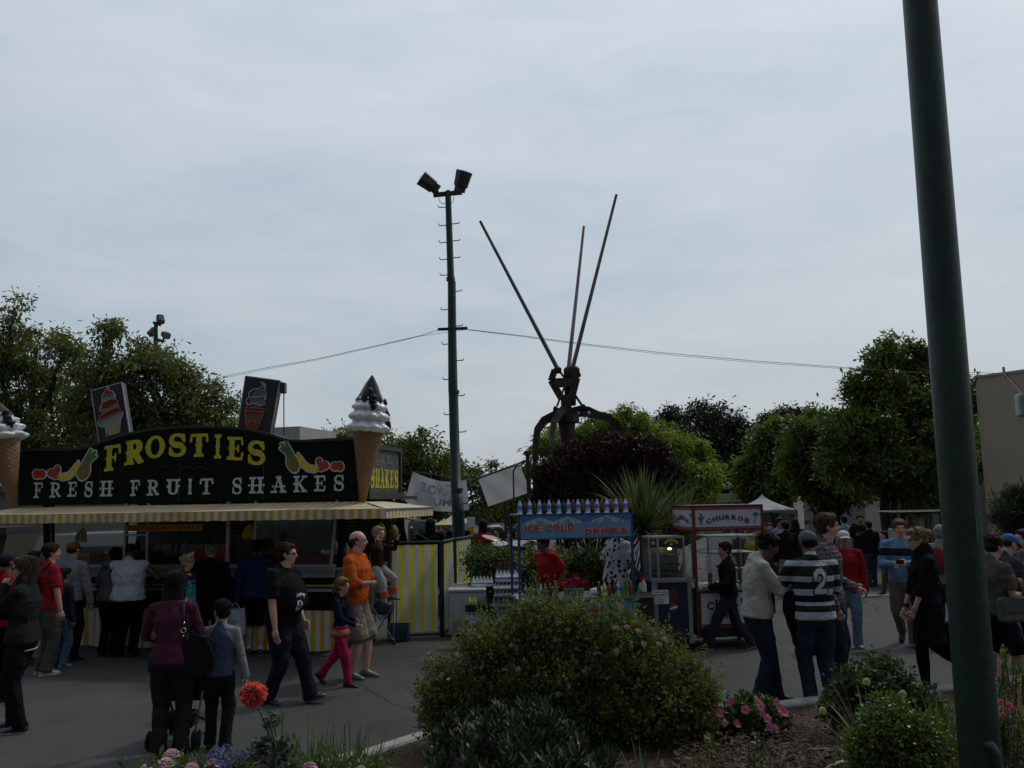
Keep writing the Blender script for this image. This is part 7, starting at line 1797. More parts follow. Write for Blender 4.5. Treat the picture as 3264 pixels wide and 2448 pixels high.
m=MB();m.lathe([(.20,0),(.20,.03),(.15,.05)],(A0.x,A0.y,.15),n=32);m.build('base_plate',GP,pl_)
c=at(3172,2390,Yl-.10)-o_;m=MB()
m.tube([c+Vector((-.02,0,-.35)),c+Vector((-.01,-.0,-.02)),c+Vector((-.035,0,.02)),c+Vector((-.07,.02,.035))],[.042,.042,.04,.03],14);m.build('conduit',GP,pl_)
m=MB();sc=[A0.lerp(B1,q)for q in(.265,.30)]
m.tube([sc[0]+Vector((.03,-pr(1)-.0005,0)),sc[0].lerp(sc[1],.5)+Vector((.033,-pr(1)-.0,0)),sc[1]+Vector((.03,-pr(1)-.0005,0))],[.001,.0035,.001],5);m.build('scratch',mat('scratch_pale',(.20,.24,.23),.5,var=0),pl_)
def W(p,v):return p['root'].matrix_basis@Vector(v)
def tee(c,**k):return dict(col=c,sleeve='short',**k)
def lng(c,**k):return dict(col=c,sleeve='long',**k)
BLK=(.006,.006,.007)
p=person('stocky man in black tee with white drawing, striding right past the trailer',902,2243,1725,face=-106,g=1.30,belly=.07,feet=[(-.05,.17,0,-16),(.05,-.07,0,0)],hands=[(-.17,.05,.50),(.17,.05,.475)],tone=PINK,hair=('short',H_DKBR),top=tee((.010,.010,.011),hem=.47,loose=1.5),bottom=('trousers',(.016,.018,.024),1.9),shoes=dict(col=(.03,.03,.04),sole=(.12,.12,.12),lace=(.4,.4,.4)),yaw=24,curl=.35)
glasses(p);BT=p
m=MB();S_=p['s']
art=union(arc(0,.04,.06,.03,20,160,.006,.006),seg((-.08,.06),(-.02,.085),.008,.003),seg((-.02,.085),(.03,.07),.005),seg((.0,.05),(.05,.09),.006,.002),arc(.03,-.05,.032,.055,-60,240,.010,.006),seg((.01,-.02),(.04,-.09),.008),seg((.05,.0),(.07,-.06),.006),seg((-.05,.03),(-.07,.07),.005))
contour(m,art,(-.12,-.13,.12,.12),lambda u,v:Vector((.06+u,.5,1.13*S_/1.0*.98+v)),50);d=m.build('shirt_print',mat('print_white',(.45,.46,.48),.6,var=0),p['root']);DECALS.append((d,p['shirt'],(0,-1,0)))
p=person('woman in plum sweater and dark trousers seen from behind, holding a stroller',546,2412,1825,face=4,g=1.0,female=True,feet=[(-.055,0,0,0),(.06,0.02,0,0)],hands=[(-.13,.19,.60),(.12,.17,.58)],tone=TAN,hair=('bob',H_BLACK),top=lng((.085,.024,.045),hem=.49,loose=1.1),bottom=('trousers',(.022,.021,.022),1.9),shoes=(.015,.015,.015),nod=12);PW=p
hb=W(p,(.20,-.02,.90));t=thing('handbag','black leather shoulder bag hanging at the side of the woman in plum','handbag',hb,R(10))
m=MB();m.prism([(-.15,-.20),(.20,-.17),(.22,-.05),(.12,.13),(-.02,.16),(-.12,.10),(-.17,-.08)],lambda u,v,d:Vector((u*.75+.02,d,v)),-.06,.07);m.build('bag_body',mat('black_leather',(.006,.006,.007),.5,var=.1,spec=.15),t)
m=MB();sp0=Vector((0,0,0));a_=Vector((-.07,-.02,.13));b_=Vector((-.08,.05,.42));m.tube([a_,Vector((-.085,-.05,.30)),Vector((-.09,-.035,.42)),Vector((-.085,.05,.465)),Vector((-.06,.08,.35)),Vector((.02,.05,.14))],.016,6);m.build('bag_strap',mat('black_leather2',(.012,.012,.013),.35),t)
m=MB();m.tube([Vector((-.082,-.062,.20+.022*math.sin(q)))+Vector((.022*math.cos(q),0,0))for q in[i*.7 for i in range(10)]],.005,5);m.ell((-.08,-.062,.265),.01);m.ell((-.08,-.062,.15),.01);m.build('buckle',mat('buckle_metal',(.6,.58,.5),.2,1,var=0),t)
sp=W(p,(-.02,.55,0));t=thing('baby_stroller','black folding stroller with a cup holder pushed by the woman in plum','stroller',(sp.x,sp.y-.03,0),R(4));t.scale=(.70,.9,.92)
m=MB()
for sx in(-1,1):
 m.tube([(sx*.25,-.34,1.0),(sx*.25,-.25,.95),(sx*.24,.05,.45),(sx*.23,.30,.12)],.016,8);m.tube([(sx*.24,.12,.70),(sx*.25,-.10,.40),(sx*.26,-.32,.12)],.014,8)
m.tube([(-.25,-.34,1.0),(-.2,-.37,1.01),(.2,-.37,1.01),(.25,-.34,1.0)],.018,8);m.tube([(-.25,-.2,.3),(.25,-.2,.3)],.012,6);m.tube([(-.24,.12,.70),(.24,.12,.70)],.012,6)
m.build('frame',mat('stroller_frame',(.05,.05,.055),.35,.5),t)
m=MB();m.add([(-.22,-.12,.95),(.22,-.12,.95),(.22,-.02,.40),(-.22,-.02,.40),(.22,.28,.42),(-.22,.28,.42)],[(0,1,2,3),(3,2,4,5)]);m.add([(-.22,-.14,.95),(-.22,-.04,.38),(-.22,.28,.40),(-.22,.28,.50),(-.22,.02,.60)],[(0,1,2,3,4)]);m.add([(.22,-.14,.95),(.22,-.04,.38),(.22,.28,.40),(.22,.28,.50),(.22,.02,.60)],[(4,3,2,1,0)]);m.box((0,-.10,.24),(.40,.30,.14),bev=.03);m.build('seat',cloth_mat('stroller_cloth',(.018,.018,.02)),t)
m=MB();m.tube([(-.30,-.32,.92),(-.33,-.35,.84),(-.34,-.33,.76)],.022,7);m.build('hook_strap',cloth_mat('strap_cloth',(.012,.012,.012)),t)
for x,y in((-.25,.30),(.25,.30),(-.29,-.34),(.29,-.34)):
 for dx in(-.03,.03):m=MB();m.lathe([(.02,-.012),(.085,-.012),(.095,0),(.085,.012),(.02,.012)],(x+dx,y,.095),Matrix.Rotation(R(90),3,'Y'),20);m.build('wheel',RUBBER,t)
m=MB();m.tube([(.30,-.30,.30),(.46,-.36,.27)],.014,6);m.build('brake_lever',DKMET,t)
m=MB();m.lathe([(.03,0),(.036,.10)],(.33,-.20,.62),n=12);m.build('cup_holder',DKMET,t)
Hb=1.34
rag=cloth_mat('raglan_cloth',(.055,.075,.125),pattern='raglan',c2=(.24,.23,.23),x=.150,lim=.495)
p=person('boy in blue raglan shirt with pale sleeves and dark trousers seen from behind',700,2388,1920,face=6,hs=1.22,feet=[(-.06,.04,0,0,.2),(.055,-.02,0,0)],hands=[(-.22,.10,.58),(.18,.02,.46)],tone=TAN,hair=('short',H_BLACK),yaw=42,top=dict(col=rag,sleeve='long',hem=.47,loose=1.1),bottom=('trousers',(.016,.016,.019),1.6),shoes=(.015,.015,.017),g=.95,vox=.012)
p=person('blonde woman with sunglasses and tiara, turquoise top under a dark jacket',592,2107,1768,face=-128,female=True,tone=PINK,hair=('bun',H_BLOND),yaw=28,top=lng((.035,.035,.038),hem=.50,loose=1.3),bottom=('trousers',(.05,.06,.09),1),shoes=(.5,.5,.5))
glasses(p);m=MB();fn_=p['up']
m.prism([(-.10,.0),(.10,0),(.085,.16),(.06,.27),(-.06,.27),(-.085,.16)],lambda u,v,d:fn_(u*.55,.075,.55)+Vector((0,d,v*1.35*p['s'])),.0,.02);d_=m.build('blouse',cloth_mat('turquoise_cloth',(.03,.26,.27),pattern='cow',c2=(.25,.45,.45),scale=30),p['root'])
m=MB();m.ell(fn_(0,.045,.80),(.045,.022,.045));m.build('neckline',skin(PINK),p['root'])
m=MB();pts=[p['hp'](.30*math.cos(q),.02+.30*math.sin(q),.46)for q in[R(15+15*i)for i in range(11)]];m.tube(pts,.008,5)
for i,q in enumerate(pts[1:-1]):m.bar(q,q+p['RH']@Vector((0,0,.035+.015*(i%2))),.010,.006)
m.build('tiara',mat('tiara_silver',(.6,.62,.65),.2,.9,var=0),p['root'])
person('grey haired man in black standing at the trailer counter with his back turned',668,2100,1733,face=8,g=1.15,tone=TAN,hair=('buzz',(.14,.13,.12)),top=lng(BLK,hem=.48,loose=1.5),bottom=('trousers',BLK,1.4),hands=[(-.13,.14,.60),(.15,.05,.52)])
p=person('person in navy blue jacket and black shorts holding a white bag at the trailer',815,2088,1722,face=14,tone=TAN,hair=('short',H_BLACK),top=lng((.015,.03,.085),hem=.48,loose=1.7),bottom=('shorts',BLK,1.05),shoes=dict(col=(.02,.02,.03),sole=(.15,.15,.15)),hands=[(-.16,.03,.49),(.10,.16,.66)],feet=[(-.05,.03,0,0),(.05,-.02,0,0)])
m=MB()
for i in(0,1):
 a_=p['ank'][i];m.tube([a_+Vector((0,0,-.02)),a_+Vector((0,0,.07))],.036,10)
m.build('socks',cloth_mat('sock_cloth',(.55,.55,.55)),p['root'])
h=W(p,p['wr'][0]);t=thing('shopping_bag','white plastic shopping bag with faint teal print held by the person in navy','bag',(h.x,h.y-.02,h.z-.10))
m=MB();m.prism([(-.13,-.42),(.13,-.42),(.15,-.30),(.14,-.02),(.05,-.05),(-.03,-.03),(-.12,-.02),(-.15,-.28)],lambda u,v,d:Vector((u,d+.02*math.sin(u*30),v)),-.06,.06);m.tube([(-.08,0,-.03),(-.03,0,.04),(.0,0,.05),(.05,0,-.05)],.010,5)
m.build('bag_film',mat('white_plastic_bag',(.50,.52,.55),.4,var=.15,scale=9,bump=.6,bscale=14),t);m=MB();text_in(m,'smart',(-.08,-.24,.08,-.19),lambda u,v:Vector((u,-.075,v)),.01);m.build('bag_lettering',mat('teal_print',(.1,.35,.38),.5,var=0),t)
p=person('broad man with a white loose shirt draped over his back at the trailer counter',408,2095,1732,face=-4,g=1.38,tone=DARK,hair=('buzz',H_BLACK),top=dict(col=(.50,.52,.60),sleeve='none',hem=.49,loose=2.0,fold=.05),bottom=('trousers',BLK,1.3),hands=[(-.14,.17,.66),(.16,.15,.64)],elbow=[(-1,-.4,-.3),(1,-.4,-.3)])
m=MB();m.tube([W(p,(.16,-.12,.93))-W(p,(0,0,0))]*1+[Vector((.15,-.17,.85)),Vector((.15,-.17,.75))],.008,5);
person('man in grey hooded top leaning toward the trailer counter',348,2092,1745,face=-22,g=1.1,tone=DARK,hair=('short',H_BLACK),lean=8,top=lng((.10,.11,.12),hem=.48,loose=1.8,hood=True),bottom=('trousers',BLK,1.2),hands=[(-.12,.16,.66),(.12,.16,.66)])
p=person('man in red tee with dark backpack straps, grey trousers and white sneakers',148,2150,1733,face=-42,g=1.12,belly=.03,tone=PINK,hair=('messy',H_DKBR),yaw=-18,top=tee((.30,.018,.028),hem=.49,loose=1.5),bottom=('trousers',(.085,.078,.068),1.7),shoes=dict(col=(.55,.55,.55),sole=(.6,.6,.6)),hands=[(-.16,.04,.48),(.165,.05,.47)])
t=thing('backpack','dark backpack worn by the man in the red tee','backpack',p['P0'],p['root'].rotation_euler.z);m=MB();u_=p['up'];m.ell(u_(0,-.125,.69),(.15,.08,.22));m.build('pack_body',cloth_mat('pack_cloth',(.02,.025,.035)),t)
m=MB()
for sx in(-1,1):m.tube([u_(sx*.07,-.08,.79),u_(sx*.075,-.02,.852),u_(sx*.075,.062,.80),u_(sx*.085,.082,.70),u_(sx*.10,.0,.61)],.017,6)
m.build('shoulder_strap',cloth_mat('strap_cloth2',(.02,.02,.025)),t)
p=person('man in pale grey jacket and black trousers behind the man in the red tee',222,2108,1727,face=-12,tone=PINK,hair=('cap',H_DKBR,(.15,.06,.02)),top=lng((.20,.21,.24),hem=.47,loose=1.8),bottom=('trousers',BLK,1.0),hands=[(-.15,.05,.48),(.17,.05,.47)])
person('child with dark hair, dark vest and light jeans beside the man in the red tee',197,2128,1812,face=-30,hs=1.15,tone=TAN,hair=('short',H_BLACK),top=lng((.03,.035,.045),hem=.47,loose=1.3),bottom=('trousers',(.07,.13,.19),1.2),shoes=(.3,.28,.25),vox=.016)
person('dark haired person in a dark jacket just behind the woman with long hair',108,None,Y=12.8,H=1.60,face=-60,tone=DARK,hair=('short',H_BLACK),top=lng((.05,.055,.065)),bottom=('trousers',BLK),vox=.02)
p=person('person in red top and dark hat holding a camera, cut by the left edge',22,None,Y=10.4,H=1.70,face=-30,tone=BROWN,hair=('cap',H_BLACK,(.03,.03,.035),90),top=lng((.22,.015,.02),loose=1.4),bottom=('trousers',BLK),hands=[(-.08,.16,.60),(.10,.16,.60)])
t=thing('camera','small black camera in the hands of the person at the left edge','camera',W(p,p['up'](.01,.20,.60)));m=MB();m.box((0,0,0),(.12,.05,.075),bev=.01);m.build('camera_body',DKMET,t);m=MB();m.lathe([(.028,0),(.026,.04)],(0,-.02,0),Matrix.Rotation(R(90),3,'X'),14);m.build('lens',DKMET,t)
p=person('woman with long brown hair, sunglasses and dark grey jacket, hand at her chin',72,2328,1775,face=98,female=True,g=1.08,tone=LIGHT,hair=('long',(.075,.042,.024),1.75),yaw=10,top=lng((.022,.022,.023),hem=.465,loose=1.6,scarf=True),bottom=('trousers',(.010,.010,.012),1.3),shoes=dict(col=(.03,.025,.03),sole=(.3,.3,.3)),feet=[(-.07,-.04,0,0,.1),(.06,.05,0,0)],hands=[(-.03,.105,.828),(.02,.15,.66)],elbow=[(-.1,.45,-1),(.3,-.1,-1)],curl=1.1)
glasses(p);m=MB()
fn_=p['up'];rs=[];
for i in range(19):q=i*math.pi/9;rs.append(fn_(.112*math.cos(q),.074*math.sin(q),.462))
m.tube(rs,.006,5,cap=False);m.build('white_hem',cloth_mat('white_tee',(.5,.5,.52)),p['root'])
p=person('smiling girl in navy jacket and magenta trousers walking right',1085,2186,1845,face=-104,hs=1.2,g=.9,tone=PINK,hair=('pony',(.24,.11,.05)),top=lng((.012,.018,.038),hem=.505,loose=1.0),bottom=('trousers',(.34,.018,.075),1.1),shoes=(.012,.012,.015),female=True,feet=[(-.04,-.215,.02,48),(.04,.10,0,0)],hands=[(-.10,.10,.60),(.09,.19,.585)],elbow=[(-.4,-1,-.4),(.3,-1,-.5)],vox=.012)
m=MB();fn_=p['up'];rings(m,[(fn_(0,0,z_),Vector((r_*p['H'],0,0)),Vector((0,r_*.78*p['H'],0)))for z_,r_ in((.475,.118),(.50,.112),(.53,.104))],18);m.build('waistband',cloth_mat('salmon_cloth',(.42,.12,.09)),p['root'])
m=MB();m.tube([p['hp'](.355*math.cos(q),-.02,.16+.40*math.sin(q))for q in[R(8+12*i)for i in range(15)]],.012,6);m.build('headband',cloth_mat('headband_cloth',(.3,.25,.2),pattern='cow',c2=(.02,.02,.02),scale=60),p['root'])
p=person('balding man in orange shirt and khaki shorts carrying a toddler',1132,2163,1692,face=-102,g=1.14,belly=.015,tone=PINK,hair=('fringe',H_BROWN),yaw=16,top=dict(col=(.50,.10,.018),sleeve='half',hem=.485,loose=1.4),bottom=('shorts',(.21,.19,.15),1.12),shoes=dict(col=(.08,.10,.12),sole=(.2,.22,.22),lace=(.35,.75,.05)),feet=[(-.05,.06,0,0),(.05,.0,0,0)],hands=[(-.06,.21,.66),(.13,.20,.655)],elbow=[(-.5,-.9,-1),(.5,-.9,-1)],curl=.7);OM=p
glasses(p,clear=True)
m=MB();e_,w_=p['elb'][1],p['wr'][1];q=e_.lerp(w_,.9);d_=(w_-e_).normalized();m.lathe([(.036,-.015),(.037,.015)],q,d_.to_track_quat('Z','Y').to_matrix(),14);m.build('wristwatch',mat('watch_white',(.5,.5,.5),.3,var=0),p['root'])
tz=at(1203,1692,10.75).z;Ht=.92
p=person('blond toddler in dark brown shirt waving from the arms of the man in orange',1203,1900,Y=10.78,H=Ht,z0=tz-Ht,face=-118,hs=1.5,tone=PINK,hair=('short',H_BLOND),yaw=-4,top=lng((.035,.012,.014),hem=.48,loose=.9),bottom=('trousers',(.30,.29,.29),.6),shoes=(.10,.10,.11),feet=[(-.10,.17,.10,0),(.10,.19,.05,0)],hands=[(-.14,.22,.87),(.10,.08,.87)],elbow=[(-.6,-.2,-1),(.6,-.1,-1)],vox=.009,curl=.15,spread=.5,palms=[(0,1,0),(0,1,0)],g=1.0)
m=MB()
for i in(0,1):a_,k_=p['ank'][i],p['knees'][i];q=a_.lerp(k_,.35);m.tube([a_.lerp(k_,.2),a_.lerp(k_,.5)],.052,10)
m.build('trouser_cuff',cloth_mat('orange_cuff',(.45,.08,.03)),p['root'])
person('young man in black leather jacket and jeans walking left by the churro cart',2322,2070,1718,face=82,tone=TAN,hair=('messy',H_DKBR),yaw=22,top=lng((.012,.012,.012),hem=.46,loose=1.7),bottom=('trousers',(.025,.032,.048),1.2),shoes=dict(col=(.03,.03,.035),sole=(.3,.3,.3)),feet=[(-.04,.20,0,-8),(.04,-.19,0,14)],hands=[(-.12,.17,.60),(.13,.02,.50)])
p=person('man in beige jacket and dark jeans looking down at his phone',2414,2243,1692,face=-90,g=1.08,tone=DARK,hair=('messy',H_BLACK),nod=28,hfwd=.02,lean=3,top=lng((.42,.405,.37),hem=.47,loose=1.9,collar=True,fold=.035),bottom=('trousers',(.018,.026,.040),1.9),shoes=(.012,.012,.014),feet=[(-.05,.10,0,0),(.06,-.03,0,0)],hands=[(-.03,.23,.71),(.04,.22,.70)],elbow=[(-.4,-.6,-1),(.6,-.6,-1)],curl=.9)
m=MB();u_=p['up'];m.prism([(-.045,.0),(.05,0),(.045,.20),(.02,.30),(-.03,.30)],lambda a_,z_,d:u_(a_,.088,.53)+Vector((0,d,z_*1.25*p['s'])),0,.012);fr_=m.build('shirt_front',cloth_mat('black_tee',(.012,.012,.013),pattern='cow',c2=(.35,.35,.35),scale=17),p['root'])
t=thing('phone','small dark phone in the hands of the man in the beige jacket','phone',W(p,u_(.01,.265,.725)),R(-90));m=MB();m.box((0,0,0),(.06,.012,.11),bev=.004);m.build('phone_case',mat('phone_black',(.02,.02,.02),.2),t)
stops=[];
def bnd(z,c):stops.append((z,c))
G1_=(.018,.030,.020);N1=(.010,.013,.026);W1=(.42,.45,.50)
for z,c in((0,W1),(.03,G1_),(.13,W1),(.19,N1),(.30,W1),(.40,N1),(.42,G1_),(.50,N1),(.52,W1),(.61,N1),(.64,G1_),(.78,W1),(.87,G1_),(.965,W1)):bnd(z,c)
Hs=(at(2596,1690,ground(2592,2260).y).z)
sm=cloth_mat('rugby_cloth',W1,pattern='bands',z0=.535*Hs,z1=.875*Hs,stops=stops)
p=person('man in striped rugby shirt with a white number two and grey cap seen from behind',2596,2260,1690,face=6,g=1.10,tone=BROWN,hair=('cap',H_BLACK,(.12,.13,.14),90),top=dict(col=sm,sleeve='long',hem=.475,loose=1.7,collar=True),bottom=('trousers',(.022,.036,.060),1.4),shoes=dict(col=(.03,.06,.07),sole=(.2,.2,.2)),nod=6,feet=[(-.035,.03,0,0,.1),(.06,-.03,0,0)],hands=[(-.06,.19,.66),(.07,.19,.66)],elbow=[(-1,-.5,-.6),(1,-.5,-.6)]);SH=p
two=path([(-.36,.55),(-.33,.78),(-.12,.93),(.15,.93),(.34,.76),(.34,.54),(.18,.34),(-.08,.14),(-.34,-.08)],.125)
two=union(two,rect(-.46,-.2,.46,.04));S_=p['s']
for nm_,ex,mt_,k_ in(('number_outline',.08,mat('number_navy',(.010,.013,.03),.7,var=0),0),('number_print',0,mat('number_white',(.45,.48,.53),.7,var=.05),1)):
 m=MB();contour(m,grow(two,ex),(-.75,-.45,.75,1.25),lambda u,v:Vector((.015*S_+.150*u,-.5,1.17*S_+.205*v)),50);d=m.build(nm_,mt_,p['root']);d['lift']=k_;DECALS.append((d,p['shirt'],(0,1,0)))
hc_=W(p,(-.20,.06,0));t=thing('coat','black coat draped over the left arm of the man in the striped shirt','coat',(hc_.x,hc_.y,0));m=MB();z_=.62*Hs
rings(m,[(Vector((0,0,z_+.06)),Vector((.09,0,0)),Vector((0,.08,0))),(Vector((0,0,z_-.10)),Vector((.12,0,0)),Vector((0,.09,0))),(Vector((.03,0,z_-.35)),Vector((.09,0,0)),Vector((0,.07,0))),(Vector((.05,0,z_-.50)),Vector((.07,0,0)),Vector((0,.05,0)))],14)
remesh_obj('coat_cloth',m,cloth_mat('coat_black',(.010,.010,.012)),t,.014,.04)
p=person('tall brown haired young man in plaid shirt over a blue tee, facing right',2628,None,Y=9.9,H=(at(2640,1637,9.9).z),face=-118,tone=PINK,hair=('messy',H_BROWN),yaw=18,top=dict(col=cloth_mat('plaid_cloth',(.05,.045,.06),pattern='plaid',c2=(.22,.19,.18),scale=22),sleeve='long',hem=.46,loose=1.7,collar=True),bottom=('trousers',(.02,.025,.035),1.2),shoes=(.03,.028,.025),hands=[(-.12,.12,.58),(.14,.05,.5)])
m=MB();u_=p['up'];m.prism([(-.045,.0),(.05,0),(.04,.22),(-.035,.22)],lambda a_,z_,d:u_(a_,.072,.62)+Vector((0,d,z_*1.2*p['s'])),0,.012);m.build('shirt_front',cloth_mat('blue_tee',(.05,.08,.16)),p['root'])
person('young man in red sweatshirt, light jeans and white cap walking to the camera',2698,2062,1690,face=172,tone=TAN,hair=('cap',H_DKBR,(.55,.55,.52),90),top=lng((.26,.014,.020),hem=.475,loose=1.5),bottom=('trousers',(.10,.155,.22),1.4),shoes=dict(col=(.12,.11,.10),sole=(.3,.3,.28)),feet=[(-.05,.06,0,0),(.06,-.06,0,12)],hands=[(-.15,.03,.49),(.15,.04,.50)])
p=person('red haired man in light blue polo with dark chest band, looking at his phone',2880,2058,1655,face=152,tone=PINK,hair=('messy',H_RED),yaw=14,nod=4,top=dict(col=cloth_mat('polo_cloth',(.13,.24,.40),pattern='bands',z0=0,z1=2.0,stops=[(0,(.13,.24,.40)),(.645,(.02,.02,.03)),(.70,(.13,.24,.40))]),sleeve='long',hem=.485,loose=1.5,collar=True),bottom=('trousers',(.13,.12,.10),1.2),shoes=(.025,.02,.02),feet=[(-.04,.05,0,0),(.05,-.14,.03,35)],hands=[(-.05,.17,.655),(.06,.17,.655)],elbow=[(-.7,-.5,-1),(.7,-.5,-1)],curl=.9)
t=thing('phone','dark phone held by the man in the light blue polo','phone',W(p,p['up'](0,.215,.675)),R(150));m=MB();m.box((0,0,0),(.11,.012,.06),bev=.004);m.build('phone_case',mat('phone_black',(.02,.02,.02),.2),t)
p=person('woman in black dress, scarf and tights with blond bun walking left',2954,2210,1682,face=84,female=True,tone=PINK,hair=('bun',(.20,.14,.07)),nod=6,top=dict(col=(.009,.009,.010),sleeve='half',hem=.30,loose=1.5,scarf=True,flare=1.05,name='dress'),bottom=('tights',(.007,.007,.008)),shoes=(.015,.013,.012),feet=[(-.03,.05,0,0),(.04,-.24,.06,55)],hands=[(-.06,.12,.44),(.09,.11,.47)],elbow=[(-.3,-1,-.3),(.5,-1,-.2)])
glasses(p);m=MB()
for i in range(3):q=p['elb'][1].lerp(p['wr'][1],.82+.05*i);m.lathe([(.034,-.006),(.034,.006)],q,(p['wr'][1]-p['elb'][1]).normalized().to_track_quat('Z','Y').to_matrix(),12)
m.build('bracelets',DKMET,p['root'])
m=MB();q=p['elb'][0].lerp(p['wr'][0],.9);m.lathe([(.036,-.02),(.036,.02)],q,(p['wr'][0]-p['elb'][0]).normalized().to_track_quat('Z','Y').to_matrix(),14);m.build('wristwatch',mat('watch_metal',(.4,.38,.33),.3,.7),p['root'])
m=MB();m.tube([p['hp'](.35*math.cos(q),.06,.14+.40*math.sin(q))for q in[R(5+12*i)for i in range(15)]],.012,6);m.build('headband',cloth_mat('dark_band',(.02,.02,.02)),p['root'])
t=thing('shoulder_bag','soft black bag hanging behind the woman in the black dress','bag',W(p,(0,-.25,.62*1.0)));m=MB();m.ell((0,0,.0),(.16,.10,.17));m.ell((.05,.0,-.08),(.13,.09,.12));m.build('bag_body',cloth_mat('soft_leather',(.014,.012,.012)),t)
m=MB();sh_=W(p,p['sh'][0])-t.location;m.tube([Vector((0,-.0,.15)),Vector((-.05,-.02,.45)),Vector((sh_.x*.8,sh_.y*.5,sh_.z+.03))],.010,5);m.build('bag_strap',DKMET,t)
p=person('person with red plaid backpack and pale shirt behind the woman in black',2995,None,Y=13.2,H=1.72,face=-40,tone=PINK,hair=('short',H_GREY),top=lng((.25,.25,.24),loose=1.5),bottom=('trousers',(.03,.05,.09)),vox=.018)
t=thing('backpack','red plaid backpack behind the woman in black','backpack',p['P0'],p['root'].rotation_euler.z);m=MB();m.ell(p['up'](0,-.12,.70),(.15,.09,.21));m.build('pack_body',cloth_mat('plaid_red',(.28,.02,.02),pattern='plaid',c2=(.08,.06,.05),scale=18),t)
person('person in blue shirt and grey trousers behind the man in the light blue polo',2826,1893,1690,face=100,tone=PINK,hair=('short',H_DKBR),top=tee((.04,.13,.28)),bottom=('trousers',(.08,.07,.06)),feet=[(-.04,.12,0,0),(.04,-.14,.02,35)],vox=.02)
p=person('young man in blue cap reading a paper at the right edge',3196,None,Y=10.6,H=at(3190,1700,10.6).z,face=-84,tone=PINK,hair=('cap',H_DKBR,(.05,.14,.36),90),nod=22,top=tee((.05,.05,.07),loose=1.6),bottom=('trousers',(.15,.13,.11),1.7),shoes=(.05,.04,.04),feet=[(-.04,.05,0,0),(.05,-.22,.03,30)],hands=[(-.05,.17,.70),(.06,.16,.68)],elbow=[(-.6,-.5,-1),(.6,-.5,-1)])
t=thing('paper_sheet','white folded paper in the hands of the young man in the blue cap','paper',W(p,p['up'](.0,.20,.74)),R(-60));m=MB();m.box((0,0,0),(.16,.004,.20),Matrix.Rotation(R(25),3,'X'));m.build('sheet',PAPER,t)
p=person('dark haired person in olive shirt and navy shorts right beside the leaning pole',3150,None,Y=9.9,H=1.74,face=-80,tone=PINK,hair=('curly',H_DKBR),nod=14,top=tee((.10,.09,.075),loose=1.6),bottom=('shorts',(.012,.012,.022),1.1),shoes=(.05,.04,.04),feet=[(-.05,.03,0,0),(.05,.14,0,0)],hands=[(-.05,.16,.68),(.06,.17,.62)])
t=thing('messenger_bag','grey green messenger bag at the hip of the person in the olive shirt','bag',W(p,(.19,.08,.92)),R(-80));m=MB();m.box((0,0,0),(.12,.38,.27),bev=.03);m.build('bag_body',cloth_mat('canvas_grey',(.12,.13,.12)),t);m=MB();m.box((.065,0,.05),(.012,.37,.16),bev=.005);m.build('bag_flap',cloth_mat('canvas_flap',(.09,.10,.095)),t)
m=MB();m.tube([(0,.15,.13),(-.08,.05,.5),(-.22,-.02,.56)],.014,6);m.build('bag_strap',cloth_mat('canvas_strap',(.06,.06,.055)),t)
person('person in dark grey top cut by the right edge',3268,None,Y=11.2,H=1.72,face=90,tone=PINK,hair=('short',H_DKBR),top=tee((.07,.07,.075)),bottom=('trousers',BLK),vox=.02,hands=[(-.08,.2,.58),(.12,.15,.55)])
person('vendor in red polo shirt bending over inside the drink stand',1757,None,Y=13.75,H=1.66,face=122,g=1.22,belly=.02,lean=11,nod=10,tone=BROWN,hair=('short',H_BLACK),top=dict(col=(.38,.018,.022),sleeve='short',hem=.47,loose=1.6,collar=True),bottom=('trousers',BLK),hands=[(-.14,.06,.54),(.14,.06,.54)])
cow=cloth_mat('cow_cloth',(.50,.50,.55),pattern='cow',c2=(.012,.012,.03),scale=13)
person('vendor in black and white cow print shirt whose head is hidden by the drinks sign',1958,None,Y=13.6,H=1.86,face=-62,g=1.18,lean=6,tone=BROWN,hair=('short',H_BLACK),top=dict(col=cow,sleeve='short',hem=.46,loose=1.7),bottom=('trousers',BLK),hands=[(-.12,.10,.54),(.12,.17,.56)])
rz=at(1268,1700,18.5);t=thing('stage_riser','dark riser the performer stands on','stage',(rz.x,18.6,.42));m=MB();m.span((-.8,-.6,0),(.8,.6,.44));m.build('deck',mat('deck_dark',(.04,.04,.04),.7),t)
person('performer in black singlet and shorts reaching for the microphone on stage',1268,None,Y=18.5,H=1.66,z0=.86,face=-110,tone=LIGHT,hair=('long',H_DKBR,.8),top=dict(col=BLK,sleeve='none'),bottom=('shorts',BLK),hands=[(-.08,.22,.62),(.08,.22,.62)],lean=6,vox=.02)
G_='crowd by the stage'
person('person in black tee with faint back print standing left of the floodlight pole',1372,None,Y=18.6,H=at(1372,1652,18.6).z,face=5,g=1.1,tone=TAN,hair=('long',H_BLACK,.5),top=tee(BLK,loose=1.8),bottom=('trousers',BLK),vox=.02,hands=[(-.14,.12,.6),(.14,.12,.6)])
person('person in black tee half hidden behind the floodlight pole',1462,None,Y=21.2,H=at(1458,1655,21.2).z,face=-5,g=1.25,tone=TAN,hair=('short',H_BLACK),top=tee(BLK,loose=1.8),bottom=('trousers',BLK),vox=.02,hands=[(-.14,.12,.6),(.14,.12,.6)])
p=person('woman with long dark hair in red shirt beside the drum kit',1540,None,Y=19.8,H=at(1540,1657,19.8).z,face=-30,female=True,tone=TAN,hair=('long',H_BLACK,.9),top=tee((.33,.015,.03),loose=1.6),bottom=('trousers',BLK),vox=.02,hands=[(-.12,.16,.6),(.12,.16,.6)])
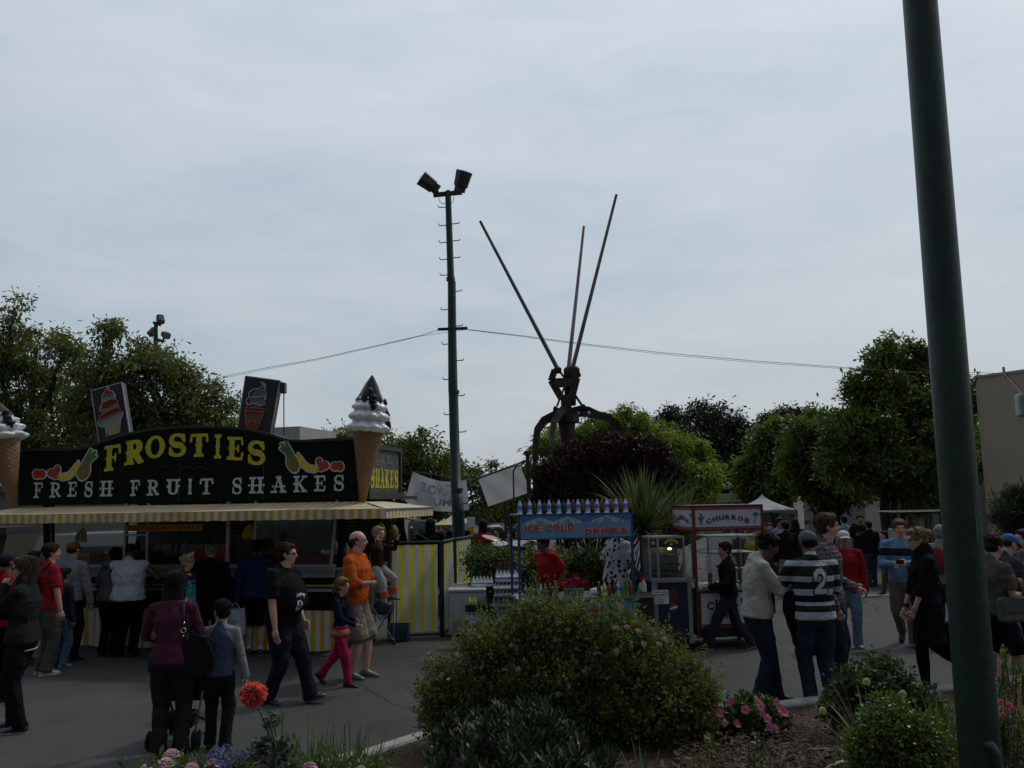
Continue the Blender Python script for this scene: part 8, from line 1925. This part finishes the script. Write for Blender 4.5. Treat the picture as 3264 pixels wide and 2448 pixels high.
for i,(px_,top_,Y_,c,hr,tn,lb)in enumerate(((1585,1682,21.5,(.03,.03,.035),('short',H_DKBR),PINK,'man in sunglasses and black shirt behind the cymbal'),(1622,1692,23,(.25,.22,.2),('short',H_BROWN),PINK,'listener in pale shirt right of the man in sunglasses'),(1648,1688,25,(.02,.02,.03),('short',H_BLACK),TAN,'dark haired listener beside the left post of the drink stand'),(1690,1712,22,(.3,.3,.3),('short',H_BROWN),PINK,'listener in pale shirt seen under the drinks sign, left'),(1775,1730,21,(.35,.1,.12),('long',H_DKBR,.6),LIGHT,'listener in pink shirt seen under the drinks sign, middle'),(1325,1700,19.5,(.03,.03,.03),('short',H_BROWN),TAN,'musician in black behind the microphone stand'),(1408,1690,20.5,(.03,.04,.06),('short',H_DKBR),PINK,'pale faced listener between the two people in black tees'),(1425,1680,22,(.05,.05,.06),('cap',H_DKBR,(.03,.04,.07)),PINK,'listener in dark cap left of the floodlight pole'),(1500,1705,19,(.04,.03,.03),('curly',H_BROWN),PINK,'curly haired listener right of the floodlight pole'))):
 person(lb,px_,None,Y=Y_,H=max(1.2,at(px_,top_,Y_).z),face=rnd.uniform(120,240),tone=tn,hair=hr,top=tee(c),bottom=('trousers',(.03,.03,.04)),vox=.028,group=G_)
if False:
 pass
G_='crowd on the avenue to the right'
for px_,yf_,top_,fc,c,b_,hr,tn,sl,lb in((2776,1870,1660,5,(.012,.012,.013),(.04,.06,.09),('short',H_DKBR),PINK,'long','man in black jacket and jeans walking away, right of the red sweatshirt'),(2697,1850,1643,20,(.20,.32,.45),(.03,.03,.04),('short',H_BLACK),TAN,'long','man in light blue shirt walking away above the white cap'),(2746,1858,1640,170,(.012,.012,.013),(.02,.02,.03),('short',H_DKBR),TAN,'short','big man in black tee with white letters on the chest'),(2510,1905,1660,10,(.012,.012,.013),(.30,.30,.31),('short',H_DKBR),PINK,'long','man in black jacket and pale trousers behind the man with the beige jacket'),(2457,1880,1667,170,(.10,.09,.06),(.05,.05,.05),('short',H_BROWN),PINK,'long','person with sunglasses and olive top near the churro sign'),(2488,1870,1650,200,(.25,.32,.40),(.05,.05,.06),('messy',H_DKBR),TAN,'long','young man with pale scarf and light blue shirt in the crowd'),(2540,1865,1652,0,(.015,.012,.012),(.03,.03,.03),('long',H_BLACK),BROWN,'long','long haired person in black walking away in the crowd'),(2580,1880,1655,190,(.02,.02,.02),(.03,.03,.03),('cap',H_BLACK,(.05,.05,.05)),PINK,'long','man in dark cap and black coat behind the plaid shirt'),(2437,1860,1668,190,(.16,.02,.02),(.05,.05,.06),('short',H_DKBR),TAN,'long','person in maroon top right beside the churro sign edge'),(2655,1840,1660,180,(.015,.016,.018),(.02,.02,.03),('short',H_BLACK),BROWN,'long','dark dressed man in the shade right of the plaid shirt'),(2395,1850,1700,180,(.50,.42,.08),(.05,.05,.06),('cap',H_DKBR,(.5,.45,.1)),PINK,'short','person in yellow top and cap seen through the churro display'),(2360,1850,1690,170,(.10,.05,.05),(.05,.05,.06),('short',H_DKBR),PINK,'long','person in dark red seen above the churro display'),(2545,1835,1665,175,(.03,.03,.04),(.05,.05,.06),('short',H_GREY),PINK,'long','grey haired person in dark clothes under the white tent'),(2420,1835,1670,185,(.30,.28,.25),(.05,.05,.06),('long',H_BLOND,.7),LIGHT,'long','fair haired person in pale top under the white tent'),(2905,1800,1672,185,(.04,.04,.05),(.05,.05,.06),('short',H_DKBR),TAN,'long','dark dressed person near the golf cart'),(2725,1800,1668,0,(.05,.04,.04),(.05,.05,.06),('short',H_BLACK),BROWN,'long','far person in brown before the roller door'),(3035,1850,1690,160,(.22,.21,.2),(.03,.03,.04),('short',H_DKBR),PINK,'long','person in pale grey jacket just left of the leaning pole')):
 st=rnd.uniform(-.07,.07)
 p=person(lb,px_,yf_,top_,face=fc,tone=tn,hair=hr,top=dict(col=c,sleeve=sl,loose=1.5),bottom=('trousers',b_),vox=.026,group=G_,feet=[(-.05,st,0,0),(.05,-st,0,0)])
 if 'white letters' in lb:
  m=MB();text_in(m,'AC DC',(-.15,1.16,.15,1.27),lambda u,v:Vector((-u,.16,v)),.02);m.build('shirt_print',mat('print_grey',(.3,.32,.32),.6,var=0),p['root'])
GZ=.18
def head_mesh(name,n,r,pet,cols,dome=.6):
 """small cluster of florets, shared mesh"""
 m=MB()
 for i in range(n):
  th=i*2.4;rr=r*math.sqrt((i+.5)/n);c=Vector((rr*math.cos(th),rr*math.sin(th),dome*math.sqrt(max(0,r*r-rr*rr))))
  nn=Vector((c.x,c.y,c.z+.4*r)).normalized();u=nn.cross(Vector((.3,.2,1))).normalized();v=nn.cross(u)
  a=rnd.uniform(0,1.5)
  ring=[c+(u*math.cos(a+q*1.2566)+v*math.sin(a+q*1.2566))*pet+nn*.3*pet for q in range(5)]
  m.add([c]+ring,[(0,1,2),(0,2,3),(0,3,4),(0,4,5),(0,5,1)],rnd.randrange(len(cols)),False)
 me_o=m.build(name,cols);me=me_o.data;bpy.data.objects.remove(me_o);return me
def petal(n,c,tr=.3):
 m=bpy.data.materials.new(n);nt,N,L,P=nodes_of(m);P.inputs['Base Color'].default_value=c+(1,);P.inputs['Roughness'].default_value=.6
 t_=N.new('ShaderNodeBsdfTranslucent');t_.inputs['Color'].default_value=c+(1,);ms=N.new('ShaderNodeMixShader');ms.inputs[0].default_value=tr
 L.new(P.outputs[0],ms.inputs[1]);L.new(t_.outputs[0],ms.inputs[2]);L.new(ms.outputs[0],N['Material Output'].inputs['Surface']);return m
PK1,PK2,PK3=petal('petal_pale_pink',(.66,.45,.50)),petal('petal_pink',(.58,.32,.38)),petal('petal_faded',(.40,.24,.16))
LAN=head_mesh('flower_head',16,.026,.011,[PK1,PK1,PK2,PK3])
LAN2=head_mesh('flower_head',12,.020,.010,[PK2,PK3,PK3])
def heads(root,meshes,pts,s0=.8,s1=1.25,name='flower_head',tilt=.5):
 for p,d in pts:
  o=bpy.data.objects.new(name,meshes[rnd.randrange(len(meshes))]);COL.objects.link(o);o.parent=root
  q=(Vector(d)+Vector((rnd.uniform(-tilt,tilt),rnd.uniform(-tilt,tilt),rnd.uniform(0,tilt)))).normalized()
  o.matrix_basis=Matrix.Translation(Vector(p)-root.matrix_basis.translation)@q.to_track_quat('Z','Y').to_matrix().to_4x4()@Matrix.Scale(rnd.uniform(s0,s1),4)
def frontpts(bl,n,jitter=1.06,zmin=.25):
 """points on the outside of the blob group"""
 out=[];tries=0
 while len(out)<n and tries<n*200:
  tries+=1;b=rnd.choice(bl);d=Vector(rdir(1)[0]);
  if d.y>.35 or d.z<-.35:continue
  p=Vector((b[0]+d.x*b[3]*jitter,b[1]+d.y*b[4]*jitter,b[2]+d.z*b[5]*jitter))
  if p.z<zmin:continue
  if any(sum(((p[k]-c[k])/c[3+k])**2 for k in range(3))<.98 for c in bl if c is not b):continue
  out.append((p,d+Vector((0,-.3,.6))))
 return out
def mkblobs(lst,Y,depth=1.0):
 bl=[]
 for b in lst:
  dy=b[3]if len(b)>3 else 0;p=at(b[0],b[1],Y+dy);r=b[2]/FPX*(Y+dy);bl.append((p.x,p.y,max(p.z,.2),r,r*depth,r*(b[4]if len(b)>4 else.9),1.0))
 return bl
def shrub(label,base,bl,clumps,leaves,rc,ln,wd,material,stems=16,name='flower_shrub',cat='shrub',up=.3,droop=.1,shell=.62,sprig=0):
 t=thing(name,label,cat,base);foliage(t,base,bl,clumps,leaves,rc,ln,wd,material,droop,'foliage',shell,up,.9)
 m=MB();b0=Vector(base)
 for i in range(stems):
  b=bl[i%len(bl)];branch(m,(rnd.uniform(-.15,.15),rnd.uniform(-.1,.1),0),Vector(b[:3])-b0+Vector((rnd.uniform(-1,1)*b[3],rnd.uniform(-1,.5)*b[4],rnd.uniform(-.3,.9)*b[5]))*.85,.014,.004,.15,5,5)
 if sprig:
  for p,d in frontpts(bl,sprig,1.0):
   d=Vector((d.x*.6,d.y*.4,abs(d.z)+.5)).normalized();m.tube([p-b0-d*.12,p-b0+d*.02,p-b0+d*.12],[.004,.003,.002],4)
 m.build('stems',mat('green_stem',(.06,.07,.03),.7),t);return t
LM_LAN=lm('leaf_lantana',(.030,.050,.012),(.19,.22,.055),trans=.32,spec=.3)
bl=mkblobs([(1494,2194,102),(1417,2234,57),(1436,2334,69),(1532,2334,102),(1571,2064,83),(1647,2154,130),(1705,1994,74),(1791,2024,93),(1801,2164,139),(1686,2294,120),(1897,1994,69),(1955,2064,102),(1849,2294,130),(2051,2114,102),(2099,2214,111),(2175,2194,74),(2012,2284,120),(2185,2304,69),(2137,2344,83),(2223,2244,39),(1398,2304,37),(1609,2394,83),(1763,2404,83),(2079,2374,74)],7.75,1.0)
base=(at(1830,2400,7.75).x,7.75,.12)
t=shrub('large rounded shrub with pale pink flower heads in front of the drink stand',base,bl,700,82000,.14,.040,.020,LM_LAN,60,sprig=130,shell=.60)
pts=frontpts(bl,560,1.02);C=[];D=[]
for p,d in pts:
 d=Vector((d.x*.8,d.y*.5,abs(d.z)*.9+.35)).normalized();L_=rnd.uniform(.05,.17)if rnd.random()<.75 else rnd.uniform(.17,.30)
 for k in range(16):C.append(p+d*L_*rnd.random()+Vector((rnd.gauss(0,.014),rnd.gauss(0,.014),rnd.gauss(0,.014))));D.append(d*.5+Vector((rnd.gauss(0,.7),rnd.gauss(0,.7),rnd.gauss(0,.5))))
q=len(C);leaf_mesh('sprigs',np.array(C),np.array(D),rdir(q)+np.array([0,0,.6]),.036*(.6+.8*nr.random(q)),.017*(.6+.8*nr.random(q)),.35+.65*nr.random(q),LM_LAN,t,base)
heads(t,[LAN,LAN,LAN2],frontpts(bl,99,1.10,.62),.6,1.1)
def rosette(t,base,pts,nl,ln,wd,material,name='foliage',upk=.5,stem=True,fold=.15):
 C=[];D=[];m=MB();b0=Vector(base)
 for p,d,L_ in pts:
  d=d.normalized();n_=int(nl*rnd.uniform(.7,1.2))
  for k in range(n_):
   f=k/n_;a=k*2.4;u=d.cross(Vector((.2,.9,.1))).normalized();v=d.cross(u);rad=(u*math.cos(a)+v*math.sin(a));q=p+d*L_*(f-.5)
   dd=(rad*(1.1-.8*f)+d*(upk+.9*f)).normalized();l=ln*rnd.uniform(.7,1.15)*(1-.35*f);C.append(q+dd*l*.5);D.append(dd)
  if stem:m.tube([p-d*L_*1.6-b0,p-b0,p+d*L_*.5-b0],[.006,.005,.003],5)
 C=np.array(C);D=np.array(D);q=len(C);N_=-D*.0+np.array([0,0,1.0])+rdir(q)*.45
 leaf_mesh(name,C,D,N_,ln*(.7+.4*nr.random(q)),wd*(.7+.5*nr.random(q)),nr.random(q),material,t,base,fold)
 if stem:m.build('stems',mat('green_stem',(.06,.07,.03),.7),t)
LM_OLE=lm('leaf_oleander',(.014,.028,.012),(.060,.090,.038),rough=.42,trans=.1,spec=.35)
base=(at(1640,2448,6.2).x,6.1,.15);t=thing('long_leaved_shrub','dark glossy long leaved shrub at the foot of the large pink flowering shrub','shrub',base);pts=[]
for i in range(190):
 px_=rnd.uniform(1375,1950);lim=np.interp(px_,[1375,1450,1560,1640,1750,1850,1950],[2380,2310,2265,2262,2275,2340,2430]);py_=rnd.uniform(lim,2560);Y_=6.75-(py_-lim)/300*1.0+rnd.uniform(-.15,.15)
 p=at(px_,py_,Y_);
 if p.z<.2:continue
 pts.append((p,Vector((rnd.gauss(0,.28),rnd.gauss(-.1,.25),1)),rnd.uniform(.12,.2)))
rosette(t,base,pts,20,.115,.026,LM_OLE)
PT1,PT2,PT3=petal('petunia_rose',(.60,.16,.26),.35),petal('petunia_light',(.66,.32,.42),.35),petal('petunia_throat',(.35,.03,.10),.2)
def trumpet(name,r,cols,thr):
 m=MB();n=20;c=Vector((0,0,-.012));ring1=[Vector((.25*r*math.cos(i*6.283/n),.25*r*math.sin(i*6.283/n),-.004))for i in range(n)];ring2=[Vector((r*(1+.10*math.cos(5*i*6.283/n))*math.cos(i*6.283/n),r*(1+.10*math.cos(5*i*6.283/n))*math.sin(i*6.283/n),.006+.006*math.cos(10*i*6.283/n)))for i in range(n)]
 vs=[c]+ring1+ring2;m.add(vs,[(0,1+i,1+(i+1)%n)for i in range(n)],1,True);m.add(vs,[(1+i,1+n+i,1+n+(i+1)%n,1+(i+1)%n)for i in range(n)],0,True)
 o=m.build(name,[cols,thr]);me=o.data;bpy.data.objects.remove(o);return me
TR1,TR2=trumpet('flower',.034,PT1,PT3),trumpet('flower',.032,PT2,PT3)
LM_PET=lm('leaf_petunia',(.03,.055,.015),(.10,.15,.04),trans=.2)
bl=mkblobs([(2330,2290,50),(2390,2270,50),(2450,2290,55),(2300,2330,45),(2400,2330,55),(2480,2310,35),(2280,2290,35)],7.9,.9);base=(at(2390,2340,7.9).x,7.9,.12)
t=shrub('clump of rose pink petunias beside the large flowering shrub',base,bl,90,8500,.07,.045,.025,LM_PET,14)
fp=[]
for px_,py_ in((2327,2240),(2412,2232),(2425,2252),(2475,2237),(2480,2250),(2490,2262),(2430,2275),(2445,2290),(2347,2303),(2352,2310),(2453,2318),(2292,2272),(2265,2285),(2470,2322),(2490,2275),(2500,2270),(2375,2262),(2310,2305),(2255,2300),(2418,2240)):
 p=at(px_,py_,7.62+rnd.uniform(-.08,.08));fp.append((p,Vector((rnd.uniform(-.4,.4),-1,.35))))
heads(t,[TR1,TR1,TR2],fp,.75,1.2,'flower',.35)
LM_ROSE=lm('leaf_rose',(.025,.045,.014),(.10,.15,.045),trans=.2)
bl=mkblobs([(2740,2190,70),(2810,2170,65),(2860,2200,55),(2690,2240,55),(2780,2260,80),(2860,2260,60),(2720,2300,60),(2930,2230,40),(2970,2260,40)],7.6,.9);base=(at(2780,2330,7.6).x,7.6,.12)
t=shrub('loose rose bush with a few pale yellow blossoms behind the rounded green shrub',base,bl,170,12500,.09,.048,.030,LM_ROSE,26,sprig=40,name='rose_bush')
YR=petal('rose_yellow',(.62,.55,.22),.35);RO=head_mesh('flower',14,.028,.020,[YR,YR,petal('rose_cream',(.6,.58,.38),.35)],.4)
heads(t,[RO],[(at(x,y,7.15),Vector((0,-1,.5)))for x,y in((2762,2172),(2622,2264),(2878,2212))],.6,.8,'flower',.3)
LM_BOX=lm('leaf_bright',(.035,.065,.012),(.14,.20,.035),trans=.25,rough=.35)
bl=mkblobs([(2860,2330,95),(2800,2370,75),(2920,2360,80),(2860,2420,110),(2780,2440,70),(2940,2430,70),(2860,2280,50),(2980,2400,40)],6.3,.95);base=(at(2860,2448,6.3).x,6.3,.15)
t=shrub('rounded bright green shrub left of the leaning pole',base,bl,200,21000,.08,.030,.020,LM_BOX,22,name='round_shrub',shell=.7)
p=at(3000,2290,6.9);blades('iris_plant','upright strap leaved iris clump just left of the leaning pole','plant',(p.x,6.9,.15),70,.35,.62,.013,lm('leaf_iris',(.03,.06,.015),(.12,.18,.05)),droopk=.5,up0=.9)
p=at(2745,2330,7.0);blades('ornamental_grass','dark wispy ornamental grass arching over the bark','grass plant',(p.x,6.9,.18),90,.35,.70,.0045,lm('leaf_bronze',(.05,.035,.025),(.20,.16,.10)),droopk=1.5,lean=(-.35,-.2,0),up0=.5)
p=at(2745,2330,6.9);blades('dead_leaf_fan','dry grey strap leaves fallen on the bark under the rounded shrub','dry leaves',(at(2790,2400,6.6).x,6.7,.26),9,.35,.55,.012,lm('leaf_dry',(.16,.13,.10),(.30,.26,.21),trans=.05),droopk=1.3,lean=(-1.2,-.3,-.1),up0=.1)
def small(label,px,py,top,Y,n,spread,material,ln=.06,wd=.02,name='seedling'):
 p=at(px,py,Y);h=at(px,top,Y).z-.2;base=(p.x,Y,.2);t=thing(name,label,'plant',base);pts=[]
 for i in range(n):
  f=rnd.uniform(.15,1);pts.append((Vector((p.x+rnd.gauss(0,spread*(1.1-f*.6)),Y+rnd.gauss(0,spread*.7),.2+h*f)),Vector((rnd.gauss(0,.4),rnd.gauss(0,.4),1)),.06))
 rosette(t,base,pts,9,ln,wd,material);return t
small('yellow green young plant on the bark right of the large shrub',2260,2420,2355,6.55,14,.075,lm('leaf_yellowgreen',(.07,.09,.02),(.22,.24,.06)),.06,.02)
small('small dark leafy seedling in the middle of the bark',2425,2430,2360,6.45,13,.07,LM_ROSE,.055,.022)
small('tiny low green seedling near the edge of the frame right of the bark middle',2690,2440,2420,6.3,5,.05,LM_PET,.035,.014)
small('small dark weed beside the left end of the visible kerb',1255,2410,2395,6.9,6,.05,LM_PURP,.04,.016)
p=at(2060,2460,6.1);blades('agave_plant','blue grey agave leaves at the bottom edge under the large shrub','plant',(p.x,6.1,.15),16,.35,.48,.020,lm('leaf_agave',(.04,.065,.06),(.11,.15,.14)),droopk=.4,up0=.5)
base=(at(3225,2448,6.6).x,6.6,.15);t=thing('wildflower_clump','tall yellow tipped wildflower clump right of the leaning pole','plant',base);pts=[]
for i in range(95):
 px_=rnd.uniform(3185,3330);py_=rnd.uniform(2130 if px_>3215 else 2080,2450);pts.append((at(px_,py_,6.6+rnd.uniform(-.3,.4)),Vector((rnd.gauss(0,.15),rnd.gauss(0,.15),1)),.12))
rosette(t,base,pts,20,.05,.012,lm('leaf_wild',(.04,.06,.015),(.13,.17,.05)))
YF=petal('spike_yellow',(.62,.42,.04),.3);SPK=head_mesh('flower_spike',14,.012,.008,[YF],2.2);PF=petal('spike_pink',(.62,.10,.18),.3);SPP=head_mesh('flower_spike',16,.020,.012,[PF],1.5)
heads(t,[SPK],[(at(x,y,6.35),Vector((0,0,1)))for x,y in((3196,2060),(3194,2080),(3205,2150),(3262,2190),(3245,2210),(3250,2260),(3258,2160),(3215,2200),(3240,2320),(3200,2110))],.5,.85,'flower_spike',.1)
t=thing('pink_flower_clump','magenta flower spikes right beside the leaning pole','plant',(at(3205,2300,6.2).x,6.2,.15));
rosette(t,tuple(t.location),[(at(3195+rnd.uniform(-10,50),2330+rnd.uniform(-40,60),6.2),Vector((0,0,1)),.1)for i in range(14)],14,.05,.014,LM_PET)
heads(t,[SPP],[(at(x,y,6.1),Vector((0,-.2,1)))for x,y in((3190,2240),(3194,2262),(3218,2250),(3222,2268),(3198,2282),(3190,2290),(3230,2262))],.55,.8,'flower_spike',.15)
Yf=4.7;hp_=at(808,2212,Yf);base=Vector((at(858,2448,Yf).x+.02,Yf,.15))
t=thing('poppy_plant','tall coral red fringed poppy standing before the woman in plum and the boy','flower',base)
POP=[petal('poppy_coral',(.86,.11,.10),.4),petal('poppy_light',(.90,.27,.23),.4)]
m=MB();R_=.067
for i in range(620):
 d=Vector(rdir(1)[0]);d.z=d.z*.8+.02;d.normalize()
 if d.z>.80 and d.y>-.2:d.z=.5
 d.normalize();r1=R_*rnd.uniform(.85,1.08)*(1 if d.z>-.3 else.92);u=d.cross(Vector((rnd.random(),rnd.random(),rnd.random()))).normalized();w_=rnd.uniform(.005,.010)
 b=d*R_*.35;e=d*r1+Vector((0,0,-.006));mid=d*r1*.8;m.add([b-u*.002,mid-u*w_,e-u*w_*.7,e+d*.006-u*w_*.25,e,e+d*.007+u*w_*.5,e+u*w_*.8,mid+u*w_,b+u*.002],[tuple(range(9))],rnd.randrange(2))
hd_=m.build('petals',POP,t);hd_.location=hp_-base;hd_.rotation_euler=(R(-18),R(-10),0)
m=MB();
m.ell((0,-.010,R_*.78),(.014,.014,.010));o=m.build('seed_pod',mat('pod_green',(.10,.15,.06),.6),t);o.location=hp_-base;o.rotation_euler=(R(38),R(-4),0)
m=MB();st=[at(826,2255,Yf),at(842,2300,Yf),at(868,2370,Yf),at(880,2450,Yf),Vector((base.x+.02,Yf,.16))];m.tube([p-base for p in st],[.006,.006,.007,.008,.009],8)
st2=[at(846,2275,Yf+.02),at(858,2310,Yf+.02),at(872,2350,Yf),at(880,2400,Yf),Vector((base.x+.03,Yf+.02,.16))];m.tube([p-base for p in st2],.0055,7);st3=[at(862,2290,Yf+.03),at(880,2340,Yf+.03),at(885,2400,Yf)];m.tube([p-base for p in st3],.005,6)
st4=[at(902,2275,Yf+.1),at(899,2330,Yf+.1),at(896,2450,Yf)];m.tube([p-base for p in st4],.0045,6)
m.build('stem',mat('poppy_stem',(.085,.12,.065),.6),t)
m=MB();m.ell(at(827,2258,Yf)-base,(.008,.008,.010));m.ell(at(902,2275,Yf+.1)-base,(.006,.006,.022));m.build('bud',mat('pod_green',(.10,.15,.06),.6),t)
LM_POP=lm('leaf_poppy',(.035,.065,.045),(.10,.155,.105),trans=.15)
pts=[]
for px_,py_,k in((870,2320,5),(878,2290,3),(830,2380,9),(850,2400,8),(900,2370,9),(915,2390,7),(885,2420,10),(820,2400,6),(870,2440,8),(940,2440,5),(845,2360,4),(862,2285,3)):
 for j in range(k):pts.append((at(px_+rnd.gauss(0,12),py_+rnd.gauss(0,12),Yf+rnd.uniform(-.06,.08)),Vector((rnd.gauss(0,.7),rnd.gauss(0,.5),.8)),.03))
rosette(t,tuple(base),pts,8,.042,.022,LM_POP,fold=.25,stem=False,name='leaves')
p=at(1040,2500,5.0)
blades('daylily_plant','clump of narrow green daylily leaves left of the kerb, behind the poppy','plant',(p.x-.12,5.1,.18),150,.62,.86,.0085,lm('leaf_daylily',(.035,.065,.015),(.14,.20,.05)),droopk=.8,up0=1.0)
blades('daylily_plant','second narrow leaved clump nearer the kerb end, with tall thin spikes','plant',(p.x+.13,5.15,.18),130,.58,.84,.0085,lm('leaf_daylily2',(.035,.065,.015),(.12,.19,.05)),droopk=.8,up0=1.0)
t=thing('flower_stalks','thin upright budding stalks rising from the daylily clump','plant',(p.x,5.1,.18));m=MB()
for px_,py_ in((1098,2305),(1114,2298),(1140,2335),(1063,2335),(930,2355)):q=at(px_,py_,5.1)-Vector((p.x,5.1,.18));m.tube([(q.x+.03,0,0),(q.x+.01,0,q.z*.6),q],[.004,.0045,.0025],5)
m.build('stalks',mat('stalk_green',(.06,.09,.04),.6),t)
AG=[petal('agapanthus_blue',(.13,.15,.48),.3),petal('agapanthus_pale',(.24,.26,.60),.3)];AGM=None
m=MB()
for i in range(24):
 d=Vector(rdir(1)[0]);d.z=abs(d.z)*.9-.15;d.normalize();m.tube([(0,0,0),d*.035],.0012,4,0)
 u=d.cross(Vector((.1,.3,1))).normalized();v=d.cross(u)
 for q in range(5):a_=q*1.2566;e=d*.06+(u*math.cos(a_)+v*math.sin(a_))*.014;s_=(u*math.cos(a_+1.57)+v*math.sin(a_+1.57))*.003;m.add([d*.034-s_*.5,d*.052-s_,e,d*.052+s_,d*.034+s_*.5],[(0,1,2,3,4)],rnd.randrange(2))
o=m.build('flower_head',AG);AGM=o.data;bpy.data.objects.remove(o)
for i,(px_,py_,Y_,lb)in enumerate(((688,2412,4.9,'blue agapanthus bloom, upper left of the blue group at the bottom edge'),(712,2402,5.0,'blue agapanthus bloom in the middle of the blue group'),(765,2415,4.8,'blue agapanthus bloom at the right of the blue group'),(708,2445,4.6,'lowest blue agapanthus bloom cut by the bottom edge'))):
 c=at(px_,py_,Y_);t=thing('agapanthus',lb,'flower',(c.x,Y_,.15),0,'agapanthus blooms at the bottom edge');m=MB();m.tube([(0,0,0),(0,0,c.z-.15)],.005,6);m.build('stem',mat('stalk_green',(.06,.09,.04),.6),t)
 o=bpy.data.objects.new('flower_head',AGM);COL.objects.link(o);o.parent=t;o.location=(0,0,c.z-.15);o.rotation_euler=(0,0,i*1.1);o.scale=[(.85,.9,.85,.8)[i]]*3
STK=head_mesh('flower_head',26,.036,.015,[PK1,PK1,petal('petal_mauve',(.50,.30,.42)),PK2],1.25);ORG=head_mesh('flower_head',18,.028,.015,[petal('petal_orange',(.45,.14,.04)),petal('petal_rust',(.35,.11,.05))],.9)
for i,(px_,py_,Y_,me_,sc,lb)in enumerate(((548,2408,5.0,STK,1.1,'pale pink stock bloom, tallest in the bottom row left of the blue flowers'),(525,2440,4.9,STK,1.2,'pink stock bloom just below and left of the tallest pink one'),(600,2424,5.0,ORG,1.0,'rusty orange bloom between the pink and blue flowers'),(676,2440,4.8,STK,1.05,'pink stock bloom just left of the blue flowers'),(848,2438,4.7,STK,1.0,'mauve pink stock bloom under the poppy leaves'),(990,2446,4.7,STK,.95,'pink stock bloom at the foot of the daylily leaves'),(612,2446,4.8,STK,.9,'pink stock bloom under the orange one'),(465,2448,4.9,STK,.8,'leftmost pink stock bloom at the bottom edge'),(1148,2450,4.8,STK,.7,'rightmost small pink stock bloom at the bottom edge'))):
 c=at(px_,py_,Y_);t=thing('stock_flower',lb,'flower',(c.x,Y_,.15),0,'blooms along the bottom edge');m=MB();m.tube([(0,0,0),(0,0,c.z-.15)],.004,6);m.build('stem',mat('stalk_green',(.06,.09,.04),.6),t)
 o=bpy.data.objects.new('flower_head',me_);COL.objects.link(o);o.parent=t;o.location=(0,0,c.z-.17);o.rotation_euler=(R(25),0,i);o.scale=[sc]*3
 rosette(t,tuple(t.location),[(Vector((c.x+rnd.gauss(0,.05),Y_+rnd.gauss(0,.04),c.z-.10-rnd.random()*.15)),Vector((rnd.gauss(0,.4),rnd.gauss(0,.4),1)),.06)for _ in range(8)],10,.05,.013,LM_SHR,stem=False,name='leaves')
t=thing('lavender_plant','dusky purple lavender spikes between the blue flowers and the poppy','plant',(at(800,2448,5.0).x,5.0,.15));m=MB()
for i in range(30):q=at(800+rnd.gauss(0,18),2405+rnd.uniform(-8,30),5.0)-Vector(t.location);m.tube([(q.x*.5,0,0),q*.8,q],[.0025,.003,.006],5)
m.build('spikes',mat('lavender_purple',(.10,.08,.14),.8),t)
LM_GC=lm('leaf_groundcover',(.03,.06,.015),(.12,.17,.05))
bl=mkblobs([(500,2500,55),(600,2495,60),(700,2500,60),(800,2500,60),(900,2490,60),(1000,2490,60),(1100,2495,60),(420,2520,40),(1200,2500,40)],4.9,1.2)
shrub('low mixed green leaves along the bottom edge under the small blooms',(at(760,2500,4.9).x,4.9,.15),bl,150,9000,.09,.05,.016,LM_GC,12,name='low_foliage',cat='plant')
bake_all()
